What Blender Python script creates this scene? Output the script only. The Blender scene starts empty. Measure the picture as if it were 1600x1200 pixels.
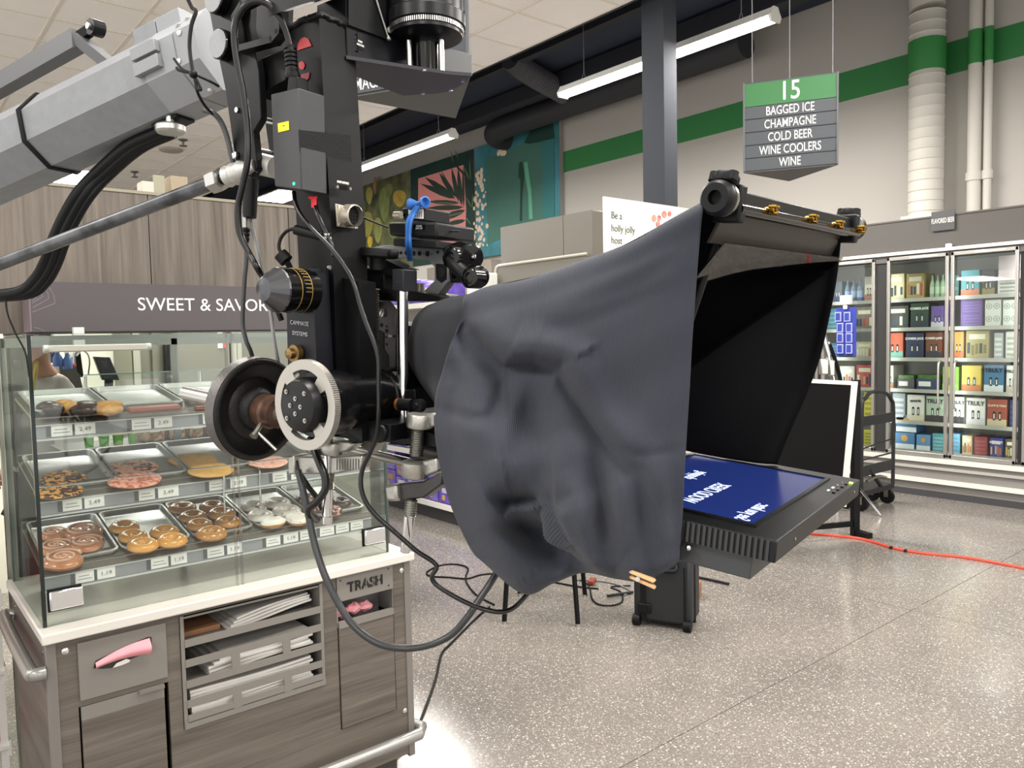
import bpy, bmesh, math, random
import numpy as np
from mathutils import Vector, Matrix
random.seed(7); rng = np.random.default_rng(7)
S = bpy.context.scene
COL = S.collection
# ------------------------------------------------------------------ camera, world, exposure
EYE = np.array([0, 0, 1.6]); FPX = 1219.7
yaw, pit, rol = [math.radians(a) for a in (50.3112, 3.4147, -1.2052)]
cf = np.array([math.cos(yaw)*math.cos(pit), math.sin(yaw)*math.cos(pit), -math.sin(pit)])
cr = np.array([math.sin(yaw), -math.cos(yaw), 0.]); cu = np.cross(cr, cf)
CR = cr*math.cos(rol)+cu*math.sin(rol); CU = -cr*math.sin(rol)+cu*math.cos(rol)
cam = bpy.data.cameras.new('camera'); co = bpy.data.objects.new('camera', cam); COL.objects.link(co)
cam.sensor_fit = 'HORIZONTAL'; cam.sensor_width = 36; cam.lens = FPX/1600*36; cam.clip_start = .05; cam.clip_end = 100
co.matrix_world = Matrix([[CR[i], CU[i], -cf[i], EYE[i]] for i in range(3)]+[[0, 0, 0, 1]])
S.camera = co
S.view_settings.view_transform = 'Standard'; S.view_settings.look = 'None'
S.view_settings.exposure = 0.72; S.view_settings.gamma = 1; S.view_settings.use_curve_mapping = False
w = bpy.data.worlds.new('world'); S.world = w; w.use_nodes = True
w.node_tree.nodes['Background'].inputs[0].default_value = (1, .98, .95, 1)
w.node_tree.nodes['Background'].inputs[1].default_value = .95
def area(name, loc, size, energy, col=(1, .965, .92), rot=(0, 0, 0)):
    l = bpy.data.lights.new(name, 'AREA'); l.shape = 'RECTANGLE'; l.size, l.size_y = size; l.energy = energy; l.color = col
    o = bpy.data.objects.new(name, l); COL.objects.link(o); o.location = loc; o.rotation_euler = rot
    return o
# the shop's recessed ceiling panels (the drop ceiling stands at 4.35 m), one row over each aisle
CEIL = 4.35
for lx, ly in ((-2.6, -2.2), (1.2, -2.2), (4.2, -2.0), (-2.6, 1.2), (1.0, 1.0), (3.8, 1.2), (-2.4, 5.0), (1.4, 4.6), (3.9, 5.6), (2.0, 9.5), (4.4, -5.5), (0, -6)):
    area('ceiling_panel_light', (lx, ly, CEIL-.05), (1.2, .6), 60)
# tubes of the strip fixtures hung above the drinks aisle
for y0, y1, pw in ((3.486, 5.89, 125), (7.83, 10.3, 85), (-1.2, 1.25, 105), (-5.6, -3.2, 100)):
    area('strip_tube_light', (5.65, (y0+y1)/2, 4.03), (.14, y1-y0), pw, (1, .95, .9))
# tubes inside the drink cooler, behind its door frames
for yy in (1.9, 2.42, 2.98, 3.6, 4.15):
    area('cooler_tube_light', (7.84, yy, 1.35), (1.8, .05), 2.6, (.95, 1, .95), (0, math.radians(-90), 0))
# bakery work area behind the pastry case
area('bakery_ceiling_light', (1.3, 5.0, 2.4), (1.6, .6), 30, (1, .97, .88))

# ------------------------------------------------------------------ measuring helpers (a pixel of the 1600x1200 photograph on a known plane -> world point)
def ray(x, y): return CR*(x-800)/FPX - CU*(y-600)/FPX + cf
def onx(x, y, X): d = ray(x, y); return EYE+d*X/d[0]
def ony(x, y, Y): d = ray(x, y); return EYE+d*Y/d[1]
def onz(x, y, Z): d = ray(x, y); return EYE+d*(Z-1.6)/d[2]
def dep(x, y, D): return EYE+ray(x, y)*D
def onpl(x, y, P, n):
    d = ray(x, y); return EYE+d*(np.dot(np.array(P)-EYE, n)/np.dot(d, n))
A = lambda *t: np.array(t, float)
def nrm(v): v = np.array(v, float); return v/np.linalg.norm(v)

# ------------------------------------------------------------------ materials
def lin(h):
    if isinstance(h, str):
        h = h.lstrip('#'); c = [int(h[i:i+2], 16)/255 for i in (0, 2, 4)]
        c = [x/12.92 if x <= .04045 else ((x+.055)/1.055)**2.4 for x in c]
        return (*c, 1)
    return (*h, 1) if len(h) == 3 else h
MC = {}
def mat(name, col='#808080', rough=.5, metal=0, emit=0, spec=.5, bump=0, bscale=200, coat=0, var=0, vscale=8, vcol=None, stretch=(1, 1, 1), co='Object'):
    if name in MC: return MC[name]
    m = bpy.data.materials.new(name); m.use_nodes = True; n = m.node_tree.nodes; L = m.node_tree.links
    p = n['Principled BSDF']; c = lin(col)
    p.inputs['Base Color'].default_value = c; p.inputs['Roughness'].default_value = rough; p.inputs['Metallic'].default_value = metal
    p.inputs['Specular IOR Level'].default_value = spec; p.inputs['Coat Weight'].default_value = coat
    if emit: p.inputs['Emission Color'].default_value = c; p.inputs['Emission Strength'].default_value = emit
    if bump or var:
        tc = n.new('ShaderNodeTexCoord'); mp = n.new('ShaderNodeMapping'); mp.inputs['Scale'].default_value = stretch
        L.new(tc.outputs[co], mp.inputs[0])
    if bump:
        t = n.new('ShaderNodeTexNoise'); t.inputs['Scale'].default_value = bscale; t.inputs['Detail'].default_value = 3
        b = n.new('ShaderNodeBump'); b.inputs['Strength'].default_value = bump; b.inputs['Distance'].default_value = .002
        L.new(mp.outputs[0], t.inputs[0]); L.new(t.outputs[0], b.inputs['Height']); L.new(b.outputs[0], p.inputs['Normal'])
    if var:
        t = n.new('ShaderNodeTexNoise'); t.inputs['Scale'].default_value = vscale; t.inputs['Detail'].default_value = 5
        r = n.new('ShaderNodeValToRGB'); d = lin(vcol) if vcol else tuple(x*(1-var) for x in c[:3])+(1,)
        r.color_ramp.elements[0].position = .32; r.color_ramp.elements[1].position = .68
        r.color_ramp.elements[0].color = d; r.color_ramp.elements[1].color = c
        L.new(mp.outputs[0], t.inputs[0]); L.new(t.outputs[0], r.inputs[0]); L.new(r.outputs[0], p.inputs['Base Color'])
    MC[name] = m; return m
def glass(name, tint=(1, 1, 1), gloss=.08, rough=.02, fres=True):
    if name in MC: return MC[name]
    m = bpy.data.materials.new(name); m.use_nodes = True; n = m.node_tree.nodes; L = m.node_tree.links
    n.remove(n['Principled BSDF']); o = n['Material Output']
    t = n.new('ShaderNodeBsdfTransparent'); t.inputs[0].default_value = (*tint, 1)
    g = n.new('ShaderNodeBsdfGlossy'); g.inputs['Roughness'].default_value = rough
    x = n.new('ShaderNodeMixShader'); x.inputs[0].default_value = gloss
    if fres:
        lw = n.new('ShaderNodeLayerWeight'); lw.inputs[0].default_value = .35
        ma = n.new('ShaderNodeMath'); ma.operation = 'MULTIPLY_ADD'; ma.inputs[1].default_value = .35; ma.inputs[2].default_value = gloss*.4
        L.new(lw.outputs['Fresnel'], ma.inputs[0]); L.new(ma.outputs[0], x.inputs[0])
    L.new(t.outputs[0], x.inputs[1]); L.new(g.outputs[0], x.inputs[2]); L.new(x.outputs[0], o.inputs[0])
    MC[name] = m; return m
def wood(name, c1, c2, axis, rough=.45, scale=1.0):
    """laminate with long grain along axis (0 x, 1 y, 2 z)"""
    if name in MC: return MC[name]
    m = mat(name, c1, rough); n = m.node_tree.nodes; L = m.node_tree.links; p = n['Principled BSDF']
    tc = n.new('ShaderNodeTexCoord'); mp = n.new('ShaderNodeMapping')
    s = [14*scale]*3; s[axis] = .9*scale; mp.inputs['Scale'].default_value = s
    t = n.new('ShaderNodeTexNoise'); t.inputs['Scale'].default_value = 1.6; t.inputs['Detail'].default_value = 8; t.inputs['Roughness'].default_value = .62; t.inputs['Distortion'].default_value = .5
    s2 = [70*scale]*3; s2[axis] = 1.2*scale
    mp2 = n.new('ShaderNodeMapping'); mp2.inputs['Scale'].default_value = s2
    t2 = n.new('ShaderNodeTexNoise'); t2.inputs['Scale'].default_value = 2.2; t2.inputs['Detail'].default_value = 4
    mx = n.new('ShaderNodeMath'); mx.operation = 'MULTIPLY_ADD'; mx.inputs[1].default_value = .45
    r = n.new('ShaderNodeValToRGB'); r.color_ramp.elements[0].position = .5; r.color_ramp.elements[1].position = .95
    r.color_ramp.elements[0].color = lin(c2); r.color_ramp.elements[1].color = lin(c1)
    L.new(tc.outputs['Object'], mp.inputs[0]); L.new(tc.outputs['Object'], mp2.inputs[0]); L.new(mp.outputs[0], t.inputs[0]); L.new(mp2.outputs[0], t2.inputs[0])
    L.new(t2.outputs[0], mx.inputs[0]); L.new(t.outputs[0], mx.inputs[2]); L.new(mx.outputs[0], r.inputs[0]); L.new(r.outputs[0], p.inputs['Base Color'])
    return m

# ------------------------------------------------------------------ mesh builder
class MB:
    def __init__(s): s.v = []; s.f = []; s.m = []; s.cur = 0; s.uv = None
    def add(s, vs, fs):
        k = len(s.v); s.v += [tuple(map(float, p)) for p in vs]; s.f += [tuple(i+k for i in f) for f in fs]; s.m += [s.cur]*len(fs); return s
    def hexa(s, P): return s.add(P, [(0, 3, 2, 1), (4, 5, 6, 7), (0, 1, 5, 4), (1, 2, 6, 5), (2, 3, 7, 6), (3, 0, 4, 7)])
    def box(s, a, b): # opposite corners
        x0, y0, z0 = np.minimum(a, b); x1, y1, z1 = np.maximum(a, b)
        return s.hexa([(x0, y0, z0), (x1, y0, z0), (x1, y1, z0), (x0, y1, z0), (x0, y0, z1), (x1, y0, z1), (x1, y1, z1), (x0, y1, z1)])
    def obox(s, c, X, Y, Z): # centre and full-length edge vectors
        c, X, Y, Z = [np.array(t, float) for t in (c, X, Y, Z)]
        if np.dot(np.cross(X, Y), Z) < 0: X, Y = Y, X
        q = lambda i, j, k: c+X*i/2+Y*j/2+Z*k/2
        return s.hexa([q(-1, -1, -1), q(1, -1, -1), q(1, 1, -1), q(-1, 1, -1), q(-1, -1, 1), q(1, -1, 1), q(1, 1, 1), q(-1, 1, 1)])
    def lathe(s, o, ax, prof, n=24, caps=True, ref=None):
        o = np.array(o, float); ax = nrm(ax); e = np.array(ref if ref is not None else ((0, 0, 1) if abs(ax[2]) < .9 else (1, 0, 0)), float)
        e1 = nrm(e-ax*np.dot(e, ax)); e2 = np.cross(ax, e1); vs = []; fs = []
        for r, h in prof:
            for i in range(n):
                t = 2*math.pi*i/n; vs.append(o+ax*h+(e1*math.cos(t)+e2*math.sin(t))*r)
        for k in range(len(prof)-1):
            for i in range(n): j = (i+1) % n; fs.append((k*n+i, k*n+j, (k+1)*n+j, (k+1)*n+i))
        if caps: fs.append(tuple(range(n))[::-1]); fs.append(tuple(range((len(prof)-1)*n, len(prof)*n)))
        return s.add(vs, fs)
    def cyl(s, a, b, r, r2=None, n=18, caps=True):
        a = np.array(a, float); b = np.array(b, float); L = np.linalg.norm(b-a)
        return s.lathe(a, b-a, [(r, 0), (r if r2 is None else r2, L)], n, caps)
    def tube(s, pts, r, n=8, smooth=True, caps=True, sub=6):
        P = np.array(pts, float)
        if smooth and len(P) > 2: P = catmull(P, sub)
        R = np.full(len(P), r) if np.isscalar(r) else np.interp(np.linspace(0, 1, len(P)), np.linspace(0, 1, len(r)), r)
        T = np.gradient(P, axis=0); T /= np.linalg.norm(T, axis=1)[:, None]+1e-12
        e = A(0, 0, 1) if abs(T[0][2]) < .9 else A(1, 0, 0); e1 = nrm(e-T[0]*np.dot(e, T[0])); vs = []; fs = []
        for k in range(len(P)):
            e1 = nrm(e1-T[k]*np.dot(e1, T[k])); e2 = np.cross(T[k], e1)
            for i in range(n): t = 2*math.pi*i/n; vs.append(P[k]+(e1*math.cos(t)+e2*math.sin(t))*R[k])
        for k in range(len(P)-1):
            for i in range(n): j = (i+1) % n; fs.append((k*n+i, k*n+j, (k+1)*n+j, (k+1)*n+i))
        if caps: fs.append(tuple(range(n))[::-1]); fs.append(tuple(range((len(P)-1)*n, len(P)*n)))
        return s.add(vs, fs)
    def prism(s, poly, ext): # 3-D polygon swept by vector ext
        P = [np.array(p, float) for p in poly]; ext = np.array(ext, float); n = len(P)
        nn = sum((np.cross(P[i], P[(i+1) % n]) for i in range(n)), A(0, 0, 0))
        if np.dot(nn, ext) > 0: P = P[::-1]
        return s.add(P+[p+ext for p in P], [tuple(range(n)), tuple(range(2*n-1, n-1, -1))]+[(i, i+n, (i+1) % n+n, (i+1) % n) for i in range(n)])
    def quad(s, *P): return s.add(P, [tuple(range(len(P)))])
    def sphere(s, c, r, n=14, m=8, sc=(1, 1, 1)):
        c = np.array(c, float); sc = np.array(sc); vs = []; fs = []
        for k in range(m+1):
            a = math.pi*k/m
            for i in range(n): t = 2*math.pi*i/n; vs.append(c+r*sc*A(math.sin(a)*math.cos(t), math.sin(a)*math.sin(t), -math.cos(a)))
        for k in range(m):
            for i in range(n): j = (i+1) % n; fs.append((k*n+i, k*n+j, (k+1)*n+j, (k+1)*n+i))
        return s.add(vs, fs)
    def grid(s, G): # G[i][j] points
        G = np.array(G, float); a, b = G.shape[:2]; vs = G.reshape(-1, 3)
        return s.add(vs, [(i*b+j, i*b+j+1, (i+1)*b+j+1, (i+1)*b+j) for i in range(a-1) for j in range(b-1)])
def catmull(P, sub=6):
    P = np.array(P, float); Q = np.vstack([2*P[0]-P[1], P, 2*P[-1]-P[-2]]); out = []
    for i in range(1, len(Q)-2):
        for t in np.linspace(0, 1, sub, endpoint=False):
            a, b, c, d = Q[i-1:i+3]; out.append(.5*((2*b)+(-a+c)*t+(2*a-5*b+4*c-d)*t*t+(-a+3*b-3*c+d)*t**3))
    return np.array(out+[P[-1]])
ORI = {}
def link(name, me, parent):
    o = bpy.data.objects.new(name, me); COL.objects.link(o)
    if parent is not None: o.parent = parent
    return o
def obj(name, mb, mats, parent=None, bev=0, flat=False, ang=38, label=None, wn=False):
    """links a builder as ONE mesh object; geometry is given in world space and stored about the thing's base point"""
    if not isinstance(mats, (list, tuple)): mats = [mats]
    V = np.array(mb.v)
    if parent is None: o0 = A((V[:, 0].min()+V[:, 0].max())/2, (V[:, 1].min()+V[:, 1].max())/2, V[:, 2].min())
    else: o0 = ORI[parent.name]
    me = bpy.data.meshes.new(name); me.from_pydata([tuple(p) for p in V-o0], [], mb.f)
    for m in mats: me.materials.append(m)
    if len(mats) > 1: me.polygons.foreach_set('material_index', mb.m)
    if not flat:
        me.polygons.foreach_set('use_smooth', [True]*len(me.polygons)); me.set_sharp_from_angle(angle=math.radians(ang))
    me.update(); o = link(name, me, parent); ORI[o.name] = o0
    if parent is None: o.location = o0
    if bev:
        b = o.modifiers.new('edge', 'BEVEL'); b.width = bev; b.segments = 2; b.limit_method = 'ANGLE'; b.angle_limit = math.radians(40)
    if label: o['label'] = label
    return o
def tag(o, label=None, cat=None, group=None, kind=None):
    if label: o['label'] = label
    if cat: o['category'] = cat
    if group: o['group'] = group
    if kind: o['kind'] = kind
    return o
def thing(name, label, cat, loc, group=None):
    o = bpy.data.objects.new(name, None); COL.objects.link(o); o.location = tuple(loc); o.empty_display_size = .05
    ORI[o.name] = np.array(loc, float); return tag(o, label, cat, group)
def struct(name, mb=None, mats=None, parent=None, **k):
    if mb is None:
        o = bpy.data.objects.new(name, None); COL.objects.link(o); ORI[o.name] = A(0, 0, 0)
    else: o = obj(name, mb, mats, parent, **k)
    o['kind'] = 'structure'; return o
def text(body, org, xd, yd, size, m, parent, sx=1.0, align='CENTER', bold=0, ext=.0006, name='lettering', spacing=1.0, mirror=False):
    """flat lettering: org = middle of the baseline (or its left end), xd/yd = reading and up directions, size = capital height"""
    cu_ = bpy.data.curves.new(name, 'FONT'); cu_.body = body; cu_.size = size/.69; cu_.align_x = align; cu_.extrude = ext; cu_.offset = bold*size; cu_.space_character = spacing; cu_.resolution_u = 4
    t = bpy.data.objects.new(name, cu_); COL.objects.link(t)
    bpy.context.view_layer.update()
    me = bpy.data.meshes.new_from_object(t.evaluated_get(bpy.context.evaluated_depsgraph_get()))
    bpy.data.objects.remove(t); bpy.data.curves.remove(cu_)
    xd = nrm(xd); yd = nrm(np.array(yd)-xd*np.dot(xd, yd)); zd = np.cross(xd, yd)
    k = sx; o0 = ORI[parent.name]
    vs = np.empty(len(me.vertices)*3); me.vertices.foreach_get('co', vs); vs = vs.reshape(-1, 3)
    Wd = np.array(org)+np.outer(vs[:, 0]*k, xd)+np.outer(vs[:, 1], yd)+np.outer(vs[:, 2]+ext, zd)-o0
    me.vertices.foreach_set('co', Wd.reshape(-1)); me.materials.clear(); me.materials.append(m); me.name = name; me.update()
    o = link(name, me, parent); ORI[o.name] = o0; return o

cable_black = mat('cable_black', '#0b0b0c', .28)
# common finishes
black_metal = mat('black_anodized', '#0d0e10', .36, .0, spec=.2, bump=.05, bscale=900)
black_gloss = mat('black_gloss', '#0a0a0b', .12, 0, coat=.25, spec=.3)
black_rubber = mat('black_rubber', '#0c0c0e', .5, spec=.25)
black_matte = mat('black_matte', '#0a0a0b', .8)
black_plastic = mat('black_plastic', '#111214', .42, spec=.22, bump=.08, bscale=1200)
alu = mat('bare_aluminium', '#c9c8c4', .33, 1, bump=.12, bscale=300)
chrome = mat('chrome', '#dcdcdc', .12, 1)
steel = mat('stainless_steel', '#a9a8a2', .3, 1, bump=.03, bscale=60, stretch=(1, 30, 30))
white_paint = mat('white_print', '#f2f2ee', .6)
brass = mat('brass', '#b9923f', .25, 1)
# ================================================================== SETTING
def terrazzo():
    m = mat('terrazzo', '#9b958f', .16); n = m.node_tree.nodes; L = m.node_tree.links; p = n['Principled BSDF']
    tc = n.new('ShaderNodeNewGeometry')
    def chips(sc, lo, hi):
        v = n.new('ShaderNodeTexVoronoi'); v.inputs['Scale'].default_value = sc; L.new(tc.outputs['Position'], v.inputs['Vector'])
        s = n.new('ShaderNodeSeparateColor'); L.new(v.outputs['Color'], s.inputs[0])
        a = n.new('ShaderNodeMath'); a.operation = 'GREATER_THAN'; a.inputs[1].default_value = hi; L.new(s.outputs[0], a.inputs[0])
        d = n.new('ShaderNodeMath'); d.operation = 'LESS_THAN'; d.inputs[1].default_value = lo; L.new(v.outputs['Distance'], d.inputs[0])
        x = n.new('ShaderNodeMath'); x.operation = 'MULTIPLY'; L.new(a.outputs[0], x.inputs[0]); L.new(d.outputs[0], x.inputs[1]); return x
    base = n.new('ShaderNodeTexNoise'); base.inputs['Scale'].default_value = 1.3; base.inputs['Detail'].default_value = 6; L.new(tc.outputs['Position'], base.inputs[0])
    r = n.new('ShaderNodeValToRGB'); r.color_ramp.elements[0].color = lin('#6d6863'); r.color_ramp.elements[1].color = lin('#7f7973'); r.color_ramp.elements[0].position = .3; r.color_ramp.elements[1].position = .7
    L.new(base.outputs[0], r.inputs[0]); prev = r.outputs[0]
    for sc, lo, hi, c in ((150, .5, .75, '#635e59'), (110, .42, .78, '#948f88'), (90, .36, .87, '#bcb7ae'), (190, .5, .9, '#aea9a1')):
        x = chips(sc, lo, hi); mx = n.new('ShaderNodeMixRGB'); mx.inputs[2].default_value = lin(c); L.new(x.outputs[0], mx.inputs[0]); L.new(prev, mx.inputs[1]); prev = mx.outputs[0]
    L.new(prev, p.inputs['Base Color'])
    t = n.new('ShaderNodeTexNoise'); t.inputs['Scale'].default_value = 5; t.inputs['Detail'].default_value = 4; L.new(tc.outputs['Position'], t.inputs[0])
    mr = n.new('ShaderNodeMapRange'); mr.inputs[3].default_value = .1; mr.inputs[4].default_value = .24; L.new(t.outputs[0], mr.inputs[0]); L.new(mr.outputs[0], p.inputs['Roughness'])
    return m
floor = struct('floor', MB().box((-4, -7, -.06), (9, 27, -.008)), mat('floor_bed', '#4a4643', .8))
TZ = terrazzo()
xs = [-4, -1.06, 4.52, 9]; ys = [-7, -3.66, 1.92, 7.5, 13.1, 20, 27]
for i in range(3):
    for j in range(6):
        obj('slab', MB().box((xs[i]+.002, ys[j]+.002, -.008), (xs[i+1]-.002, ys[j+1]-.002, 0)), TZ, floor, flat=True)
wallp = mat('wall_paint', '#b3afa8', .75, bump=.04, bscale=120)
wall_r = struct('wall_right', MB().box((8.35, -7, 0), (8.5, 27, 5.2)), wallp)
green = mat('green_paint', '#2f7a3a', .6)
struct('trim_1', MB().box((8.346, -7, 4.085), (8.36, 27, 4.395)), mat('green_stripe', '#2c7a3d', .6))
struct('wall_far', MB().box((-4, 26, 0), (8.4, 26.2, 6)), mat('wall_far_paint', '#b9b2a6', .8))
deck = struct('ceiling_deck', MB().box((5.03, -7, 5.2), (8.4, 27, 5.3)), mat('deck_navy', '#2a3244', .8))
struct('trim_2', MB().box((5.03, -7, 4.34), (5.05, 27, 5.2)), mat('fascia_navy', '#20242e', .8))
# drop ceiling
ceil = struct('ceiling', MB().box((-4, -7, 4.37), (5.03, 27, 4.4)), mat('ceiling_void', '#8f877c', .9))
tile_m = mat('ceiling_tile', '#f6f1ea', .9, bump=.15, bscale=160, var=.04, vscale=3)
P = .6105; X0 = 5.03; Y0 = 5.156
bars = MB()
for i in range(15): bars.box((X0-P*i-.012, -7, 4.345), (X0-P*i+.012, 27, 4.37))
for j in range(-19, 36): bars.box((-4, Y0+P*j-.012, 4.3455), (X0, Y0+P*j+.012, 4.369))
tag(obj('ceiling_grid', bars, mat('ceiling_grid_bar', '#e2dacd', .6), ceil, flat=True), kind='stuff')
t0 = None; rest = MB()
for j in range(-19, 36):
    for i in range(15):
        x1 = X0-P*i-.012; y0_ = Y0+P*j+.012; s = P-.024
        if i < 8 and -3 <= j < 30:
            if t0 is None:
                t0 = obj('ceiling_tile', MB().box((x1-s, y0_, 4.352), (x1, y0_+s, 4.368)), tile_m, ceil, flat=True); t0base = A(x1, y0_, 0)
            else:
                c = t0.copy(); COL.objects.link(c); c.location = (x1-t0base[0], y0_-t0base[1], 0)
        else: rest.box((x1-s, y0_, 4.352), (x1, y0_+s, 4.368))
tag(obj('ceiling_tile', rest, tile_m, ceil, flat=True), kind='stuff')
# column
struct('column', MB().box((5.2, 4.224, 0), (5.367, 4.457, 5.2)), mat('column_paint', '#3f4248', .8, spec=.2))
# roof steel and ducts above the drinks aisle
dark_steel = mat('dark_roof_steel', '#23252d', .7)
struct('beam_1', MB().box((7.42, -6, 4.96), (7.62, 26, 5.16)), dark_steel)
struct('beam_2', MB().box((6.5, -6, 5.05), (6.62, 26, 5.2)), dark_steel)
d = thing('round_duct', 'dark round air duct ending in an elbow above the murals', 'duct', (7.85, 7.5, 4.6))
obj('duct_run', MB().tube([(7.85, 5.2, 4.86), (7.85, 7, 4.86), (7.85, 9.3, 4.86), (7.87, 9.75, 4.84), (8.05, 9.95, 4.82), (8.33, 9.97, 4.82)], .17, 20), mat('duct_dark', '#292a2f', .6), d)
obj('hanger', MB().cyl((7.85, 7.2, 5.02), (7.85, 7.2, 5.2), .008).cyl((7.85, 9.0, 5.02), (7.85, 9.0, 5.2), .008), dark_steel, d)
d = thing('flexible_duct', 'ribbed grey flexible duct crossing under the dark roof behind the hanging light', 'duct', (7.2, 7.95, 5.1))
fd = MB(); ft = catmull([(6.5, 7.72, 5.12), (6.8, 7.80, 5.06), (7.2, 7.9, 5.02), (7.55, 7.97, 4.99), (7.7, 8.0, 4.97)], 16)
fd.tube(ft, [.14+.012*(k % 2) for k in range(len(ft))], 18, smooth=False)
obj('duct_run', fd, mat('duct_foil', '#4a4a50', .6), d)
obj('hanger', MB().cyl((7.1, 7.88, 5.1), (7.1, 7.88, 5.2), .008), dark_steel, d)
# walk-in cooler head wall over the drink doors
fas = struct('wall_cooler', MB().box((7.80, -4, 2.34), (8.345, 7.6, 2.64)), mat('fascia_grey', '#53504c', .6))
struct('trim_3', MB().box((7.79, -4, 2.64), (8.345, 7.6, 2.655)), mat('fascia_cap', '#58554f', .6))
# white spiral duct and thin pipes down the wall
wd = mat('white_duct', '#c8c4bb', .55)
t = thing('spiral_duct', 'fat white spiral duct with a green band standing on the grey cooler wall', 'duct', (8.13, 3.36, 2.65))
pr = []
for k in range(30):
    z = 2.655+k*.1; pr += [(.158, z-2.655), (.158, z-2.655+.085), (.164, z-2.655+.092)]
pr = [q for q in pr if q[1] < 2.05]
obj('pipe', MB().lathe((8.13, 3.36, 2.655), (0, 0, 1), pr, 28).tube([(8.13, 3.36, 4.70), (8.125, 3.375, 4.86), (8.10, 3.40, 4.96), (8.05, 3.46, 5.02)], .158, 24), wd, t)
obj('green_band', MB().lathe((8.13, 3.36, 4.09), (0, 0, 1), [(.168, 0), (.168, .30)], 28), mat('green_band', '#2f7f3c', .5), t, label='green painted band')
obj('foot_flange', MB().lathe((8.13, 3.36, 2.655), (0, 0, 1), [(.19, 0), (.19, .02), (.165, .03)], 28).box((7.9, 3.2, 2.655), (7.97, 3.5, 2.70)), wd, t)
for nm, y, rr, lab, zt in (('wall_pipe', 2.97, .06, 'thinner white wall pipe with a green band, right of the fat spiral duct', 5.2), ('wall_pipe', 2.855, .035, 'thinnest white wall pipe, tight against the right of its neighbour', 5.2)):
    t = thing(nm, lab, 'pipe', (8.25, y, 2.65))
    obj('pipe', MB().cyl((8.25, y, 2.655), (8.25, y, zt), rr, n=20), wd, t)
    obj('coupling', MB().cyl((8.25, y, 3.0), (8.25, y, 3.08), rr+.012, n=20), wd, t)
    obj('green_band', MB().cyl((8.25, y, 4.09), (8.25, y, 4.40), rr+.004, n=20), MC['green_band'], t, label='green painted band')
# hanging strip lights
lens = mat('tube_lens', '#fff6e8', .5, emit=11)
hous = mat('light_housing', '#d9d8d2', .4)
for y0, y1, lab in ((3.486, 5.89, 'long white strip light hung in front of the green stripe, passing behind the grey column'), (7.83, 10.3, 'long white strip light hung in front of the murals')):
    t = thing('strip_light', lab, 'light', (5.65, (y0+y1)/2, 4.04), 'strip lights above the drinks aisle')
    sec = [(-.06, 4.06), (-.075, 4.075), (-.05, 4.10), (-.03, 4.14), (.03, 4.14), (.05, 4.10), (.075, 4.075), (.06, 4.06)]
    obj('housing', MB().prism([(5.65+a, y0, z) for a, z in sec], (0, y1-y0, 0)), hous, t)
    le = MB(); 
    sec = [(-.07, 4.07), (-.06, 4.045), (-.03, 4.035), (.03, 4.035), (.06, 4.045), (.07, 4.07)]
    obj('lens', le.prism([(5.65+a, y0+.02, z) for a, z in sec], (0, y1-y0-.04, 0)), lens, t, label='glowing lens')
    for ye in (y0-.015, y1-.005): obj('end_cap', MB().prism([(5.65+a, ye, z) for a, z in [(-.078, 4.075), (-.06, 4.03), (.06, 4.03), (.078, 4.075), (.05, 4.11), (.03, 4.145), (-.03, 4.145), (-.05, 4.11)]], (0, .02, 0)), hous, t)
    for yh in (y0+.3, y1-.3): obj('hanger_wire', MB().cyl((5.65, yh, 4.2), (5.65, yh, 5.2), .004, n=6).tube([(5.62, yh, 4.14), (5.65, yh, 4.2), (5.68, yh, 4.14)], .004, 6), mat('wire_grey', '#77777a', .5), t)
# flush ceiling panels seen between the crane and the bakery wall
for px0, px1, lab in (((98, 283), (135, 268), 'flush white ceiling light glimpsed under the crane tube, left'), ((418, 312), (462, 300), 'flush white ceiling light glimpsed beside the power supply')):
    a, b = onz(*px0, CEIL), onz(*px1, CEIL); x_ = (a[0]+b[0])/2; y_ = (a[1]+b[1])/2
    t = thing('ceiling_light', lab, 'light', (x_, y_, CEIL-.03), 'flush ceiling lights')
    obj('frame', MB().box((x_-.32, y_-.63, CEIL-.012), (x_+.32, y_+.63, CEIL+.004)), hous, t)
    obj('diffuser', MB().box((x_-.29, y_-.6, CEIL-.02), (x_+.29, y_+.6, CEIL-.008)), lens, t)
for i, p_ in enumerate(((137, 193), (261, 205), (267, 233), (210, 268), (286, 218))):
    c = onz(*p_, CEIL)
    if i == 2: tag(obj('ceiling_speaker', MB().lathe(c-A(0, 0, .03), (0, 0, 1), [(.14, 0), (.16, .012), (.16, .034)], 24), mat('speaker_grille', '#a89f93', .7)), 'round flush ceiling speaker above the bakery wall', 'speaker')
    else: tag(obj('sprinkler', MB().lathe(c-A(0, 0, .09), (0, 0, 1), [(.05, 0), (.05, .01), (.015, .02), (.015, .06), (.06, .08), (.06, .094)], 14), mat('sprinkler_metal', '#85807a', .4, .6)), 'small ceiling sprinkler, %s above the bakery wall' % ['first from the left', 'second from the left', '', 'third from the left', 'last'][i], 'sprinkler', 'ceiling sprinklers')
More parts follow.
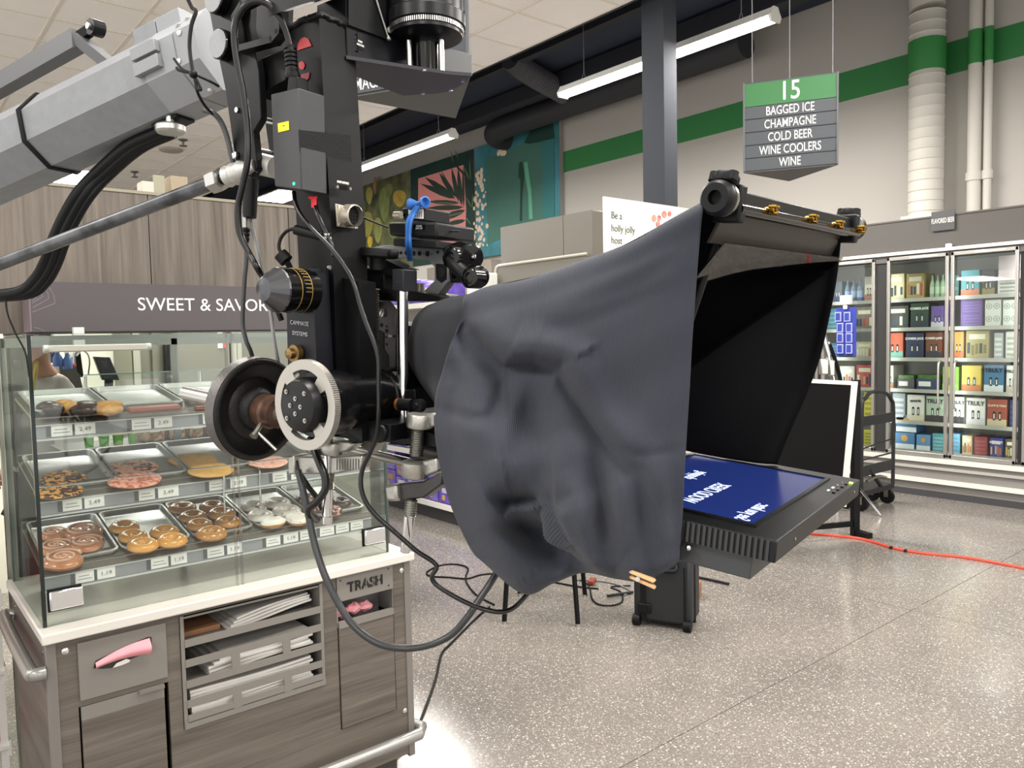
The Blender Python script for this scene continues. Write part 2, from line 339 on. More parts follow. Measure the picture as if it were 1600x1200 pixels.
# ------------------------------------------------------------------ murals
def panel(px_list, X, th, m, parent, name='print'):
    return obj(name, MB().prism([onx(x, y, X) for x, y in px_list], (-th, 0, 0)), m, parent, flat=True)
def z8(x, y): return 540+.225*x, 180+.225*y
MX = 8.27
def mural(y0, y1, z0, z1, lab, m):
    t = thing('mural_panel', lab, 'mural', (MX, (y0+y1)/2, z0), 'large printed panels high on the wall')
    obj('panel', MB().box((MX, y0, z0), (8.345, y1, z1)), mat('panel_edge', '#9a968f', .6), t)
    obj('print', MB().box((MX-.004, y0+.005, z0), (MX, y1-.005, z1)), m, t, flat=True); return t
bl = mat('mural_teal', '#4a8ea0', .6, var=.5, vscale=1.6, vcol='#2a6664')
t = mural(8.72, 10.84, 2.98, 4.86, 'mural panel with a big dark green square and blossom on teal', bl)
gp = mat('mural_green', '#47786a', .6, var=.25, vscale=1.2)
panel([(759, 249), (866, 204), (866, 335), (762, 383)], MX-.005, .003, gp, t, 'print_square')
panel([z8(1365, 185), z8(1450, 165), z8(1450, 700), z8(1370, 715)], MX-.008, .003, mat('mural_bluegreen', '#2f7474', .6), t, 'print_band')
panel([z8(*q) for q in ((1205, 330), (1225, 320), (1240, 420), (1228, 560), (1225, 735), (1210, 735), (1215, 450), (1200, 430))], MX-.009, .002, mat('mural_shadow_ink', '#123a2a', .6), t, 'print_fold')
panel([z8(*q) for q in ((1240, 330), (1262, 320), (1290, 520), (1300, 720), (1275, 722), (1268, 540), (1250, 440))], MX-.009, .002, mat('mural_light_ink', '#5fa888', .6), t, 'print_fold')
fl = MB(); r2 = random.Random(3)
for k in range(90):
    xx = max(893, r2.gauss(930, 28)); yy = r2.uniform(380, 960)
    if r2.random() < .15: xx = r2.uniform(1060, 1110); yy = r2.uniform(245, 275)
    c = onx(*z8(xx, yy), MX-.006); fl.sphere(c, r2.uniform(.02, .05), 7, 4, (.15, 1, 1))
tag(obj('print_blossom', fl, mat('mural_blossom', '#e8d4b8', .6), t), kind='stuff')
panel([z8(*q) for q in ((1240, 190), (1290, 90), (1340, 60), (1440, 30), (1450, 160), (1330, 190), (1270, 200))], MX-.008, .002, mat('mural_leafdark', '#143c34', .6), t, 'print_leaf')
t = mural(10.86, 12.88, 3.0, 4.85, 'mural panel of dark palm leaves over coral pink', mat('mural_night', '#1c403a', .6, var=.4, vscale=2))
panel([z8(*q) for q in ((505, 440), (820, 345), (838, 650), (832, 800), (760, 905), (640, 900), (505, 640))], MX-.006, .003, mat('mural_pink', '#f8a09a', .6), t, 'print_ground')
panel([z8(*q) for q in ((770, 900), (832, 800), (836, 870), (800, 905))], MX-.009, .002, mat('mural_yellow', '#c9a040', .6), t, 'print_ground')
lf = [mat('mural_leaf', '#2c4034', .6), mat('mural_leaf_pale', '#62795a', .6)]
def leaf(a, b, wd_, m, off=.01):
    a = np.array(a, float); b = np.array(b, float); dv = b-a; nv = A(-dv[1], dv[0])/np.linalg.norm(dv)*wd_
    pts = [a+dv*s+nv*k for s, k in ((0, .1), (.15, .7), (.4, 1), (.7, .8), (1, 0), (.7, -.8), (.4, -1), (.15, -.7))]
    panel([z8(*q) for q in pts], MX-off, .002, m, t, 'print_leaf')
for a, b, wd_, k in (((760, 580), (520, 475), 20, 0), ((755, 575), (550, 430), 22, 0), ((765, 570), (650, 400), 18, 0), ((755, 560), (660, 380), 9, 1), ((785, 600), (735, 365), 15, 0), ((805, 630), (780, 360), 14, 0), ((820, 640), (815, 350), 8, 0), ((790, 610), (570, 600), 16, 0), ((780, 615), (600, 605), 6, 1), ((820, 640), (560, 645), 18, 0), ((830, 660), (640, 730), 22, 0), ((825, 672), (670, 712), 7, 1), ((832, 730), (690, 760), 16, 0), ((860, 450), (740, 320), 8, 0), ((860, 450), (825, 360), 6, 1), ((870, 455), (860, 300), 5, 1), ((875, 640), (835, 560), 6, 1), ((880, 650), (885, 540), 5, 1), ((870, 760), (832, 700), 6, 1), ((750, 330), (730, 250), 4, 1), ((780, 300), (760, 240), 4, 1), ((875, 880), (840, 800), 5, 1)):
    leaf(a, b, wd_, lf[k], .010+.001*(k+1)+random.random()*.002)
t = mural(12.9, 17.2, 2.9, 4.84, 'mural panel of yellow squash and mossy green shapes', mat('mural_moss', '#7a7d52', .6, var=.7, vscale=3.2, vcol='#343a2c'))
for k, (x, y, ww, hh, cc) in enumerate(((375, 580, 45, 60, '#d0b34b'), (150, 760, 40, 90, '#b9b359'), (270, 620, 35, 120, '#909e59'), (165, 560, 22, 60, '#c4bb60'), (300, 520, 30, 45, '#899455'), (170, 880, 18, 40, '#e4c844'), (330, 790, 40, 70, '#84914e'), (225, 800, 30, 90, '#a6ac60'), (400, 740, 26, 60, '#6f7b48'), (205, 490, 12, 60, '#b38960'), (120, 640, 24, 50, '#788048'))):
    pts = [z8(x+ww*math.cos(a)*(1-.25*math.sin(a)), y+hh*math.sin(a)) for a in np.linspace(0, 2*math.pi, 18)[:-1]]
    panel(pts, MX-.006-.0007*k, .002, mat('mural_squash_%s' % 'abcdefghijk'[k], cc, .6, var=.35, vscale=6), t, 'print_squash')
# ------------------------------------------------------------------ hanging aisle signs
def aisle_sign(name, lab, Lb, Rb, apex, z0, z1, rows, head, hang, headfrac=.27):
    Lb, Rb, apex = [np.array(q[:2]) for q in (Lb, Rb, apex)]
    t = thing(name, lab, 'sign', (*((Lb+Rb)/2), z0), 'hanging aisle signs')
    e = lambda q, z: A(q[0], q[1], z)
    xd = nrm(e(Rb, 0)-e(Lb, 0)); nd = nrm(np.cross(xd, A(0, 0, 1))); nd = nd*np.sign(np.dot(nd, e(Lb, 0)-e(apex, 0)))
    wdt = np.linalg.norm(Rb-Lb); H_ = z1-z0
    fr = MB().prism([e(Lb, z0), e(Rb, z0), e(apex, z0)], (0, 0, H_))
    obj('body', fr, mat('sign_grey', '#3e4247', .5), t)
    obj('bottom_plate', MB().prism([e(Lb, z0-.006), e(Rb, z0-.006), e(apex, z0-.006)], (0, 0, .005)), mat('sign_under', '#5d5d5b', .6), t)
    B = e(Lb, z0)+nd*.0
    def plate(u0, u1, v0, v1, m, nme, th=.006):
        return obj(nme, MB().prism([B+xd*u0*wdt+A(0, 0, v0*H_), B+xd*u1*wdt+A(0, 0, v0*H_), B+xd*u1*wdt+A(0, 0, v1*H_), B+xd*u0*wdt+A(0, 0, v1*H_)], nd*th), m, t, flat=True)
    plate(0, .02, 0, 1, mat('sign_rim', '#55585c', .4), 'rim', .012); plate(.98, 1, 0, 1, MC['sign_rim'], 'rim', .012)
    plate(.02, .98, 1-headfrac, .985, mat('sign_green', '#2e6e3a', .5), 'header')
    n = len(rows); h = (1-headfrac)/n
    sm = mat('sign_slat', '#43474c', .5)
    for k, r_ in enumerate(rows):
        plate(.02, .98, (1-headfrac)-h*(k+1)+.006, (1-headfrac)-h*k-.006, sm, 'slat')
        if r_: text(r_, B+nd*.0065+xd*wdt*.5+A(0, 0, ((1-headfrac)-h*(k+.5))*H_-.025), xd, (0, 0, 1), .054, mat('sign_white', '#e8e8e4', .6), t, sx=.66, bold=.006)
    if head: text(head, B+nd*.0065+xd*wdt*.5+A(0, 0, (1-headfrac/2)*H_-.055), xd, (0, 0, 1), .115, MC.get('sign_white') or mat('sign_white', '#e8e8e4', .6), t, sx=.8, bold=.008)
    for q in hang: obj('hanger_wire', MB().cyl(e(q, z1), e(q, 4.36), .003, n=6), MC['wire_grey'], t)
    return t, B, xd, nd, wdt, H_
SL, SR = A(4.5, 3.004), A(4.79, 2.508)
ap = onz(1233, 282, 2.648)
aisle_sign('aisle_sign', 'green topped hanging aisle sign listing ice, beer and wine', SL, SR, ap, 2.648, 3.215, ['BAGGED ICE', 'CHAMPAGNE', 'COLD BEER', 'WINE COOLERS', 'WINE'], '15', [(SL+SR)/2+A(.03, .02), SL*.9+SR*.1, SL*.06+SR*.94])
# ------------------------------------------------------------------ drink cooler
CX = 7.75
frame_m = mat('cooler_frame', '#b5b2ac', .32, .7); frame_d = mat('cooler_gasket', '#2a2a2a', .6)
cool = thing('drink_cooler', 'long glass-door drink cooler along the right wall with a grey kick plate', 'cooler', (8.0, 3.4, 0))
yA, yB = 1.3, 6.6
cab = MB().box((8.33, yA, 0), (8.345, yB, 2.335)).box((7.8, yA, 2.27), (8.345, yB, 2.335)).box((7.80, yA, .05), (8.345, yB, .36)).box((7.8, yA, .0), (8.345, yA+.03, 2.33)).box((7.8, yB-.03, 0), (8.345, yB, 2.33))
obj('cabinet', cab, mat('cooler_body', '#8d8a85', .6), cool)
obj('top_trim', MB().box((7.735, yA, 2.315), (7.8, yB, 2.345)), mat('cooler_white_trim', '#e3e0d8', .4), cool)
obj('top_header', MB().box((7.765, yA, 2.25), (7.8, yB, 2.315)), mat('cooler_header', '#5c5b58', .45), cool)
obj('kick_plate', MB().box((7.76, yA, .06), (7.8, yB, .33)), mat('kick_grey', '#7f7c78', .4), cool)
obj('bumper_rail', MB().box((7.735, yA, .33), (7.765, yB, .375)), mat('rail_white', '#d5d2ca', .35), cool)
obj('bumper_rail', MB().box((7.725, yA, .135), (7.765, yB, .175)), MC['rail_white'], cool)
obj('bumper_rail', MB().box((7.74, yA, .265), (7.765, yB, .29)), mat('rail_grey', '#a7a49d', .4), cool)
obj('toe_base', MB().box((7.74, yA, 0), (7.82, yB, .06)), mat('toe_dark', '#3a3a3c', .6), cool)
SH = [1.90, 1.612, 1.315, 1.005, .69, .405]
for z in SH:
    obj('shelf', MB().box((7.97, yA+.04, z-.022), (8.32, yB-.04, z-.002)), mat('shelf_white', '#83827b', .5), cool, label='wire shelf' if 0 else None)
    obj('price_rail', MB().box((7.955, yA+.04, z-.032), (7.97, yB-.04, z+.004)), mat('price_rail', '#98978f', .4), cool)
gl = glass('cooler_glass', (.93, .96, .94), .10)
DY = [(1.80, 2.38), (2.425, 2.975), (2.995, 3.56), (3.68, 4.24), (4.28, 4.84)]
for k, (a, b) in enumerate(DY):
    fr = MB(); wq = .028
    for y_ in (a, b-wq): fr.box((CX, y_, .385), (CX+.04, y_+wq, 2.30))
    for z_ in (.385, 2.265): fr.box((CX, a, z_), (CX+.04, b, z_+.035))
    dr = obj('door', fr, frame_m, cool, bev=.004)
    obj('pane', MB().box((CX+.015, a+wq, .42), (CX+.02, b-wq, 2.265)), gl, dr, flat=True)
    yh = b-.06 if k in (1, 3) else a+.06
    if k in (1, 2):
        obj('handle', MB().tube([(CX, yh, 1.30), (CX-.04, yh, 1.27), (CX-.05, yh, 1.15), (CX-.05, yh, 1.02), (CX-.04, yh, .88), (CX, yh, .85)], .009, 8), mat('handle_grey', '#c9c6bf', .3, .8), dr, label='bowed grey handle')
    obj('decal', MB().box((CX-.001, a+.1, 2.278), (CX, a+.35, 2.288)), white_paint, dr)
for y_ in (3.56+.004, 2.38+.004, 4.24+.004): obj('mullion', MB().box((CX+.03, y_, .385), (CX+.06, y_+.112 if y_ > 3.5 and y_ < 4 else y_+.035, 2.30)), frame_d, cool)
obj('sticker_panel', MB().box((7.93, 2.45, 2.03), (7.935, 2.64, 2.24)), mat('sticker_pink', '#c9b9bd', .4), cool, flat=True)
# carton products on the cooler shelves: px range on the shelf front plane, colours, lettering
inkd = mat('ink_dark', '#20242a', .6); inkw = mat('ink_white', '#eceae4', .6)
ORD = ['top', 'second', 'third', 'fourth', 'fifth', 'bottom']
def rgbm(h):  # print colour, greyed and dimmed to put the cooler glass haze into it
    c = [int(h.lstrip('#')[k:k+2], 16) for k in (0, 2, 4)]; g = sum(c)/3
    return mat('print_'+h.lstrip('#'), '#'+''.join('%02x' % int(max(0, min(255, (x*.8+g*.2)*.92))) for x in c), .55)
def carton(row, x0, x1, ytop, col, what, words=None, wcol=None, style='cans', base=None, c2=None, extra='', depth=.24):
    z = SH[row] if base is None else base
    Xf = 7.985
    a = onx(x0, 500, Xf)[1]; b = onx(x1, 500, Xf)[1]; zt = onx((x0+x1)/2, ytop, Xf)[2]
    h = max(.05, zt-z); y0, y1 = min(a, b)+.004, max(a, b)-.004; wd_ = y1-y0
    lab = what if extra == 'full' else '%s on the %s cooler shelf%s' % (what, ORD[row], extra)
    t = thing('drink_carton' if style not in ('bottles', 'tray') else ('bottle_pack' if style == 'bottles' else 'can_tray'), lab, 'drinks', (Xf+depth/2, (y0+y1)/2, z), 'drink packs in the glass-door cooler')
    if style == 'bottles':
        n = 3
        for k in range(n):
            yc = y0+wd_*(k+.5)/n; r_ = wd_/n*.46
            obj('bottle', MB().lathe((Xf+r_, yc, z), (0, 0, 1), [(r_*.9, 0), (r_, h*.04), (r_, h*.55), (r_*.75, h*.68), (r_*.35, h*.82), (r_*.35, h*.98), (r_*.4, h)], 14), rgbm(col), t)
            obj('bottle_label', MB().lathe((Xf+r_, yc, z+h*.18), (0, 0, 1), [(r_*1.02, 0), (r_*1.02, h*.3)], 14, caps=False), rgbm(c2 or '#c9d5c0'), t)
        return t
    m = rgbm(col)
    obj('box', MB().box((Xf, y0, z), (Xf+depth, y1, z+h)), m, t, bev=.004)
    zz = lambda f: z+h*f; yy = lambda f: y1-wd_*f
    def patch(f0, f1, g0, g1, cc, nme='print', off=.001): obj(nme, MB().box((Xf-off, yy(f0), zz(g0)), (Xf+.0005, yy(f1), zz(g1))), rgbm(cc), t, flat=True)
    if style == 'cans':
        if c2: patch(0.0, 1, .0, .26, c2)
        for f in (.36, .66):
            obj('print_can', MB().lathe((Xf-.0005, yy(f), zz(.5)), (-1, 0, 0), [(wd_*.07, 0), (wd_*.07, .001)], 12), inkd, t)
            patch(f-.07, f+.07, .22, .5, '#2c2e33', 'print_can', .0015); patch(f-.03, f+.03, .28, .46, '#d9d7d0', 'print_can', .002)
    elif style == 'stripes':
        for k in range(4): patch(.12, .88, .1+.2*k, .2+.2*k, c2 or '#c8c8c4')
    elif style == 'dot':
        patch(0, 1, 0, .3, '#d6dade'); obj('print_disc', MB().lathe((Xf-.0005, yy(.5), zz(.66)), (-1, 0, 0), [(wd_*.17, 0), (wd_*.17, .001)], 18), rgbm(c2 or '#d99a3a'), t)
    elif style == 'rings':
        for f in (.27, .75):
            for g in (.27, .75):
                obj('print_ring', MB().lathe((Xf-.0005, yy(f), zz(g)), (-1, 0, 0), [(wd_*.2, 0), (wd_*.2, .0008), (wd_*.16, .0008), (wd_*.16, 0)], 20, caps=False), rgbm('#6d7470'), t)
                obj('print_ring', MB().lathe((Xf-.0005, yy(f), zz(g)), (-1, 0, 0), [(wd_*.07, 0), (wd_*.07, .001)], 14), rgbm('#858c86'), t)
    elif style == 'tray':
        obj('can_tops', MB().box((Xf+.01, y0+.01, zz(.9)), (Xf+depth-.01, y1-.01, zz(1.35))), mat('green_cans', '#4a6a30', .4, var=.5, vscale=40), t)
        patch(.1, .62, .3, .75, '#d9d9cf')
    elif style == 'blocks':
        rr = random.Random(x0)
        for k in range(5):
            f = .06+.18*k; patch(f, f+.13, .08+rr.random()*.1, .45+rr.random()*.15, rr.choice([c2 or '#c03a30', '#2d3a4a', '#cfc9b4', '#b7622c']))
        patch(.15, .85, .68, .86, '#d9d2b8')
    if words:
        sz = min(h*.15, wd_*1.35/max(4, len(words))); text(words, A(Xf-.0022, (y0+y1)/2, zz(.73)), (0, -1, 0), (0, 0, 1), sz, rgbm(wcol or '#20242a'), t, sx=.9, bold=.05)
    return t
# top shelf
carton(0, 1302, 1316, 440, '#3a4658', 'slate blue carton', None, None, 'cans', extra=', beside the black hood')
carton(0, 1317, 1347, 437, '#4a6a8a', 'pack of blue labelled bottles', style='bottles', c2='#7a9ac0')
carton(0, 1350, 1365, 432, '#c9c4b4', 'cream carton with a green can print', style='cans', c2='#a86a5a')
carton(0, 1385, 1413, 428, '#cfc08a', 'pale yellow carton over a light blue band', style='blocks', c2='#6f8ab0')
carton(0, 1415, 1444, 427, '#a8904a', 'olive gold carton with coloured bottle prints', style='blocks', c2='#b5402c')
carton(0, 1450, 1476, 430, '#8fae8a', 'pair of pale green jugs', style='bottles', c2='#a9c4a0')
carton(0, 1489, 1498, 430, '#3f6a6a', 'narrow dark teal carton', style='cans', extra=', against the door post')
carton(0, 1500, 1530, 422, '#2f94a4', 'turquoise carton with red and yellow fruit', style='cans', c2='#d0694a')
carton(0, 1533, 1554, 421, '#2a2c24', 'black and gold carton', style='cans', c2='#8a7a3c')
carton(0, 1557, 1590, 430, '#c7c6bc', 'whitish carton behind the pink sticker', style='stripes', c2='#8e8f86')
# second
carton(1, 1290, 1312, 482, '#2f6f8c', 'teal blue carton, half hidden by the black hood', style='stripes', c2='#4f90a8')
carton(1, 1336, 1365, 480, '#7a6f66', 'brown and red carton', style='blocks', c2='#b03a34')
carton(1, 1385, 1420, 478, '#33352f', 'charcoal carton with red cans', style='blocks', c2='#c0453f')
carton(1, 1422, 1451, 473, '#24402f', 'dark green carton with white lettering', 'COMBER JACK', '#e6e4da', 'cans', c2='#2a323e')
carton(1, 1454, 1475, 478, '#5a3f92', 'single upright purple carton', style='cans', c2='#b9b3c8', extra=', left of the door post')
z_ = SH[1]
carton(1, 1500, 1535, 488, '#5c3a94', 'lower of two stacked purple cartons', style='stripes', c2='#6e4fa6')
carton(1, 1500, 1535, 467, '#5c3a94', 'upper of two stacked purple cartons', style='stripes', c2='#6e4fa6', base=SH[1]+.123)
carton(1, 1538, 1564, 468, '#c5cabf', 'pale can case with ring prints, left one', style='rings')
carton(1, 1566, 1592, 468, '#cdd1c8', 'pale can case with ring prints, right one', style='rings')
# third
carton(2, 1285, 1311, 536, '#2f6088', 'blue carton', style='stripes', c2='#4f86ac', extra=', beside the silver stand arm')
carton(2, 1337, 1364, 534, '#b9b08a', 'cream and orange carton', style='blocks', c2='#c9702c')
carton(2, 1385, 1412, 520, '#d0502c', 'orange red carton with a teal foot', style='cans', c2='#6fae9a')
carton(2, 1415, 1444, 520, '#272e52', 'navy carton with white lettering', 'COMBER JACK', '#e6e4da', 'cans', c2='#232a48')
carton(2, 1446, 1473, 519, '#7a3a22', 'rust brown carton with white lettering', 'COMBER JACK', '#e6e4da', 'cans', c2='#2f2f36')
carton(2, 1489, 1507, 518, '#c98a34', 'orange carton with a teal corner', style='cans', c2='#c9602a')
carton(2, 1509, 1546, 516, '#a99a62', 'large tan can case', style='blocks', c2='#7f6f3c')
carton(2, 1553, 1568, 520, '#9fa3a0', 'grey clear-wrapped pack', style='stripes', c2='#c9cbc6')
carton(2, 1571, 1592, 518, '#c9c8bc', 'white ruled carton', style='stripes', c2='#9ba08f')
# fourth
carton(3, 1312, 1336, 572, '#b9b5ae', 'white carton with a red flash', style='blocks', c2='#c04a44')
carton(3, 1338, 1365, 570, '#b8443c', 'coral red carton', style='blocks', c2='#d98a6a')
carton(3, 1385, 1397, 571, '#c4c5b4', 'narrow cream and blue carton', style='cans', c2='#c87a5a')
carton(3, 1402, 1430, 592, '#4a4448', 'brown low tray of green cans', style='tray')
carton(3, 1432, 1470, 592, '#26365e', 'navy low tray of green cans', style='tray')
carton(3, 1473, 1500, 573, '#7fb03a', 'lime green carton', style='cans', c2='#8fc04a')
carton(3, 1503, 1535, 571, '#d8b93a', 'yellow carton with palm prints', style='cans', c2='#c9692c')
carton(3, 1538, 1570, 570, '#2f6f9c', 'blue carton with dark lettering', 'TRULY', '#1c2432', 'cans', c2='#cfd3d4')
carton(3, 1573, 1592, 571, '#d3d2ca', 'white carton with dark lettering', 'TRULY', '#1c2432', 'cans', c2='#b9a79c')
# fifth
carton(4, 1350, 1366, 612, '#c9bd2c', 'yellow carton behind the hand cart', style='stripes', c2='#9a931f')
carton(4, 1395, 1416, 614, '#8a929c', 'grey blue striped carton', style='stripes', c2='#b9bcc0')
carton(4, 1418, 1446, 617, '#d0ccc2', 'white carton with fruit prints', 'spindrift', '#2f3a44', 'cans', c2='#c9bfa0')
carton(4, 1448, 1477, 619, '#a3b49c', 'sage green carton with dark lettering', 'TRULY', '#1c2432', 'cans', c2='#3a3234')
carton(4, 1487, 1509, 620, '#d3d1ca', 'white carton over a black and red foot', 'TRULY', '#1c2432', 'cans', c2='#30262a')
carton(4, 1511, 1542, 622, '#d6d4cd', 'white carton with berry prints', 'TRULY', '#1c2432', 'cans', c2='#c4bcc2')
carton(4, 1544, 1576, 624, '#a8432c', 'rust red carton with pale lettering', 'CLAW & TAILS', '#e0d2bc', 'cans', c2='#c9b38a')
carton(4, 1579, 1594, 625, '#28306a', 'navy carton with a green top', style='stripes', c2='#3a4a8a')
# bottom
carton(5, 1350, 1366, 672, '#bfb42a', 'yellow carton low behind the hand cart', style='stripes', c2='#8e8820')
carton(5, 1399, 1431, 676, '#3f78b0', 'lower blue and white box with an orange disc', style='dot')
carton(5, 1401, 1434, 649, '#3f78b0', 'upper blue and white box with an orange disc', style='dot', base=onx(1415, 675, 7.985)[2]+.002)
carton(5, 1433, 1456, 680, '#5a8ec0', 'white and blue box', style='dot', extra=' beside the stacked pair')
carton(5, 1458, 1478, 678, '#4a96a4', 'teal carton', style='stripes', c2='#7ab4bc')
carton(5, 1487, 1503, 678, '#5a9cc0', 'sky blue carton', style='stripes', c2='#4a84ac')
carton(5, 1505, 1522, 681, '#d0b98a', 'white and orange carton', style='blocks', c2='#cf7a2c')
carton(5, 1524, 1546, 683, '#9c3038', 'crimson carton', style='stripes', c2='#b0444a')
carton(5, 1549, 1570, 685, '#2a3496', 'royal blue carton with white lettering', 'ABSOLUT', '#eceae4', 'blocks', c2='#d9a08a')
carton(5, 1573, 1594, 687, '#5a4a36', 'brown patterned carton', style='blocks', c2='#b9a24a')
t = thing('shelf_tag_sign', 'small grey shelf sign on top of the cooler wall below the thin pipes', 'sign', onx(1474, 345, 7.79))
a = onx(1456, 332, 7.785); b = onx(1492, 358, 7.785)
obj('plate', MB().box((7.775, b[1], b[2]), (7.785, a[1], a[2])), mat('tag_grey', '#4a4a4c', .5), t)
text('FLAVORED BEER', A(7.7745, (a[1]+b[1])/2, (a[2]+b[2])/2-.02), (0, -1, 0), (0, 0, 1), .045, inkw, t, sx=.42)
tag(obj('door_sensor', MB().box(onx(1477, 381, 7.74), onx(1488, 386, 7.78)), white_paint, bev=.004), 'small white sensor box on the cooler top trim', 'sensor')
# ================================================================== PASTRY CASE
wood_h = wood('laminate_horizontal', '#6c645b', '#474039', 0, .5, 1.0)
wood_y = wood('laminate_side', '#665e56', '#453d38', 1, .5, 1.0)
wood_v = wood('laminate_vertical', '#7a7168', '#50483f', 2, .55, 1.0)
wood_h2 = wood('laminate_door', '#6a6259', '#453e38', 0, .5, 1.25)
grey_trim = mat('grey_trim', '#6e6a65', .4); grey_panel = mat('grey_panel', '#75716b', .45)
counter_m = mat('white_stone', '#cfcbc3', .22, var=.05, vscale=5)
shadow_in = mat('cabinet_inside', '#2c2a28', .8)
L_, R_, F_, B_ = .326, 1.43, 2.31, 2.92
case = thing('pastry_case', 'self-serve glass pastry case on a grey wood-look cabinet with a white counter', 'display case', ((L_+R_)/2, (F_+B_)/2, 0))
# carcass built around its openings: back, ends, floor, and the front as boards between the openings
cb = MB().box((L_+.01, B_-.02, .2), (R_-.01, B_, .83)).box((L_+.01, F_+.02, .18), (R_-.01, B_, .2)).box((.63, F_+.02, .2), (.645, B_, .83)).box((1.115, F_+.02, .2), (1.13, B_, .83))
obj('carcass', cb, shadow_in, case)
obj('end_panel', MB().box((L_, F_+.02, .14), (L_+.015, B_, .83)), wood_y, case)
obj('end_panel', MB().box((R_-.015, F_+.02, .14), (R_, B_, .83)), wood_y, case)
fb = MB()
def fbrd(x0, x1, z0, z1, y=F_): fb.box((x0, y, z0), (x1, y+.018, z1))
fbrd(.346, R_-.02, .824, .83); fbrd(.346, .392, .14, .824); fbrd(.392, .62, .64, .824); fbrd(.62, .656, .14, .824)
fbrd(.656, 1.102, .14, .487); fbrd(1.102, 1.15, .14, .824); fbrd(1.364, R_-.02, .14, .824); fbrd(1.15, 1.364, .14, .315); fbrd(.656, 1.102, .816, .824); fbrd(.392, .62, .14, .2)
obj('front_panel', fb, wood_h, case, flat=True)
obj('corner_trim', MB().box((L_-.003, F_-.004, .13), (L_+.021, F_+.02, .83)), grey_trim, case, bev=.002)
obj('corner_trim', MB().box((R_-.022, F_-.004, .13), (R_+.003, F_+.02, .83)), grey_trim, case, bev=.002)
obj('counter', MB().box((L_-.012, F_-.022, .832), (R_+.012, B_+.012, .86)), counter_m, case, bev=.004)
obj('plinth', MB().box((L_+.05, F_+.07, 0), (R_-.03, B_-.04, .16)), mat('plinth_dark', '#3c3a38', .6), case)
rail_m = mat('bumper_grey', '#8d8c89', .3, .5)
obj('bumper_rail', MB().tube([(L_+.0, B_-.05, .225), (L_-.035, F_-.01, .225), (L_+.02, F_-.045, .222), (.8, F_-.045, .222), (R_, F_-.045, .222), (R_+.03, F_-.01, .222), (R_+.01, F_+.05, .222)], .02, 10, smooth=False), rail_m, case)
obj('bumper_rail', MB().tube([(L_, B_-.02, .753), (L_-.03, B_-.05, .755), (L_-.036, F_+.06, .757), (L_-.03, F_+.0, .757), (L_-.005, F_-.005, .757)], .018, 10), rail_m, case)
sc = MB()
for x, z in ((.368, .80), (1.40, .80), (1.397, .30), (.368, .19)): sc.lathe((x, F_, z), (0, -1, 0), [(.009, 0), (.009, .002), (.005, .004)], 12)
for y, z in ((F_+.06, .79), (B_-.06, .79)): sc.lathe((L_, y, z), (-1, 0, 0), [(.008, 0), (.008, .003)], 12)
obj('screw', sc, chrome, case)
# tissue dispenser plate and pink tissue
tp = obj('tissue_plate', MB().box((.396, F_-.005, .656), (.619, F_+.012, .813)), grey_panel, case, bev=.001, label='flat grey plate with a slot of pink tissue')
sl = [(.431, .737), (.437, .756), (.50, .772), (.57, .786), (.58, .783), (.578, .742), (.545, .739), (.52, .735), (.505, .728), (.48, .724), (.45, .73)]
obj('slot', MB().prism([A(x, F_-.0055, z) for x, z in sl], (0, -.0008, 0)), shadow_in, tp)
pk = mat('pink_tissue', '#e79aa2', .7, var=.15, vscale=20)
G = [[A(.436+.138*u, F_-.008-.02*math.sin(math.pi*v)*(.4+u*.6), .735+.008*math.sin(u*3)+(.016+.030*u)*v+.0*v) for v in np.linspace(0, 1, 6)] for u in np.linspace(0, 1, 14)]
tag(obj('tissue', MB().grid(G), pk, tp, ang=80), 'pink tissue pulled through the slot')
obj('tissue', MB().prism([A(x, F_-.0095, z) for x, z in ((.477, .726), (.487, .736), (.512, .741), (.522, .735), (.518, .73), (.5, .727))], (0, -.001, 0)), mat('white_tissue', '#d9d5cf', .7), tp, label='white tissue corner')
# lower left door
dr = obj('door', MB().box((.397, F_-.004, .2), (.607, F_+.012, .60)), wood_h2, case, bev=.001)
obj('door_rail', MB().box((.397, F_-.004, .601), (.607, F_+.012, .638)), grey_panel, dr)
obj('pull_lip', MB().box((.54, F_-.016, .632), (.606, F_-.003, .641)), grey_trim, dr)
# bag rack
rk = obj('bag_rack', MB().box((.658, F_-.004, .487), (.668, F_+.3, .82)).box((1.09, F_-.004, .487), (1.10, F_+.3, .82)).box((.66, F_-.006, .487), (1.10, F_+.01, .506)).box((.66, F_+.28, .49), (1.10, F_+.3, .82)).box((.66, F_, .81), (1.1, F_+.3, .82)), grey_panel, case)
for z in (.735, .614, .512): 
    obj('rack_shelf', MB().box((.668, F_+.0, z-.006), (1.09, F_+.28, z)), grey_panel, rk)
    obj('rack_lip', MB().box((.668, F_-.006, z-.008), (1.09, F_-.002, z+.014)), grey_panel, rk)
for z in (.668, .548):
    lp = MB().box((.668, F_-.006, z), (1.09, F_-.002, z+.022))
    for x in (.80, .96): lp.box((x, F_-.0065, z-.045), (x+.025, F_-.0025, z+.004))
    obj('rack_guard', lp, grey_panel, rk)
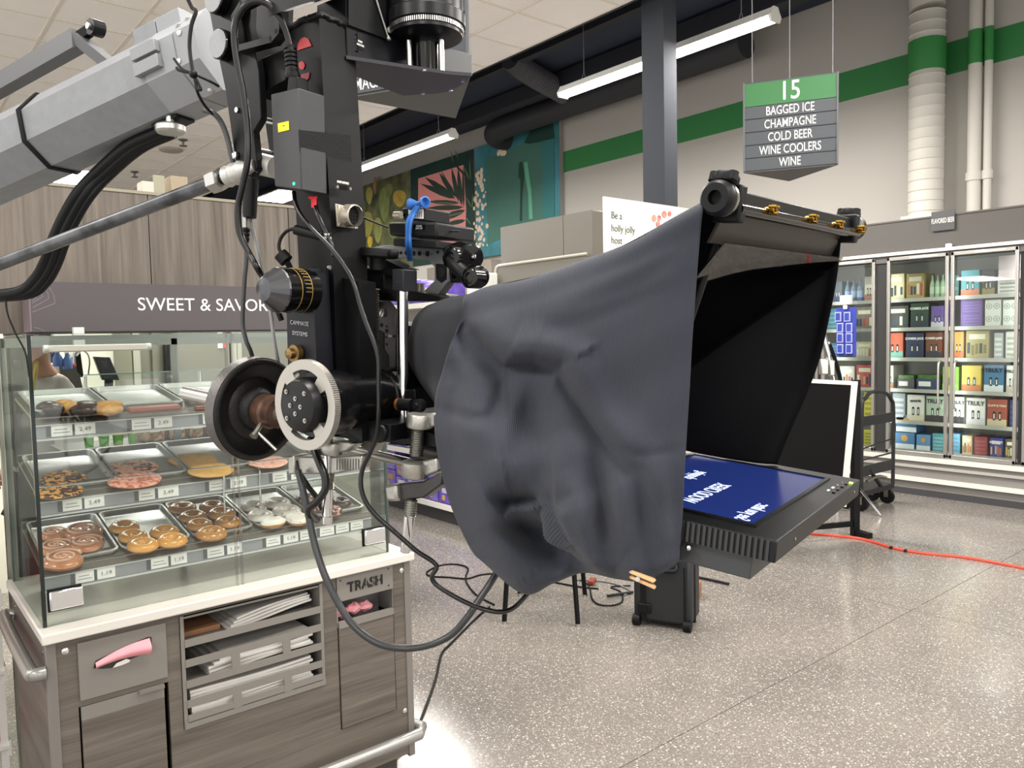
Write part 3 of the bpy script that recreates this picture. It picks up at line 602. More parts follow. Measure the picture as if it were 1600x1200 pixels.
# trash drop
obj('trash_panel', MB().box((1.152, F_-.004, .745), (1.363, F_+.012, .829)), grey_panel, case, bev=.001, label='grey plate reading TRASH')
text('TRASH', A(1.256, F_-.0046, .772), (1, 0, 0), (0, 0, 1), .031, mat('stencil_black', '#080808', .5), case, sx=.98, bold=.05)
stn = MB()
for x in (1.2125, 1.2385, 1.258, 1.2835, 1.3065): stn.box((x-.0012, F_-.0062, .77), (x+.0012, F_-.0052, .804))
obj('stencil_gap', stn, grey_panel, case)
dt = MB()
for x, z in ((1.345, .818), (1.345, .76), (1.165, .815)): dt.lathe((x, F_-.004, z), (0, -1, 0), [(.003, 0), (.003, .001)], 8)
obj('screw', dt, inkd, case)
obj('trash_chute', MB().box((1.154, F_+.1, .64), (1.362, F_+.11, .745)).add([(1.154, F_+.0, .745), (1.362, F_, .745), (1.362, F_+.1, .74), (1.154, F_+.1, .74)], [(0, 1, 2, 3)]).box((1.15, F_+.002, .66), (1.154, F_+.11, .745)).box((1.361, F_+.002, .66), (1.365, F_+.11, .745)), mat('chute_grey', '#8d8a88', .35, .4), case)
tr = obj('trash_door', MB().box((1.154, F_-.004, .318), (1.36, F_+.012, .655)), wood_h2, case, bev=.001)
obj('door_rail', MB().box((1.154, F_-.007, .656), (1.36, F_+.01, .676)), grey_panel, tr)
# glass box
cg = glass('case_glass', (.95, .97, .955), .06); ged = mat('glass_edge', '#0d1a17', .15)
GT = 1.63; GY = 2.352
for x0, x1 in ((.336, .842), (.863, 1.368)):
    p_ = obj('front_glass', MB().box((x0, GY, .861), (x1, GY+.006, GT)), cg, case, flat=True)
obj('glass_joint', MB().box((.842, GY-.004, .861), (.8475, GY+.008, GT)).box((.8575, GY-.004, .861), (.863, GY+.008, GT)), glass('acrylic', (.86, .87, .86), .25, .1), case, flat=True, label='clear acrylic joint between the front panes')
cge = glass('end_pane', (.88, .91, .89), .03)
cge.node_tree.nodes['Math'].inputs[1].default_value = .10
e_ = obj('end_glass', MB().box((.328, GY, .861), (.334, B_-.03, GT)), cge, case, flat=True)
obj('glass_edge', MB().box((.327, GY-.002, .861), (.3365, GY+.007, GT+.001)), ged, e_)
e_ = obj('end_glass', MB().box((1.37, GY, .861), (1.376, B_-.03, GT)), cg, case, flat=True)
obj('glass_edge', MB().box((1.3695, GY, .861), (1.3765, GY+.006, GT+.001)), mat('glass_edge_grey', '#3c4a48', .2), e_)
obj('back_frame', MB().box((.328, B_-.03, .861), (.343, B_-.01, GT)).box((1.361, B_-.03, .861), (1.376, B_-.01, GT)).box((.328, B_-.03, 1.60), (1.376, B_-.01, GT)).box((.84, B_-.03, .861), (.86, B_-.01, GT)), mat('case_frame', '#8d918c', .35, .6), case)
obj('top_glass', MB().box((.328, GY, GT), (1.376, B_-.01, GT+.006)), cg, case, flat=True)
obj('top_edge', MB().box((.34, GY+.004, GT-.012), (1.37, GY+.02, GT)), mat('top_rail_grey', '#8f948e', .3, .6), case)
for x0 in (.343, 1.276):
    cl = MB().box((x0, GY-.02, .905), (x0+.08, GY-.006, .957)); obj('glass_clamp', cl, chrome, case, bev=.004, label='chrome glass clamp')
    obj('clamp_pad', MB().box((x0-.003, GY-.006, .9), (x0+.078, GY, .96)), black_rubber, case)
# light tube under the top
lt = obj('case_lamp', MB().box((.40, 2.50, 1.585), (.66, 2.53, 1.605)), mat('lamp_white', '#d5cdc6', .5), case, bev=.004)
obj('lamp_bracket', MB().box((.465, 2.505, 1.6), (.492, 2.525, 1.655)), mat('bracket_clear', '#c9cdcb', .3), case)
for x in (.395, .665): obj('lamp_end', MB().cyl((x-.006, 2.515, 1.595), (x+.006, 2.515, 1.595), .011), mat('bracket_clear', '#c9cdcb', .3), case)
# shelves: (front height, back height, strip height)
lip_m = mat('lip_steel', '#8f8b82', .35, .9, bump=.05, bscale=80, stretch=(1, 30, 30)); rail_p = mat('price_channel', '#8f9194', .25); tag_m = mat('price_tag', '#e9e8e4', .5)
tray_m = mat('tray_aluminium', '#a9aca8', .38, .85, bump=.03, bscale=90, stretch=(1, 12, 1))
clear_m = mat('channel_lip', '#c3c5c4', .25)
YF, YB = 2.455, 2.74
SHV = [(1.412, 1.452, 1.352), (1.200, 1.256, 1.143), (.994, 1.05, .935)]
BX = [.349, .548, .75, .948, 1.155, 1.352]
def spt(k, x, y, up=0):
    zf, zb, _ = SHV[k]; return A(x, y, zf+(zb-zf)*(y-YF)/(YB-YF)+up)
TAGS = [[(80, 113), (117, 149), (206, 236), (241, 269), (317, 340)], [(98, 128), (132, 163), (217, 242), (247, 279), (327, 351), (360, 385), (426, 448), (455, 475)], [(118, 147), (152, 180), (236, 263), (267, 292), (324, 350), (355, 378), (416, 438), (443, 466), (469, 487), (500, 522), (525, 545), (548, 567)]]
PR = ['2.49', '2.49', '1.19']
for k, (zf, zb, zs) in enumerate(SHV):
    nmx = ('upper', 'middle', 'lower')[k]
    sh = obj('shelf', MB().prism([spt(k, .345, YF, -.012), spt(k, .345, YB+.03, -.012), spt(k, .345, YB+.03, -.004), spt(k, .345, YF, -.004)], (1.014, 0, 0)), lip_m, case)
    obj('shelf_lip', MB().prism([spt(k, .345, YF+.035, .012), spt(k, .345, YF+.035, .006), A(.345, YF-.013, zs+.036), A(.345, YF-.016, zs+.041)], (1.014, 0, 0)), lip_m, sh)
    obj('back_rail', MB().prism([spt(k, .345, YB+.022, -.05), spt(k, .345, YB+.035, -.05), spt(k, .345, YB+.035, .012), spt(k, .345, YB+.022, .012)], (1.014, 0, 0)), mat('back_rail_dark', '#4b4f4b', .5), sh)
    obj('price_channel', MB().box((.345, YF-.017, zs), (1.359, YF-.013, zs+.036)), rail_p, sh)
    obj('channel_lip', MB().box((.345, YF-.022, zs-.006), (1.359, YF-.012, zs-.001)).box((.345, YF-.021, zs+.034), (1.359, YF-.013, zs+.037)), clear_m, sh)
    tb = None
    for q, (a, b) in enumerate(TAGS[k]):
        # solve pixel column on the strip line (y and z known)
        def col(px):
            P0 = A(0, YF-.018, zs+.018)-EYE; n_ = CR*FPX-(px-800)*cf  # points whose column is px satisfy n.(P-EYE)=0
            return -np.dot(n_, P0)/n_[0]
        xa, xb = col(a), col(b)
        obj('price_tag', MB().box((xa, YF-.0185, zs+.003), (xb, YF-.0165, zs+.033)), tag_m, sh)
        obj('tag_clip', MB().box((xa-.012, YF-.0182, zs+.003), (xa-.001, YF-.0165, zs+.033)), mat('clip_grey', '#55585b', .5), sh)
        if q % 2 and (xb-xa) > .03 and k < 2 or (k == 2 and q in (1, 3, 5, 7)): text(PR[k], A((xa+xb)/2, YF-.0187, zs+.013), (1, 0, 0), (0, 0, 1), .011, mat('ink_grey', '#5a5a5a', .6), sh, sx=1.1)
        else: obj('tag_print', MB().box((xa+.008, YF-.0189, zs+.021), (xb-.012, YF-.0184, zs+.023)).box((xa+.005, YF-.0189, zs+.012), (xb-.006, YF-.0184, zs+.014)), mat('ink_grey', '#8a8a88', .6), sh)
wr = MB()
for x in (.843, .958): wr.tube([(x-.012, YF+.03, 1.215), (x, YF-.02, 1.20), (x, YF-.022, 1.15), (x, YF-.02, 1.075), (x, YF+.01, 1.068), (x-.01, YF+.02, 1.07)], .0032, 6)
obj('wire_hook', wr, chrome, case)
# sheet trays
WH = ['upper', 'middle', 'lower']; ORDN = ['first', 'second', 'third', 'fourth', 'fifth']
TRAYC = {(0, 0): 'holding chocolate-dipped palmiers', (0, 1): 'almost empty with one flat red-brown bar', (0, 2): 'behind the weight plate', (0, 3): 'mostly hidden by the dial', (0, 4): 'at the far right end',
         (1, 0): 'holding black-speckled cookies', (1, 1): 'holding pink-sprinkled cookies', (1, 2): 'holding plain tan cookies', (1, 3): 'holding a pink cookie', (1, 4): 'at the far right end',
         (2, 0): 'holding cinnamon swirls', (2, 1): 'holding glazed ring donuts', (2, 2): 'holding caramel-iced donuts', (2, 3): 'holding white-iced donuts', (2, 4): 'holding chocolate donuts'}
for k in range(3):
    for i in range(5):
        x0, x1 = BX[i]+.003, BX[i+1]-.003; y0, y1 = YF+.002, YB+.018
        t = MB()
        def rr_(ins, up, rc, n=4):
            pts = []
            for cx_, cy_, a0 in ((x1-ins-rc, y1-ins-rc, 0), (x0+ins+rc, y1-ins-rc, 90), (x0+ins+rc, y0+ins+rc, 180), (x1-ins-rc, y0+ins+rc, 270)):
                for a in np.linspace(a0, a0+90, n): pts.append(spt(k, cx_+rc*math.cos(math.radians(a)), cy_+rc*math.sin(math.radians(a)), up))
            return pts
        rings = [rr_(0, .012, .02), rr_(0, .016, .02), rr_(.006, .016, .018), rr_(.011, .002, .015), rr_(.013, .001, .014)]
        n_ = len(rings[0]); vs = [p for r_ in rings for p in r_]; fs = []
        for r_ in range(len(rings)-1):
            for j in range(n_): fs.append((r_*n_+j, r_*n_+(j+1) % n_, (r_+1)*n_+(j+1) % n_, (r_+1)*n_+j))
        fs.append(tuple(range((len(rings)-1)*n_, len(rings)*n_)))
        t.add(vs, fs)
        tag(obj('bakery_tray', t, tray_m), '%s tray on the %s pastry shelf, %s' % (ORDN[i], WH[k], TRAYC[(k, i)]), 'tray', 'aluminium trays in the pastry case')
# ------------------------------------------------------------------ pastries
def icing(n, c, c2, sc=60, rough=.35, thr=.5):
    m = mat(n, c, rough, coat=.25)
    nd = m.node_tree.nodes; L = m.node_tree.links; p = nd['Principled BSDF']; tc = nd.new('ShaderNodeTexCoord'); t = nd.new('ShaderNodeTexNoise'); t.inputs['Scale'].default_value = sc; t.inputs['Detail'].default_value = 2
    r = nd.new('ShaderNodeValToRGB'); r.color_ramp.elements[0].position = thr-.03; r.color_ramp.elements[1].position = thr+.03; r.color_ramp.elements[0].color = lin(c); r.color_ramp.elements[1].color = lin(c2)
    L.new(tc.outputs['Object'], t.inputs[0]); L.new(t.outputs[0], r.inputs[0]); L.new(r.outputs[0], p.inputs['Base Color']); return m
dough = mat('fried_dough', '#c98d45', .55, var=.25, vscale=25)
def donut(k, bx, label, name, shape, body, top=None, sq=.5, yaw_=0, rowz=0, group=None, cat='pastry'):
    x0, y0, x1, y1 = bx; cx_, cy_ = (x0+x1)/2, (y0+y1)/2
    # point on the sloping tray under the pastry's middle
    zf, zb, _ = SHV[k]; P0 = A(.5, YF, zf); nn = nrm(np.cross(A(1, 0, 0), A(0, YB-YF, zb-zf)))
    c = onpl(cx_, cy_+3, P0+nn*.012, nn); D = np.dot(c-EYE, cf); r = (x1-x0)/2*D/FPX
    hh = {'ring': .027, 'round': .026, 'cookie': .011, 'palm': .03, 'bar': .012, 'stick': .028}[shape]
    c = onpl(cx_, cy_, P0+nn*(.003+hh*.5), nn); base = c-nn*hh*.5
    t = thing(name, label, cat, base, group)
    mb = MB()
    if shape == 'ring':
        ri = r*.2; prof = [(ri, hh*.45), (ri+r*.08, hh*.18), (r*.6, 0.001), (r*.9, hh*.18), (r, hh*.45)]
        mb.lathe(base, nn, prof, 24, caps=False)
        tp = [(r*1.005, hh*.42), (r*.97, hh*.68), (r*.8, hh*.93), (r*.6, hh), (r*.4, hh*.9), (ri+r*.05, hh*.66), (ri, hh*.45)]
        obj('dough', mb, body, t, ang=80); obj('icing', MB().lathe(base, nn, tp, 24, caps=False), top or body, t, ang=80)
    elif shape in ('round', 'cookie', 'stick'):
        rd = random.Random(int(cx_*7+cy_)); ph = [rd.uniform(0, 6) for _ in range(4)]
        sx, sy = (1, 1) if shape != 'stick' else (1, .55)
        vs = []; fs = []; n = 28
        lv = [(.8, 0), (.97, .2), (1, .45), (.94, .72), (.7, .93), (.35, 1.0), (.02, 1.0)]
        ex = A(math.cos(yaw_), math.sin(yaw_), 0); ex = nrm(ex-nn*np.dot(ex, nn)); ey = np.cross(nn, ex)
        for rr, h in lv:
            for j in range(n):
                a = 2*math.pi*j/n; wv = 1+(.04*math.sin(2*a+ph[0])+.03*math.sin(3*a+ph[1])+.015*math.sin(7*a+ph[2]))*(1 if shape != 'stick' else .4)
                vs.append(base+ex*math.cos(a)*r*rr*wv*sx+ey*math.sin(a)*r*rr*wv*sy*1.0+nn*hh*h*(1+.05*math.sin(5*a+ph[3])*rr))
        for q in range(len(lv)-1):
            for j in range(n): fs.append((q*n+j, q*n+(j+1) % n, (q+1)*n+(j+1) % n, (q+1)*n+j))
        kk = 2*n if top else len(fs)
        mb.add(vs, fs[:kk]+([tuple(range((len(lv)-1)*n, len(lv)*n))] if not top else []))
        obj('dough', mb, body, t, ang=80)
        if top: obj('icing', MB().add(vs, fs[2*n:]+[tuple(range((len(lv)-1)*n, len(lv)*n))]), top, t, ang=80)
        if shape == 'round' and 'swirl' in label:
            sp = [base+nn*(hh*1.02)+(ex*math.cos(a)+ey*math.sin(a))*r*.85*(1-a/16) for a in np.linspace(0, 14, 60)]
            obj('swirl', MB().tube(sp, r*.07, 6, smooth=False), mat('swirl_glaze', '#caa28c', .35), t)
    elif shape == 'palm':
        ex = A(math.cos(yaw_), math.sin(yaw_), 0); ex = nrm(ex-nn*np.dot(ex, nn)); ey = np.cross(nn, ex)
        for s, (m_, nme) in ((-1, (top, 'chocolate_half')), (1, (body, 'baked_half'))):
            q = MB()
            for lobe in (-.42, .42):
                c_ = base+ey*lobe*r*.85+nn*hh*.5+ex*s*r*.42
                vs = []; fs = []; n = 18
                for iy in range(9):
                    a = math.pi*iy/8
                    for j in range(n):
                        b = 2*math.pi*j/n; vs.append(c_+ex*r*.58*math.sin(a)*math.cos(b)*(1+.06*math.sin(3*b))+ey*r*.46*math.sin(a)*math.sin(b)+nn*hh*.55*-math.cos(a))
                for iy in range(8):
                    for j in range(n): fs.append((iy*n+j, iy*n+(j+1) % n, (iy+1)*n+(j+1) % n, (iy+1)*n+j))
                q.add(vs, fs)
            obj(nme, q, m_, t, ang=80)
    elif shape == 'bar':
        ex = A(1, 0, 0); ey = np.cross(nn, ex)
        obj('slab', MB().obox(base+nn*hh/2, ex*2*r, ey*r*.5, nn*hh), body, t, bev=.004)
        obj('glaze', MB().obox(base+nn*(hh+.001), ex*1.9*r, ey*r*.42, nn*.003), top, t, bev=.001)
    return t
choc = mat('dark_chocolate', '#33231f', .35, bump=.2, bscale=60); bisc = mat('baked_biscuit', '#c79a52', .6, var=.35, vscale=40, vcol='#8a5a28')
pg = 'pastries in the glass case'
donut(0, (64, 617, 121, 655), 'left chocolate-dipped palmier on the upper pastry shelf', 'palmier', 'palm', bisc, choc, yaw_=.25, group=pg)
donut(0, (114, 621, 189, 654), 'right chocolate-dipped palmier on the upper pastry shelf', 'palmier', 'palm', bisc, choc, yaw_=-.25, group=pg)
donut(0, (202, 631, 280, 647), 'flat red-brown bar in the second tray of the upper shelf', 'pastry_bar', 'bar', mat('red_brown_bar', '#7a4030', .5, bump=.3, bscale=80), mat('bar_glaze', '#8c5140', .4), group=pg)
donut(0, (304, 632, 350, 644), 'flat dark bar half hidden behind the bar end of the weight', 'pastry_bar', 'bar', mat('dark_bar', '#5a3428', .5), mat('dark_bar_glaze', '#6a4034', .4), group=pg)
spk = icing('black_speckle', '#c98f48', '#2c1d18', 75, .4, .5); pks = icing('pink_sprinkle', '#d99a86', '#b0604a', 80, .5, .52); tanc = mat('tan_cookie', '#cfa055', .65, var=.2, vscale=60)
donut(1, (65, 735, 132, 758), 'back black-speckled cookie at the left of the middle shelf', 'cookie', 'cookie', tanc, spk, group=pg)
donut(1, (56, 755, 127, 777), 'front black-speckled cookie at the left of the middle shelf', 'cookie', 'cookie', tanc, spk, group=pg)
donut(1, (166, 721, 244, 742), 'back sprinkled cookie, half pink half chocolate, on the middle shelf', 'cookie', 'cookie', tanc, icing('pink_choc_sprinkle', '#d39a80', '#4a2f26', 60, .5, .55), group=pg)
donut(1, (172, 739, 250, 759), 'front pink-sprinkled cookie in the second tray of the middle shelf', 'cookie', 'cookie', tanc, pks, group=pg)
donut(1, (267, 708, 338, 729), 'back plain tan cookie in the third tray of the middle shelf', 'cookie', 'cookie', tanc, None, group=pg)
donut(1, (293, 724, 364, 743), 'front plain tan cookie behind the acrylic joint', 'cookie', 'cookie', tanc, None, group=pg)
donut(1, (386, 712, 448, 730), 'pink-iced cookie under the weight plate', 'cookie', 'cookie', tanc, icing('pink_icing', '#dfaa98', '#c97a6a', 90, .5, .6), group=pg)
cin = mat('cinnamon_bun', '#b9773f', .5, var=.35, vscale=18, vcol='#8d4f28')
for bx, w_ in (((100, 818, 157, 846), 'back right'), ((109, 836, 161, 866), 'middle right'), ((64, 825, 102, 847), 'back left'), ((62, 843, 112, 872), 'middle left'), ((68, 862, 128, 889), 'front')):
    donut(2, bx, 'glazed cinnamon swirl, %s of the first lower tray' % w_, 'cinnamon_roll', 'round', cin, mat('cinnamon_glaze', '#c0855c', .25, coat=.4, var=.3, vscale=22, vcol='#a2623a'), group=pg)
gld = mat('glazed_ring', '#d99b48', .25, coat=.5, var=.15, vscale=12)
for bx, w_ in (((172, 811, 216, 837), 'left column, back'), ((186, 825, 229, 852), 'left column, middle'), ((200, 839, 247, 865), 'left column, front'), ((235, 818, 279, 845), 'right column, back'), ((246, 832, 292, 857), 'right column, front')):
    donut(2, bx, 'glazed ring donut, %s of the second lower tray' % w_, 'ring_donut', 'ring', dough, gld, group=pg)
car = mat('caramel_icing', '#b67f3c', .22, coat=.5, var=.1, vscale=10)
for bx, w_ in (((264, 780, 306, 808), 'left column, back'), ((280, 795, 323, 820), 'left column, second'), ((292, 809, 332, 832), 'left column, third'), ((307, 822, 354, 845), 'left column, front'), ((312, 780, 352, 804), 'right column, back'), ((325, 791, 367, 814), 'right column, middle'), ((336, 803, 376, 829), 'right column, front')):
    donut(2, bx, 'caramel-iced ring donut, %s of the third lower tray' % w_, 'ring_donut', 'ring', dough, car, group=pg)
whi = mat('white_icing', '#e6e1d8', .3, coat=.4); whs = icing('white_sprinkle', '#e2dcd2', '#c98a86', 95, .35, .63)
for bx, w_, m_, sh_ in (((377, 780, 414, 803), 'sprinkled, back left', whs, 'ring'), ((414, 777, 454, 796), 'sprinkled, back right', whs, 'ring'), ((386, 795, 428, 818), 'plain, middle left', whi, 'ring'), ((426, 789, 470, 808), 'sprinkled, middle right', whs, 'ring'), ((406, 805, 448, 826), 'plain long bar, front left', whi, 'stick'), ((445, 800, 484, 820), 'sprinkled, front right', whs, 'round')):
    donut(2, bx, 'white-iced donut, %s of the fourth lower tray' % w_, 'iced_donut', sh_, dough, m_, group=pg)
chi = mat('choc_icing', '#3a2620', .25, coat=.5); chs = icing('choc_sprinkle', '#4a2f2a', '#c99a90', 100, .35, .53)
for bx, w_, m_ in (((462, 769, 494, 790), 'sprinkled, back left', chs), ((514, 773, 549, 797), 'plain, back right', chi), ((507, 789, 535, 808), 'sprinkled, front right', chs), ((484, 786, 512, 804), 'sprinkled, front left', chs)):
    donut(2, bx, 'chocolate-iced ring donut, %s of the last lower tray' % w_, 'ring_donut', 'ring', dough, m_, group=pg)
# paper bags in the rack
bagm = mat('paper_bag', '#d2cfc9', .6, var=.08, vscale=10); bagb = mat('kraft_paper', '#8a6242', .7)
rb = random.Random(5); bg = 'paper bags in the rack under the counter'
def bag(z, x0, x1, y0, y1, th, tilt, lab, m=bagm, lift=0):
    G = [[A(x0+(x1-x0)*u, y0+(y1-y0)*v+.01*u*tilt, z+lift*(u)+tilt*.02*u*(1-v)+.003*math.sin(5*u+z*90)) for v in np.linspace(0, 1, 4)] for u in np.linspace(0, 1, 10)]
    top = MB().grid(G); n0 = len(top.v); G2 = [[p+A(0, 0, th) for p in r_] for r_ in G]
    top.grid(G2); a, b = 10, 4
    rim = [(i, 0) for i in range(a)]+[(a-1, j) for j in range(1, b)]+[(i, b-1) for i in range(a-2, -1, -1)]+[(0, j) for j in range(b-2, 0, -1)]
    ids = [i*b+j for i, j in rim]; top.f += [(ids[q], ids[(q+1) % len(ids)], ids[(q+1) % len(ids)]+n0, ids[q]+n0) for q in range(len(ids))]; top.m += [0]*len(ids)
    return tag(obj('paper_bag', top, m, ang=60), lab, 'bag', bg)
for k in range(4): bag(.7365+.0075*k, .80+.012*k, 1.075-.004*(k % 2), F_+.02+.006*k, F_+.24, .006, .6, 'white paper bag in the loose pile on the top rack shelf, %s' % ['lowest', 'second up', 'third up', 'topmost'][k], lift=.012)
tag(obj('kraft_box', MB().box((.675, F_+.05, .7355), (.79, F_+.24, .752)), bagb, bev=.003), 'flat brown kraft carton on the top rack shelf, left of the white bags', 'box')
for k in range(6): bag(.6155+.0085*k, .70+.018*k if k > 2 else .74, 1.07-.006*(k % 3), F_+.012+.004*(k % 3), F_+.25, .0072, .3, 'white paper bag on the middle rack shelf, %s' % ['lowest', 'second up', 'third up', 'fourth up', 'fifth up', 'topmost'][k], lift=.006)
for k in range(8): bag(.5135+.0092*k, .685-.0005*k, 1.065-.005*(k % 3), F_+.01+.003*(k % 2), F_+.25, .0082, .1, 'white paper bag on the bottom rack shelf, %s' % ['lowest', 'second up', 'third up', 'fourth up', 'fifth up', 'sixth up', 'seventh up', 'topmost'][k])
for k, (x, z) in enumerate(((1.19, .688), (1.235, .693), (1.28, .69))):
    t = MB(); rd = random.Random(k); t.sphere((x, F_+.05, z), .022, 10, 7, (1.3, 1, .8)); t.v = [tuple(np.array(p)+A(rd.uniform(-.004, .004), rd.uniform(-.004, .004), rd.uniform(-.004, .004))) for p in t.v]
    tag(obj('crumpled_tissue', t, pk, flat=True), 'crumpled pink tissue in the trash opening, %s' % ['left', 'middle', 'right'][k], 'tissue', 'pink tissues in the trash opening')
# ------------------------------------------------------------------ bakery front above and behind the case
HY = 3.30
obj_h = struct('wall_bakery', MB().box((-1.5, HY+.18, 1.655), (1.62, HY+.30, 2.22)), mat('bulkhead_core', '#6f675f', .6))
xq = -1.5
while xq < 1.62:
    wq = .61; obj('wall_plank', MB().box((xq+.002, HY+.165, 1.655), (min(1.62, xq+wq)-.002, HY+.18, 2.225)), wood_v, obj_h, flat=True); xq += wq
obj('wall_cap', MB().box((-1.5, HY+.16, 2.22), (1.62, HY+.31, 2.232)), mat('cap_grey', '#97907f', .6), obj_h)
sg = thing('bakery_sign', 'mauve grey fascia sign reading SWEET & SAVORY over the pastry case', 'sign', (1.1, HY+.08, 1.655))
obj('board', MB().box((.48, HY, 1.655), (1.62, HY+.16, 1.84)), mat('sign_mauve', '#504a4c', .55), sg, flat=True)
obj('end_face', MB().box((.474, HY+.002, 1.657), (.48, HY+.16, 1.84)), mat('sign_end', '#77696e', .6), sg)
obj('bottom_edge', MB().box((.48, HY-.004, 1.648), (1.62, HY+.16, 1.656)), black_matte, sg)
text('SWEET & SAVORY', A(.838, HY-.0005, 1.737), (1, 0, 0), (0, 0, 1), .05, white_paint, sg, sx=.98, align='LEFT')
ln = MB(); lm = mat('shell_line', '#9b9095', .6)
def poly_line(pts, w_=.0018):
    P_ = [ony(x, y, HY-.001) for x, y in pts]
    for a, b in zip(P_[:-1], P_[1:]): ln.tube([a, b], w_/2, 4, smooth=False)
for pts in ([(50, 488), (86, 474), (84, 461), (76, 448), (67, 443)], [(51, 481), (76, 467), (75, 458), (68, 451), (50, 446)], [(50, 474), (66, 464), (63, 456), (50, 450)], [(50, 471), (57, 465), (50, 459)], [(52, 512), (62, 514), (70, 518)]): poly_line(pts)
obj('shell_emblem', ln, lm, sg, label='thin line-drawn shell emblem')
# bits on top of the bulkhead
t = thing('metal_bracket', 'small perforated metal bracket standing on the bakery bulkhead', 'bracket', (.92, HY+.24, 2.232))
a = ony(231, 278, HY+.3); b = ony(249, 297, HY+.3)
obj('plate', MB().box((a[0], HY+.22, 2.232), (b[0], HY+.23, a[2])), mat('galvanized', '#9a9684', .45, .5), t)
obj('flange', MB().box((a[0]-.045, HY+.22, 2.232), (a[0], HY+.30, a[2]-.03)), mat('flange_white', '#cfcabf', .5), t)
tag(obj('wood_offcut', MB().box((ony(256, 290, HY+.3)[0], HY+.2, 2.232), (ony(282, 290, HY+.3)[0], HY+.30, ony(270, 282, HY+.3)[2])), mat('pine_offcut', '#a6977f', .6), bev=.002), 'short pine offcut lying on the bakery bulkhead beside the bracket', 'wood')
# bakery interior
bw = mat('bakery_wall', '#d6d6c6', .7); st = mat('walkin_steel', '#7b7a6e', .38, .75, var=.15, vscale=2)
struct('wall_kitchen', MB().box((-2, 6.0, 0), (3.0, 6.1, 2.6)), bw)
t = thing('walk_in_freezer', 'tall stainless walk-in freezer front with doors behind the pastry case', 'freezer', (1.75, 5.6, 0))
xa = ony(206, 560, 5.5)[0]
obj('body', MB().box((xa, 5.5, 0), (3.0, 5.98, 2.6)), st, t)
for xx0, xx1 in ((236, 350), (375, 450)):
    a = ony(xx0, 560, 5.5)[0]; b = ony(xx1, 560, 5.5)[0]
    obj('door', MB().box((a, 5.47, .1), (b, 5.5, 2.3)), mat('door_steel', '#77766a', .4, .7, bump=.05, bscale=300), t, bev=.006)
for x in (209, 362, 369): 
    a = ony(x, 560, 5.46)[0]; obj('frame_post', MB().box((a, 5.44, 0), (a+.035, 5.47, 2.5)), mat('post_steel', '#a8a89c', .35, .7), t)
a = ony(262, 560, 5.46)[0]
obj('handle', MB().box((a-.03, 5.40, 1.2), (a+.02, 5.46, 1.62)), black_plastic, t, bev=.01)
obj('label', MB().box((ony(341, 540, 5.46)[0], 5.46, ony(341, 544, 5.46)[2]), (ony(348, 540, 5.46)[0], 5.468, ony(345, 534, 5.46)[2])), white_paint, t)
obj('red_label', MB().box((ony(348.5, 540, 5.46)[0], 5.46, ony(341, 544, 5.46)[2]), (ony(353, 540, 5.46)[0], 5.468, ony(345, 534, 5.46)[2])), mat('red_print', '#a83a34', .5), t)
# back counter with glass guard, till screen, machine
bc = thing('back_counter', 'grey steel back counter seen through the pastry case', 'counter', (1.2, 4.2, 0))
obj('cabinet', MB().box((.62, 4.14, 0), (2.4, 4.6, .95)), mat('counter_grey', '#8c8c80', .5), bc); obj('top', MB().box((.60, 4.11, .95), (2.42, 4.62, .98)), steel, bc)
gp_ = MB(); 
for px_ in (133, 313): a = ony(px_, 600, 4.14); gp_.cyl((a[0], 4.14, .98), (a[0], 4.14, 1.46), .009)
obj('guard_post', gp_, chrome, bc); a = ony(133, 600, 4.14)[0]
obj('guard_glass', MB().box((a, 4.138, 1.02), (2.3, 4.144, 1.465)), cg, bc, flat=True)
obj('guard_edge', MB().box((a, 4.137, 1.462), (2.3, 4.145, 1.467)), mat('edge_green', '#8fb0a4', .2), bc)
t = thing('till_screen', 'black till screen on a stalk behind the pastry case', 'screen', (.85, 4.25, .98))
obj('screen', MB().prism([ony(146, 557, 4.25), ony(172, 558, 4.25), ony(187, 594, 4.25), ony(160, 594, 4.25)], (0, .03, 0)), mat('screen_black', '#22272a', .25), t, bev=.004)
obj('stand', MB().cyl(ony(170, 592, 4.27), ony(170, 615, 4.27), .02).cyl((ony(170, 615, 4.27)[0], 4.27, .98), (ony(170, 615, 4.27)[0], 4.27, 1.0), .07), black_plastic, t)
text('-- --- --', ony(160, 566, 4.248), (1, 0, -.05), (0, 0, 1), .01, mat('ink_grey', '#8a8a88', .6), t)
obj('screen_wire', MB().tube([ony(124, 545, 4.6), ony(136, 552, 4.5), ony(140, 565, 4.45), ony(138, 585, 4.4)], .004, 6), black_rubber, t)
t = thing('wrapping_machine', 'grey food wrapping machine with blue bottles behind the pastry case', 'machine', ony(115, 600, 4.3)*A(1, 1, 0)+A(0, 0, .98))
P1 = lambda x, y, Y=4.3: ony(x, y, Y)
obj('body', MB().prism([P1(92, 570), P1(122, 572), P1(132, 615), P1(95, 615)], (0, .25, 0)), mat('machine_grey', '#55544e', .4, .4), t, bev=.006)
obj('hood', MB().prism([P1(118, 555), P1(126, 552), P1(131, 590), P1(120, 580)], (0, .2, 0)), black_plastic, t)
obj('arm', MB().tube([P1(113, 570), P1(114, 540), P1(120, 532), P1(124, 545), P1(118, 556)], .01, 8), chrome, t)
obj('button', MB().sphere(P1(114.5, 571, 4.28), .012), mat('button_red', '#b5403c', .4), t)
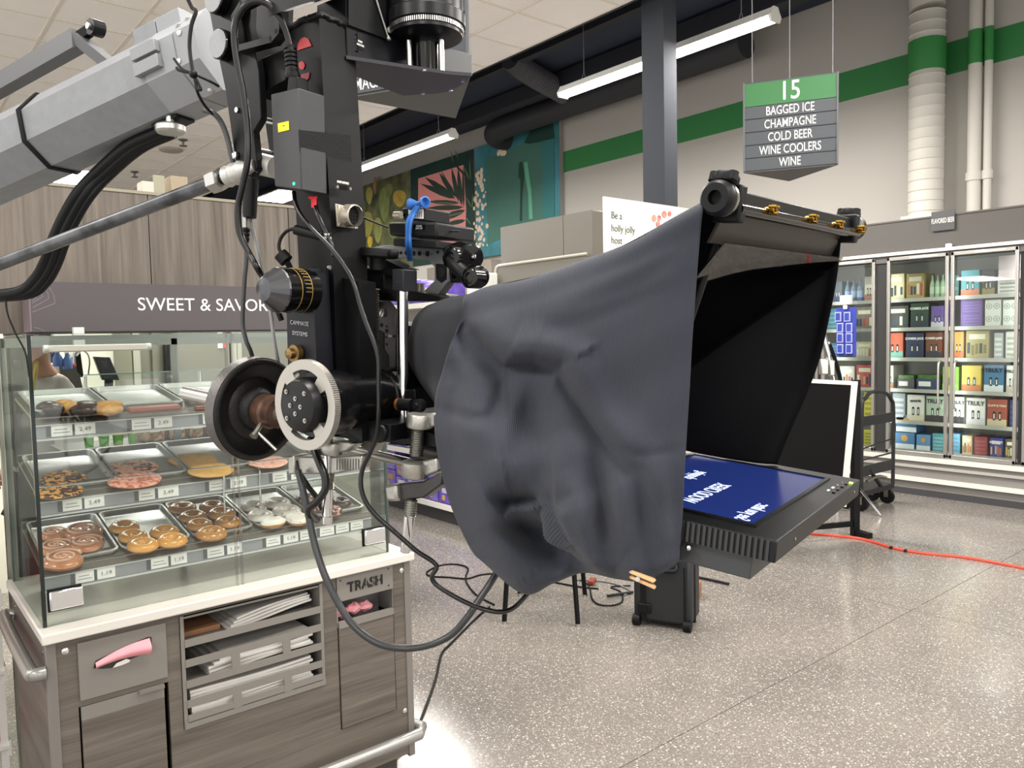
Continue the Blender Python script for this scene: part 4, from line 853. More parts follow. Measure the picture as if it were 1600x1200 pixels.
for k, (x, y, c_) in enumerate(((86, 556, '#3a62b0'), (101, 560, '#4a74c0'))):
    c = ony(x, y, 4.28); t = thing('spray_bottle', 'blue spray bottle %s the machine behind the case' % ('left of' if k == 0 else 'in front of'), 'bottle', (c[0], 4.22, c[2]-.05), 'blue bottles behind the case')
    obj('body', MB().lathe((c[0], 4.22, c[2]-.05), (0, 0, 1), [(.022, 0), (.022, .04), (.01, .06), (.009, .075)], 14), rgbm(c_), t); obj('cap', MB().cyl((c[0], 4.22, c[2]+.025), (c[0], 4.22, c[2]+.04), .011), white_paint, t)
tag(obj('wall_shelf', MB().box((.1, 4.2, 1.40), (.66, 4.5, 1.425)), steel), 'narrow steel shelf carrying the blue bottles behind the case', 'shelf')
t = thing('tissue_box', 'dark blue box with a pale printed bottle behind the seated worker', 'box', (.56, 4.4, 1.425))
a, b = ony(79, 550, 4.4), ony(87, 567, 4.4); obj('carton', MB().box((a[0], 4.4, b[2]), (b[0], 4.48, a[2])), rgbm('#30406a'), t)
# jars and clamshells on the shelf between the trays and the back counter
sb = thing('refrigerated_shelf', 'lower glass shelf behind the trays carrying tubs and clamshells', 'shelf', (1.05, 3.15, .98))
zj = ony(150, 699, 3.12)[2]
obj('board', MB().box((.52, 3.03, zj-.02), (1.9, 3.35, zj)), mat('shelf_dark', '#4b4f48', .5), sb); obj('leg', MB().box((.54, 3.2, 0), (.58, 3.3, zj-.02)).box((1.84, 3.2, 0), (1.88, 3.3, zj-.02)), mat('shelf_dark', '#4b4f48', .5), sb)
for k, (x0, x1, cc) in enumerate(((131, 147, '#cfd3c6'), (154, 171, '#c9ccbf'), (176, 193, '#d3a552'), (200, 214, '#c9924a'))):
    a = ony(x0, 690, 3.12); b = ony(x1, 690, 3.12); r_ = (b[0]-a[0])/2; cx_ = (a[0]+b[0])/2
    t = thing('dip_tub', 'clear tub with a green label, %s of four under the upper shelf' % ['first', 'second', 'third', 'last'][k], 'tub', (cx_, 3.12, zj), 'green labelled tubs')
    obj('tub', MB().lathe((cx_, 3.12, zj), (0, 0, 1), [(r_*.8, 0), (r_, .06), (r_, .075)], 16), mat('tub_fill_%s' % 'abcd'[k], cc, .5), t); obj('label', MB().lathe((cx_, 3.12, zj+.004), (0, 0, 1), [(r_*.86, 0), (r_*1.0, .034)], 16, caps=False), mat('label_green', '#6fae5a', .5), t)
    obj('lid', MB().lathe((cx_, 3.12, zj+.075), (0, 0, 1), [(r_*1.08, 0), (r_*1.08, .008), (r_*.9, .011)], 16), mat('lid_clear', '#d5d8d0', .2), t)
for k, (x0, x1) in enumerate(((221, 258), (262, 290), (294, 318), (322, 345))):
    a = ony(x0, 690, 3.12); b = ony(x1, 690, 3.12)
    t = thing('clamshell_pack', 'clear clamshell of small brown cakes, %s in its row' % ['first', 'second', 'third', 'last'][k], 'pack', ((a[0]+b[0])/2, 3.14, zj), 'clamshells behind the trays')
    obj('cakes', MB().box((a[0]+.004, 3.1, zj), (b[0]-.004, 3.22, zj+.05)), icing('clamshell_cakes', '#a9785a', '#d9b99a', 45, .5, .5), t, bev=.01)
    obj('lid', MB().box((a[0], 3.095, zj), (b[0], 3.225, zj+.062)), cg, t, flat=True); obj('label', MB().box(((a[0]+b[0])/2-.018, 3.09, zj+.04), ((a[0]+b[0])/2+.018, 3.094, zj+.063)), white_paint, t)
# ================================================================== BEHIND AND BESIDE
# left: magazine-like wire rack with red packets, dark panel
rk = thing('wire_rack', 'white wire snack rack with red packets past the left end of the pastry case', 'rack', (.22, 3.5, 0))
rkm = mat('rack_white', '#cfccc6', .4)
fr = MB()
for y in (2.99, 4.2):
    for x in (.0, .28): obj('upright', MB().box((x, y, 0), (x+.02, y+.02, 1.45)), rkm, rk)

for k, z in enumerate((.30, .55, .80, 1.05, 1.3)):
    obj('shelf', MB().box((.0, 2.98, z-.01), (.30, 4.22, z)), rkm, rk); obj('price_rail', MB().box((.3, 2.98, z-.035), (.306, 4.22, z+.012)), rkm, rk)
    tg = MB()
    for q in range(9): tg.box((.306, 3.03+.13*q, z-.03), (.308, 3.10+.13*q, z+.008))
    obj('price_tag', tg, mat('tag_paper', '#b9b9b4', .5), rk)
pk_m = [mat('packet_red', '#9c3a34', .5, var=.4, vscale=20), mat('packet_brown', '#8a6a50', .5, var=.4, vscale=20)]
n_ = 0
for k, z in enumerate((.30, .55, .80)):
    for q in range(5):
        y = 3.03+.23*q; n_ += 1
        tag(obj('snack_packet', MB().box((.13, y, z), (.29, y+.19, z+.19)), pk_m[(k+1) % 2 if q % 2 else 0], bev=.008), '%s snack packet, %s white rack shelf, %s from the near end' % ('red' if not ((k+1) % 2 and q % 2) else 'brown', ['bottom', 'second', 'third'][k], ['first', 'second', 'third', 'fourth', 'fifth'][q]), 'packet', 'packets on the white wire rack')
t = thing('side_cabinet', 'dark grey upright cabinet seen through the left end glass of the case', 'cabinet', (.36, 3.25, 0))
a = ony(6, 600, 3.1)[0]; b = ony(43, 600, 3.1)[0]
obj('body', MB().box((a, 3.02, 0), (b, 3.28, 1.628)), mat('cabinet_dark', '#3d3f40', .45), t, bev=.004)
obj('door', MB().box((a+.01, 3.008, .9), (b-.01, 3.02, 1.60)), mat('cabinet_door_dark', '#484a4b', .4), t)
obj('hinge', MB().box((b-.05, 2.998, 1.53), (b-.03, 3.008, 1.56)), chrome, t)
obj('edge_post', MB().box((a-.03, 3.0, .0), (a, 3.03, 1.628)), mat('post_steel', '#a8a89c', .35, .7), t)
obj('side_shelf', MB().box((a, 2.95, 1.20), (b+.06, 3.02, 1.215)), steel, t)
# bakery worker (skinned figure)
def skin(name, pts, edges, m, parent=None, sub=2, root=0):
    o0 = ORI[parent.name] if parent else A(*pts[root][:2], 0)
    bm_ = bmesh.new(); sl_ = bm_.verts.layers.skin.verify(); vs_ = []
    for i, p in enumerate(pts):
        v = bm_.verts.new(A(*p[:3])-o0); r = p[3]; v[sl_].radius = (r, p[4] if len(p) > 4 else r); v[sl_].use_root = (i == root); vs_.append(v)
    for i, j in edges: bm_.edges.new((vs_[i], vs_[j]))
    me = bpy.data.meshes.new(name); bm_.to_mesh(me); bm_.free(); me.materials.append(m)
    o = link(name, me, parent); ORI[o.name] = o0
    if not parent: o.location = o0
    md = o.modifiers.new('skin', 'SKIN')
    md.use_smooth_shade = True
    s_ = o.modifiers.new('sub', 'SUBSURF'); s_.levels = sub; s_.render_levels = sub
    # bake to a plain mesh
    bpy.context.view_layer.update(); dg = bpy.context.evaluated_depsgraph_get()
    m2 = bpy.data.meshes.new_from_object(o.evaluated_get(dg)); o.modifiers.clear(); o.data = m2
    m2.polygons.foreach_set('use_smooth', [True]*len(m2.polygons)); return o
hd = ony(47, 541, 3.74); hx, hy, hz = hd
sh_ = ony(78, 574, 3.78)
cx0 = (hx+sh_[0])/2+.03
B0 = [(cx0+.02, 3.84, .95, .11, .13), (cx0+.01, 3.83, 1.12, .10, .12), (cx0+.0, 3.82, 1.36, .10, .12), (cx0-.0, 3.81, hz-.135, .056, .056), (hx+.02, 3.78, hz-.085, .052, .052), (hx, hy, hz, .075, .085), (hx-.005, hy, hz+.08, .07, .08),
      (cx0+.045, 3.72, 1.43, .05), (cx0+.05, 3.66, 1.16, .045), (cx0-.06, 3.56, 1.06, .036), (cx0-.12, 3.52, 1.05, .03),
      (cx0-.03, 3.94, 1.42, .05), (cx0-.05, 3.95, 1.15, .045), (cx0-.16, 3.88, 1.06, .036), (cx0-.22, 3.84, 1.05, .03),
      (cx0+.13, 3.85, .88, .085), (cx0+.14, 3.83, .48, .06), (cx0+.15, 3.86, .09, .042), (cx0+.15, 3.74, .04, .035),
      (cx0-.03, 3.85, .88, .085), (cx0-.04, 3.83, .48, .06), (cx0-.05, 3.86, .09, .042), (cx0-.05, 3.74, .04, .035)]
E0 = [(0, 1), (1, 2), (2, 3), (3, 4), (4, 5), (5, 6), (2, 7), (7, 8), (8, 9), (9, 10), (2, 11), (11, 12), (12, 13), (13, 14), (0, 15), (15, 16), (16, 17), (17, 18), (0, 19), (19, 20), (20, 21), (21, 22)]
skm = mat('skin', '#a9806a', .55)
person = thing('person', 'person in a grey sweatshirt with an olive lanyard working behind the pastry case', 'person', (cx0, 3.82, 0))
skin('body', B0, E0, skm, person)
g_ = .018
skin('sweatshirt', [(*p[:3], *[r+g_ for r in p[3:]]) for p in (B0[0], B0[1], B0[2], (cx0-.0, 3.81, hz-.13, .062, .062), B0[7], B0[8], B0[9], B0[11], B0[12], B0[13])], [(0, 1), (1, 2), (2, 3), (2, 4), (4, 5), (5, 6), (2, 7), (7, 8), (8, 9)], mat('sweat_grey', '#84827a', .9, bump=.2, bscale=60), person)
skin('trousers', [(*p[:3], *[r+g_ for r in p[3:]]) for p in (B0[0], B0[15], B0[16], B0[17], B0[19], B0[20], B0[21])], [(0, 1), (1, 2), (2, 3), (0, 4), (4, 5), (5, 6)], mat('trouser_dark', '#2c2d30', .9), person)
obj('hair', MB().sphere((hx, hy+.02, hz+.06), .1, 16, 10, (.92, 1, .95)), mat('hair_dark', '#241d1a', .7), person)
fc = MB(); fc.sphere((hx+.055, hy-.05, hz-.005), .016, 8, 6, (.6, 1, 1.3)); obj('ear', MB().sphere((hx+.078, hy+.02, hz-.01), .022, 10, 8, (.4, .8, 1.2)), skm, person)
obj('face', MB().lathe((hx-.02, hy-.085, hz-.0), (-.2, -1, -.3), [(.014, 0), (.01, .016), (.002, .024)], 8).box((hx-.05, hy-.086, hz-.045), (hx-.005, hy-.078, hz-.038)), skm, person)
obj('eye', MB().sphere((hx-.045, hy-.072, hz+.02), .011).sphere((hx+.012, hy-.078, hz+.02), .011), white_paint, person)
P2 = lambda x, y, Y=3.57: ony(x, y, Y)
obj('lanyard', MB().tube([P2(57, 565, 3.70), P2(56, 578, 3.66), P2(53, 595, 3.64), P2(50, 610, 3.63)], .009, 6), mat('lanyard_olive', '#8f8438', .7), person)
for k, p in enumerate(((B0[10], 1), (B0[14], -1))):
    q = A(*p[0][:3]); hn = MB().sphere(q, .03, 10, 8, (.8, 1.1, .5))
    for f in range(4): hn.tube([q+A(-.02+.013*f, -.02, 0), q+A(-.022+.014*f, -.055, -.003), q+A(-.022+.014*f, -.075-.006*(f in (1, 2)), -.02)], .0075, 6)
    hn.tube([q+A(.02*p[1]*-1, -.005, 0), q+A(-.04*p[1], -.03, -.005), q+A(-.042*p[1], -.05, -.01)], .0085, 6)
    obj('hand', hn, skm, person)
# gondola with violet packs, seen between the case and the camera hood
GX = 3.815
gd = thing('gondola_shelf', 'white shop gondola of violet bags with a dark base, right of the pastry case', 'shelf', (4.05, 6.5, 0))
obj('base', MB().box((GX+.03, 5.2, 0), (4.28, 9.0, .125)), mat('gondola_base', '#2e2d2e', .6), gd)
shm = mat('gondola_white', '#cdcbc5', .45)
GZ = [.165, .60, 1.05, 1.5, 1.92]
for z in GZ:
    obj('shelf', MB().box((GX, 5.2, z-.03), (4.28, 9.0, z-.005)), shm, gd); obj('price_rail', MB().box((GX-.015, 5.2, z-.045), (GX, 9.0, z+.0)), mat('rail_bright', '#e2e0d9', .4), gd)
obj('back_panel', MB().box((4.28, 5.2, 0), (4.30, 9.0, 2.0)), mat('gondola_back', '#a7a39b', .6), gd)
obj('end_upright', MB().box((4.25, 5.18, 0), (4.31, 5.22, 2.0)), shm, gd)
vm = [mat('violet_bag', '#4f3a9a', .35, var=.6, vscale=9, vcol='#7d6cc4'), mat('deep_violet_box', '#43288c', .4, var=.4, vscale=12, vcol='#6a4fb4'), mat('crimson_box', '#8f2f3c', .45, var=.4, vscale=12, vcol='#b4636a'), mat('blue_violet_box', '#3a4a9c', .4, var=.6, vscale=9, vcol='#8a86c4')]
rr = random.Random(11); nm = {0: 'violet', 1: 'deep violet', 2: 'crimson', 3: 'blue and violet'}
for k, z in enumerate(GZ):
    y = 5.42 if k == 4 else 5.25; q = 0
    while y < 8.75:
        wq = rr.uniform(.17, .24); hq = rr.uniform(.20, .27) if k < 4 else rr.uniform(.16, .24)
        c_ = 2 if (k in (0, 1) and y > 7.0) else rr.choice([0, 1, 3, 0])
        if k in (0, 1, 4):
            for lay in (0, 1) if k == 0 else (0,):
                hh = hq*.72 if k == 0 else hq
                t = tag(obj('treat_box' if k < 4 else 'treat_bag', MB().box((GX+.02, y, z+lay*(hq*.74)), (GX+.2, y+wq-.012, z+lay*(hq*.74)+hh)), vm[c_], bev=.006 if k < 4 else .03), '%s treat pack on the %s gondola shelf, %s from the near end%s' % (nm[c_], ['bottom', 'second', '', '', 'top'][k], ['first', 'second', 'third', 'fourth', 'fifth', 'sixth', 'seventh', 'eighth', 'ninth', 'tenth', 'eleventh', 'twelfth', 'thirteenth', 'fourteenth', 'fifteenth', 'sixteenth', 'seventeenth', 'eighteenth', 'nineteenth', 'twentieth', 'twenty-first', 'twenty-second', 'twenty-third', 'twenty-fourth'][q], '' if k else (', lower layer' if lay == 0 else ', upper layer')), 'packs', 'violet treat packs on the gondola')
                pr = MB().box((GX+.017, y+wq*.15, z+lay*(hq*.74)+hh*.55), (GX+.0205, y+wq*.7, z+lay*(hq*.74)+hh*.8))
                obj('print', pr, rgbm(rr.choice(['#c9bfe0', '#e0d4e8', '#c48a5a', '#e8e4ee'])), t, flat=True)
                obj('print', MB().lathe((GX+.0205, y+wq*.6, z+lay*(hq*.74)+hh*.3), (-1, 0, 0), [(hh*.16, 0), (hh*.16, .003)], 10), rgbm(rr.choice(['#b9a6dc', '#d8a25a', '#7aa0d8'])), t)
        y += wq; q += 1
# tall grey cabinet ends behind the hood
t = thing('grey_cabinet', 'tall plain grey cabinet block behind the black hood, below the green mural', 'cabinet', (4.5, 4.8, 0))
zt = onx(850, 341, 4.3)[2]
ya, yb = onx(925, 340, 4.33)[1], onx(782, 360, 4.33)[1]; ym = onx(880, 360, 4.33)[1]
gm = mat('cabinet_beige', '#75726a', .5)
xb_ = ony(945, 335, ya)[0]
obj('body', MB().box((4.34, ya+.004, 0), (max(4.6, xb_), yb, zt)), gm, t, bev=.004)
obj('front_panel', MB().box((4.33, ya, .1), (4.34, ym-.003, zt)), gm, t); obj('front_panel', MB().box((4.33, ym+.003, .1), (4.34, yb, zt)), gm, t)
t = thing('cabinet_screen', 'lower grey panel with a pale rounded rim in front of the grey cabinet', 'panel', (4.28, 4.9, 0))
y1 = onx(775, 417, 4.25)[1]; zq = onx(840, 407, 4.25)[2]; y0 = 4.2
pl = [(y0, .0), (y1, .0), (y1, zq-.04), (y1-.012, zq-.012), (y1-.04, zq), (y0, zq)]
obj('panel', MB().prism([A(4.25, y, z) for y, z in pl], (.06, 0, 0)), gm, t)
obj('rim', MB().tube([A(4.245, y, z) for y, z in [(y1, .02), (y1, zq-.04), (y1-.012, zq-.012), (y1-.04, zq), (y0, zq)]], .012, 8, smooth=False), mat('rim_pale', '#b7b3a6', .45), t)
t = thing('wall_poster', 'white sheet on the wall below the murals, seen through the camera handle', 'poster', (8.3, 12, 2.0))
a = onx(645, 425, 8.3); b = onx(692, 440, 8.3); top = onx(660, 402, 8.3)[2]
obj('sheet', MB().box((8.29, b[1]-.1, top-1.1), (8.345, a[1]+.4, top)), mat('sheet_white', '#e2e0d8', .6), t)
tag(obj('wall_locker', MB().box((8.1, onx(775, 420, 8.2)[1], 0), (8.34, onx(757, 420, 8.2)[1]+1.6, onx(760, 407, 8.2)[2])), mat('locker_taupe', '#a39b90', .6)), 'taupe locker block standing against the wall below the murals', 'locker')
tag(obj('white_pack', MB().box((4.0, 5.22, 1.921), (4.2, 5.40, 2.15)), white_paint, bev=.01), 'white pack at the near end of the top gondola shelf', 'packs')
# festive sign on a floor stand
fs = thing('festive_sign', 'cream floor-stand sign reading Be a holly jolly host with red baubles', 'sign', (3.9, 3.45, 0))
sy = 3.42; a = ony(945, 307, sy); b = ony(1060, 322, sy)
x0, x1, zt = a[0], b[0]+.25, a[2]
obj('board', MB().box((x0, sy, zt-.75), (x1, sy+.012, zt)), mat('card_cream', '#e3ddd2', .6), fs)
obj('board_edge', MB().box((x0-.006, sy-.002, zt-.75), (x0+.004, sy+.014, zt)), white_paint, fs)
ig = mat('ink_green_grey', '#4d5b52', .6)
for k, s_ in enumerate(('Be a', 'holly jolly', 'host')): 
    q = ony(955, (341, 361, 380)[k], sy-.002); text(s_, q, (1, 0, 0), (0, 0, 1), .044, ig, fs, align='LEFT', sx=.92)
bb = MB(); bm = mat('bauble_red', '#b04038', .3, var=.5, vscale=20, vcol='#d9a89a')
for px, py, rr_ in ((1022, 341, .022), (1038, 335, .024), (1030, 341, .02), (1046, 334, .018), (1028, 350, .02)): c = ony(px, py, sy-.002); bb.lathe(c, (0, -1, 0), [(rr_, 0), (rr_, .002)], 14)
obj('bauble_print', bb, bm, fs)
obj('pole', MB().cyl(((x0+x1)/2, sy+.03, 0), ((x0+x1)/2, sy+.03, zt-.2), .015), grey_trim, fs); obj('foot', MB().box(((x0+x1)/2-.16, sy-.12, 0), ((x0+x1)/2+.16, sy+.18, .015)), grey_trim, fs)
# black flat panel on a rolling stand, its white edge towards the cooler
fp = thing('rolling_panel', 'large black flat panel with white edges on a rolling stand behind the hood', 'panel', onz(1320, 833, 0))
TL, TR, BR, BL = dep(1190, 588, 5.75), dep(1340, 596, 5.95), dep(1322, 792, 5.95), dep(1180, 800, 5.75)
nn = nrm(np.cross(TR-TL, BL-TL)); nn = nn*np.sign(np.dot(nn, cf))
obj('panel', MB().prism([TL, TR, BR, BL], nn*.05), mat('panel_black', '#060607', .7, spec=.15), fp)
ex = nrm(TR-TL); ey = nrm(TL-BL)
def strip(a, b, wv, m, nme): return obj(nme, MB().prism([a-nn*.004, b-nn*.004, b+wv-nn*.004, a+wv-nn*.004], nn*.02), m, fp)
strip(TR, BR, -ex*.055, mat('edge_white', '#d8d4c6', .5), 'side_edge'); strip(TL, TR, -ey*.03, MC['edge_white'], 'top_edge')
rf = nrm(A(*(ex[:2]), 0))
fl_ = onz(1318, 833, 0); ft_r = A(*(TR+rf*.02)[:2], 0)
obj('post', MB().obox((TR+ft_r)/2+rf*.02+nn*.06, rf*.05, nn*.05, A(0, 0, TR[2]+.02)), black_metal, fp)
ft_l = A(*(TL)[:2], 0); obj('post', MB().obox((TL+ft_l)/2+nn*.06, rf*.05, nn*.05, A(0, 0, TL[2])), black_metal, fp)
for q in (ft_r+rf*.02, ft_l): obj('foot', MB().obox(q+A(0, 0, .03), rf*.06, nn*.18, A(0, 0, .04)), black_metal, fp)
obj('cross_bar', MB().obox((ft_l+ft_r)/2+A(0, 0, .1)+nn*.06, rf*np.linalg.norm(ft_r-ft_l), nn*.03, A(0, 0, .04)), black_metal, fp)
for q in (ft_r+rf*.02-nn*.06, ft_r+rf*.02+nn*.06, ft_l-nn*.06, ft_l+nn*.06): obj('caster', MB().cyl(q+A(0, 0, .02)-rf*.012, q+A(0, 0, .02)+rf*.012, .02), black_rubber, fp)
# hand cart
ct = thing('hand_cart', 'black steel platform hand cart parked between the flat panel and the cooler', 'cart', onz(1370, 772, 0))
CY = lambda x, y, D=7.6: dep(x, y, D)
bk = mat('cart_black', '#1b1c1e', .45)
base_z = .13
p0, p1 = [onz(*z_, .14)*A(1, 1, 0) for z_ in ((1345, 776), (1396, 762))]
cd = nrm(A(*(p1-p0)[:2], 0)); cw = np.linalg.norm((p1-p0)[:2]); cdp = nrm(np.cross(A(0, 0, 1), cd)); cdp = cdp*np.sign(np.dot(cdp, cf))
obj('deck', MB().obox((p0+p1)/2+A(0, 0, .16)+cdp*.1, cd*cw, cdp*.22, A(0, 0, .05)), bk, ct, bev=.005)
def H(f, z, dd=0): return p0+cd*cw*f+A(0, 0, z)+cdp*dd
zt_ = 1.02
loop = [H(.02, .18), H(.02, zt_-.12), H(.12, zt_-.02), H(.3, zt_+.03), H(.7, zt_+.01), H(.9, zt_-.06), H(.98, zt_-.18), H(.98, .18)]
obj('handle_frame', MB().tube(loop, .017, 8), bk, ct)
obj('cross_slat', MB().obox(H(.5, .80), cd*cw*.96, cdp*.02, A(0, 0, .085)), bk, ct); obj('cross_slat', MB().obox(H(.5, .36), cd*cw*.96, cdp*.02, A(0, 0, .09)), bk, ct)
obj('cross_rod', MB().tube([H(.02, .56), H(.98, .60)], .008, 6).tube([H(.02, .46), H(.98, .47)], .008, 6), bk, ct)
obj('brace', MB().tube([H(.25, .36), H(.62, .18)], .018, 8), bk, ct); obj('latch', MB().tube([H(.1, .27, -.02), H(.45, .29, -.02), H(.7, .26, -.02)], .012, 8), steel, ct)
for f in (.1, .9):
    for dd in (.03, .17): obj('wheel', MB().cyl(H(f, .065, dd)-cd*.018, H(f, .065, dd)+cd*.018, .065, n=20), black_rubber, ct)
obj('axle_fork', MB().obox(H(.1, .1, .03), cd*.05, cdp*.04, A(0, 0, .08)).obox(H(.9, .1, .03), cd*.05, cdp*.04, A(0, 0, .08)).obox(H(.1, .1, .17), cd*.05, cdp*.04, A(0, 0, .08)).obox(H(.9, .1, .17), cd*.05, cdp*.04, A(0, 0, .08)), steel, ct)
# playing-card strip hanging on the cooler door
ps = thing('card_pack_strip', 'blue hanging strip of card packs on a white clip at the cooler door', 'display strip', onx(1320, 556, 7.68))
X_ = 7.7
a, b = onx(1306, 500, X_)[1], onx(1337, 500, X_)[1]; zt, zb_ = onx(1322, 480, X_)[2], onx(1322, 556, X_)[2]
obj('backing', MB().box((X_+.01, b, zb_), (X_+.016, a, zt)), mat('card_blue', '#34409a', .4), ps)
obj('clip', MB().box((X_-.02, (a+b)/2-.02, zt-.02), (X_+.0, (a+b)/2+.02, zt+.02)).box((X_-.01, (a+b)/2-.05, zt+.03), (X_+.045, (a+b)/2+.06, zt+.12)), white_paint, ps, bev=.005)
for r_, yy in enumerate((490, 507, 523, 540)):
    for c_, xx in enumerate((1313 if r_ else 1310, 1327 if r_ else 1324)):
        c = onx(xx, yy+5 if r_ else yy+5, X_); 
        pk_ = tag(obj('card_pack', MB().box((X_-.012, c[1]-.032, c[2]-.048), (X_+.0095, c[1]+.032, c[2]+.048)), mat('card_pale', '#a9b0e4', .35), bev=.002), '%s pack in the %s row of the blue hanging strip' % (['left', 'right'][c_], ['top', 'second', 'third', 'bottom'][r_]), 'card pack', 'card packs on the blue strip')
        obj('face', MB().box((X_-.0135, c[1]-.024, c[2]-.038), (X_-.0118, c[1]+.024, c[2]+.038)), mat('card_face', '#3c48a4', .35, var=.3, vscale=120), pk_)
# silver stand arm behind the hood
sa = thing('light_stand', 'silver lighting stand arm with clamp behind the black hood', 'stand', A(*dep(1310, 600, 6.9)[:2], 0))
q = lambda x, y, D=6.9: dep(x, y, D)
obj('tube', MB().tube([q(1281, 505), q(1294, 555)], .03, 10).tube([q(1294, 555), q(1303, 598)], .022, 10), chrome, sa)
obj('clamp', MB().obox(q(1287, 573), nrm(CR)*.07, nrm(cf)*.06, nrm(CU)*.14).obox(q(1299, 575), nrm(CR)*.05, nrm(cf)*.05, nrm(CU)*.14), alu, sa, bev=.01)
obj('knob', MB().sphere(q(1291, 500), .022).sphere(q(1294, 536), .022), chrome, sa)
obj('black_arm', MB().tube([q(1296, 538), q(1304, 560), q(1313, 592), q(1312, 605)], .018, 8), black_metal, sa)
fz = A(*q(1308, 600)[:2], 0); obj('column', MB().cyl(fz, q(1308, 604), .018), chrome, sa)
for k in range(3): an = k*2.1+.6; obj('leg', MB().tube([fz+A(0, 0, .45), fz+A(math.cos(an)*.38, math.sin(an)*.38, .012)], .012, 8), chrome, sa)
# floor: case, stool, cables
pc = onz(1080, 988, 0)
ed = nrm(A(*(onz(990, 975, 0)-pc)[:2], 0)); ew = np.linalg.norm((onz(990, 975, 0)-pc)[:2]); eb = nrm(np.cross(ed, A(0, 0, 1))); eb = eb*np.sign(np.dot(eb, cf))
zc = onpl(1035, 885, pc, eb)[2]+.06
kc = thing('equipment_case', 'black wheeled hard equipment case standing on the floor below the hood', 'case', pc+ed*ew/2)
cm = mat('case_black', '#1c1f22', .5, bump=.15, bscale=500)
q = lambda f, z, d: pc+ed*ew*f+A(0, 0, z)+eb*d
obj('body', MB().obox(q(.5, zc/2+.012, .11), ed*ew, eb*.22, A(0, 0, zc-.03)), cm, kc, bev=.018)
obj('lid_seam', MB().obox(q(.5, zc/2+.012, .09), ed*(ew+.012), eb*.018, A(0, 0, zc-.02)), black_plastic, kc, bev=.004)
for z in (.10, .33): 
    lc = obj('latch', MB().obox(q(.80, z, -.006), ed*.075, eb*.02, A(0, 0, .055)), black_plastic, kc, bev=.006); obj('latch_pin', MB().cyl(q(.77, z, -.02), q(.77, z, -.012), .008), black_gloss, lc)
obj('rib', MB().obox(q(.82, zc/2, -.004), ed*.03, eb*.012, A(0, 0, zc-.06)).obox(q(.1, zc/2, -.003), ed*.012, eb*.01, A(0, 0, zc-.1)), black_plastic, kc, bev=.004)
obj('handle', MB().tube([q(.55, zc-.03, -.008), q(.55, zc-.07, -.03), q(.25, zc-.07, -.03), q(.25, zc-.03, -.008)], .012, 8), black_plastic, kc)
for f in (.06, .94): obj('wheel', MB().cyl(q(f, .03, .0)-ed*.02, q(f, .03, .0)+ed*.02, .03, n=18), black_rubber, kc)
tag(obj('kraft_packet', MB().obox(onz(1088, 935, 0)+A(0.02, .02, .045), ed*.05, eb*.12, A(0, 0, .09)), mat('kraft_brown', '#8a6444', .7), bev=.005), 'brown kraft packet on the floor behind the black equipment case', 'packet')
tag(obj('thin_rod', MB().tube([onz(1084, 903, 0)+A(0, 0, .012), onz(1112, 909, 0)+A(0, 0, .012), onz(1139, 915, 0)+A(0, 0, .012)], .009, 8), black_metal), 'short thin black rod on the floor right of the equipment case', 'rod')
tag(obj('thin_rod', MB().tube([onz(949, 934, 0)+A(0, 0, .012), onz(989, 928, 0)+A(0, 0, .012)], .009, 8), black_metal), 'short thin black rod on the floor left of the equipment case', 'rod')
st_ = thing('stool', 'black metal stool with pale foot caps standing under the hood', 'stool', (onz(788, 974, 0)+onz(903, 978, 0)+onz(914, 932, 0)+onz(812, 930, 0))/4)
SQ = [onz(788, 974, 0), onz(903, 978, 0), onz(914, 932, 0), onz(812, 930, 0)]; cs = sum(SQ)/4
for s_ in SQ:
    lg = obj('leg', MB().cyl(s_+A(0, 0, .012), cs+(s_-cs)*.86+A(0, 0, .44), .014), black_metal, st_); obj('foot_cap', MB().cyl(s_, s_+A(0, 0, .014), .016), alu, lg)
obj('seat', MB().obox(cs+A(0, 0, .455), (SQ[1]-SQ[0])*.98, (SQ[3]-SQ[0])*.98, A(0, 0, .03)), black_matte, st_, bev=.01)
def cable(name, pts, r, m, label, cat='cable', group=None, n=8, sub=7, par=None): 
    return tag(obj(name, MB().tube(pts, r, n, sub=sub), m), label, cat, group)
gz = lambda x, y, h=.006: onz(x, y, h)
cable('floor_cable', [gz(765, 948), gz(745, 965), gz(705, 1005), gz(690, 1022), gz(681, 1060), gz(665, 1105), gz(640, 1160), gz(590, 1206), gz(540, 1240)], .006, black_rubber, 'thin black cable running over the floor past the end of the pastry case')
cable('floor_cable', [gz(772, 945), gz(745, 930), gz(730, 912), gz(728, 900), gz(731, 888), gz(715, 882), gz(690, 883), gz(668, 893), gz(672, 900), gz(700, 902), gz(730, 904), gz(752, 898), gz(780, 897), gz(840, 905), gz(900, 916), gz(935, 920)], .006, black_rubber, 'thin black cable looped on the floor left of the stool')
cable('floor_cable', [gz(905, 905), gz(920, 915), gz(925, 935), gz(935, 944), gz(955, 946), gz(972, 940), gz(970, 925), gz(955, 917), gz(985, 915)], .005, black_rubber, 'thin black cable coiled beside the equipment case')
cable('floor_cable', [gz(900, 906), gz(930, 907), gz(960, 912), gz(985, 923), gz(975, 930)], .006, mat('grey_cable', '#6f706c', .5), 'thicker grey cable between the stool and the equipment case')
tag(obj('red_clip', MB().obox(gz(925, 908, .02), A(.07, .04, 0), A(-.02, .035, 0), A(0, 0, .025)), mat('clip_red', '#7a3426', .5), bev=.004), 'small red cable box lying behind the stool', 'box')
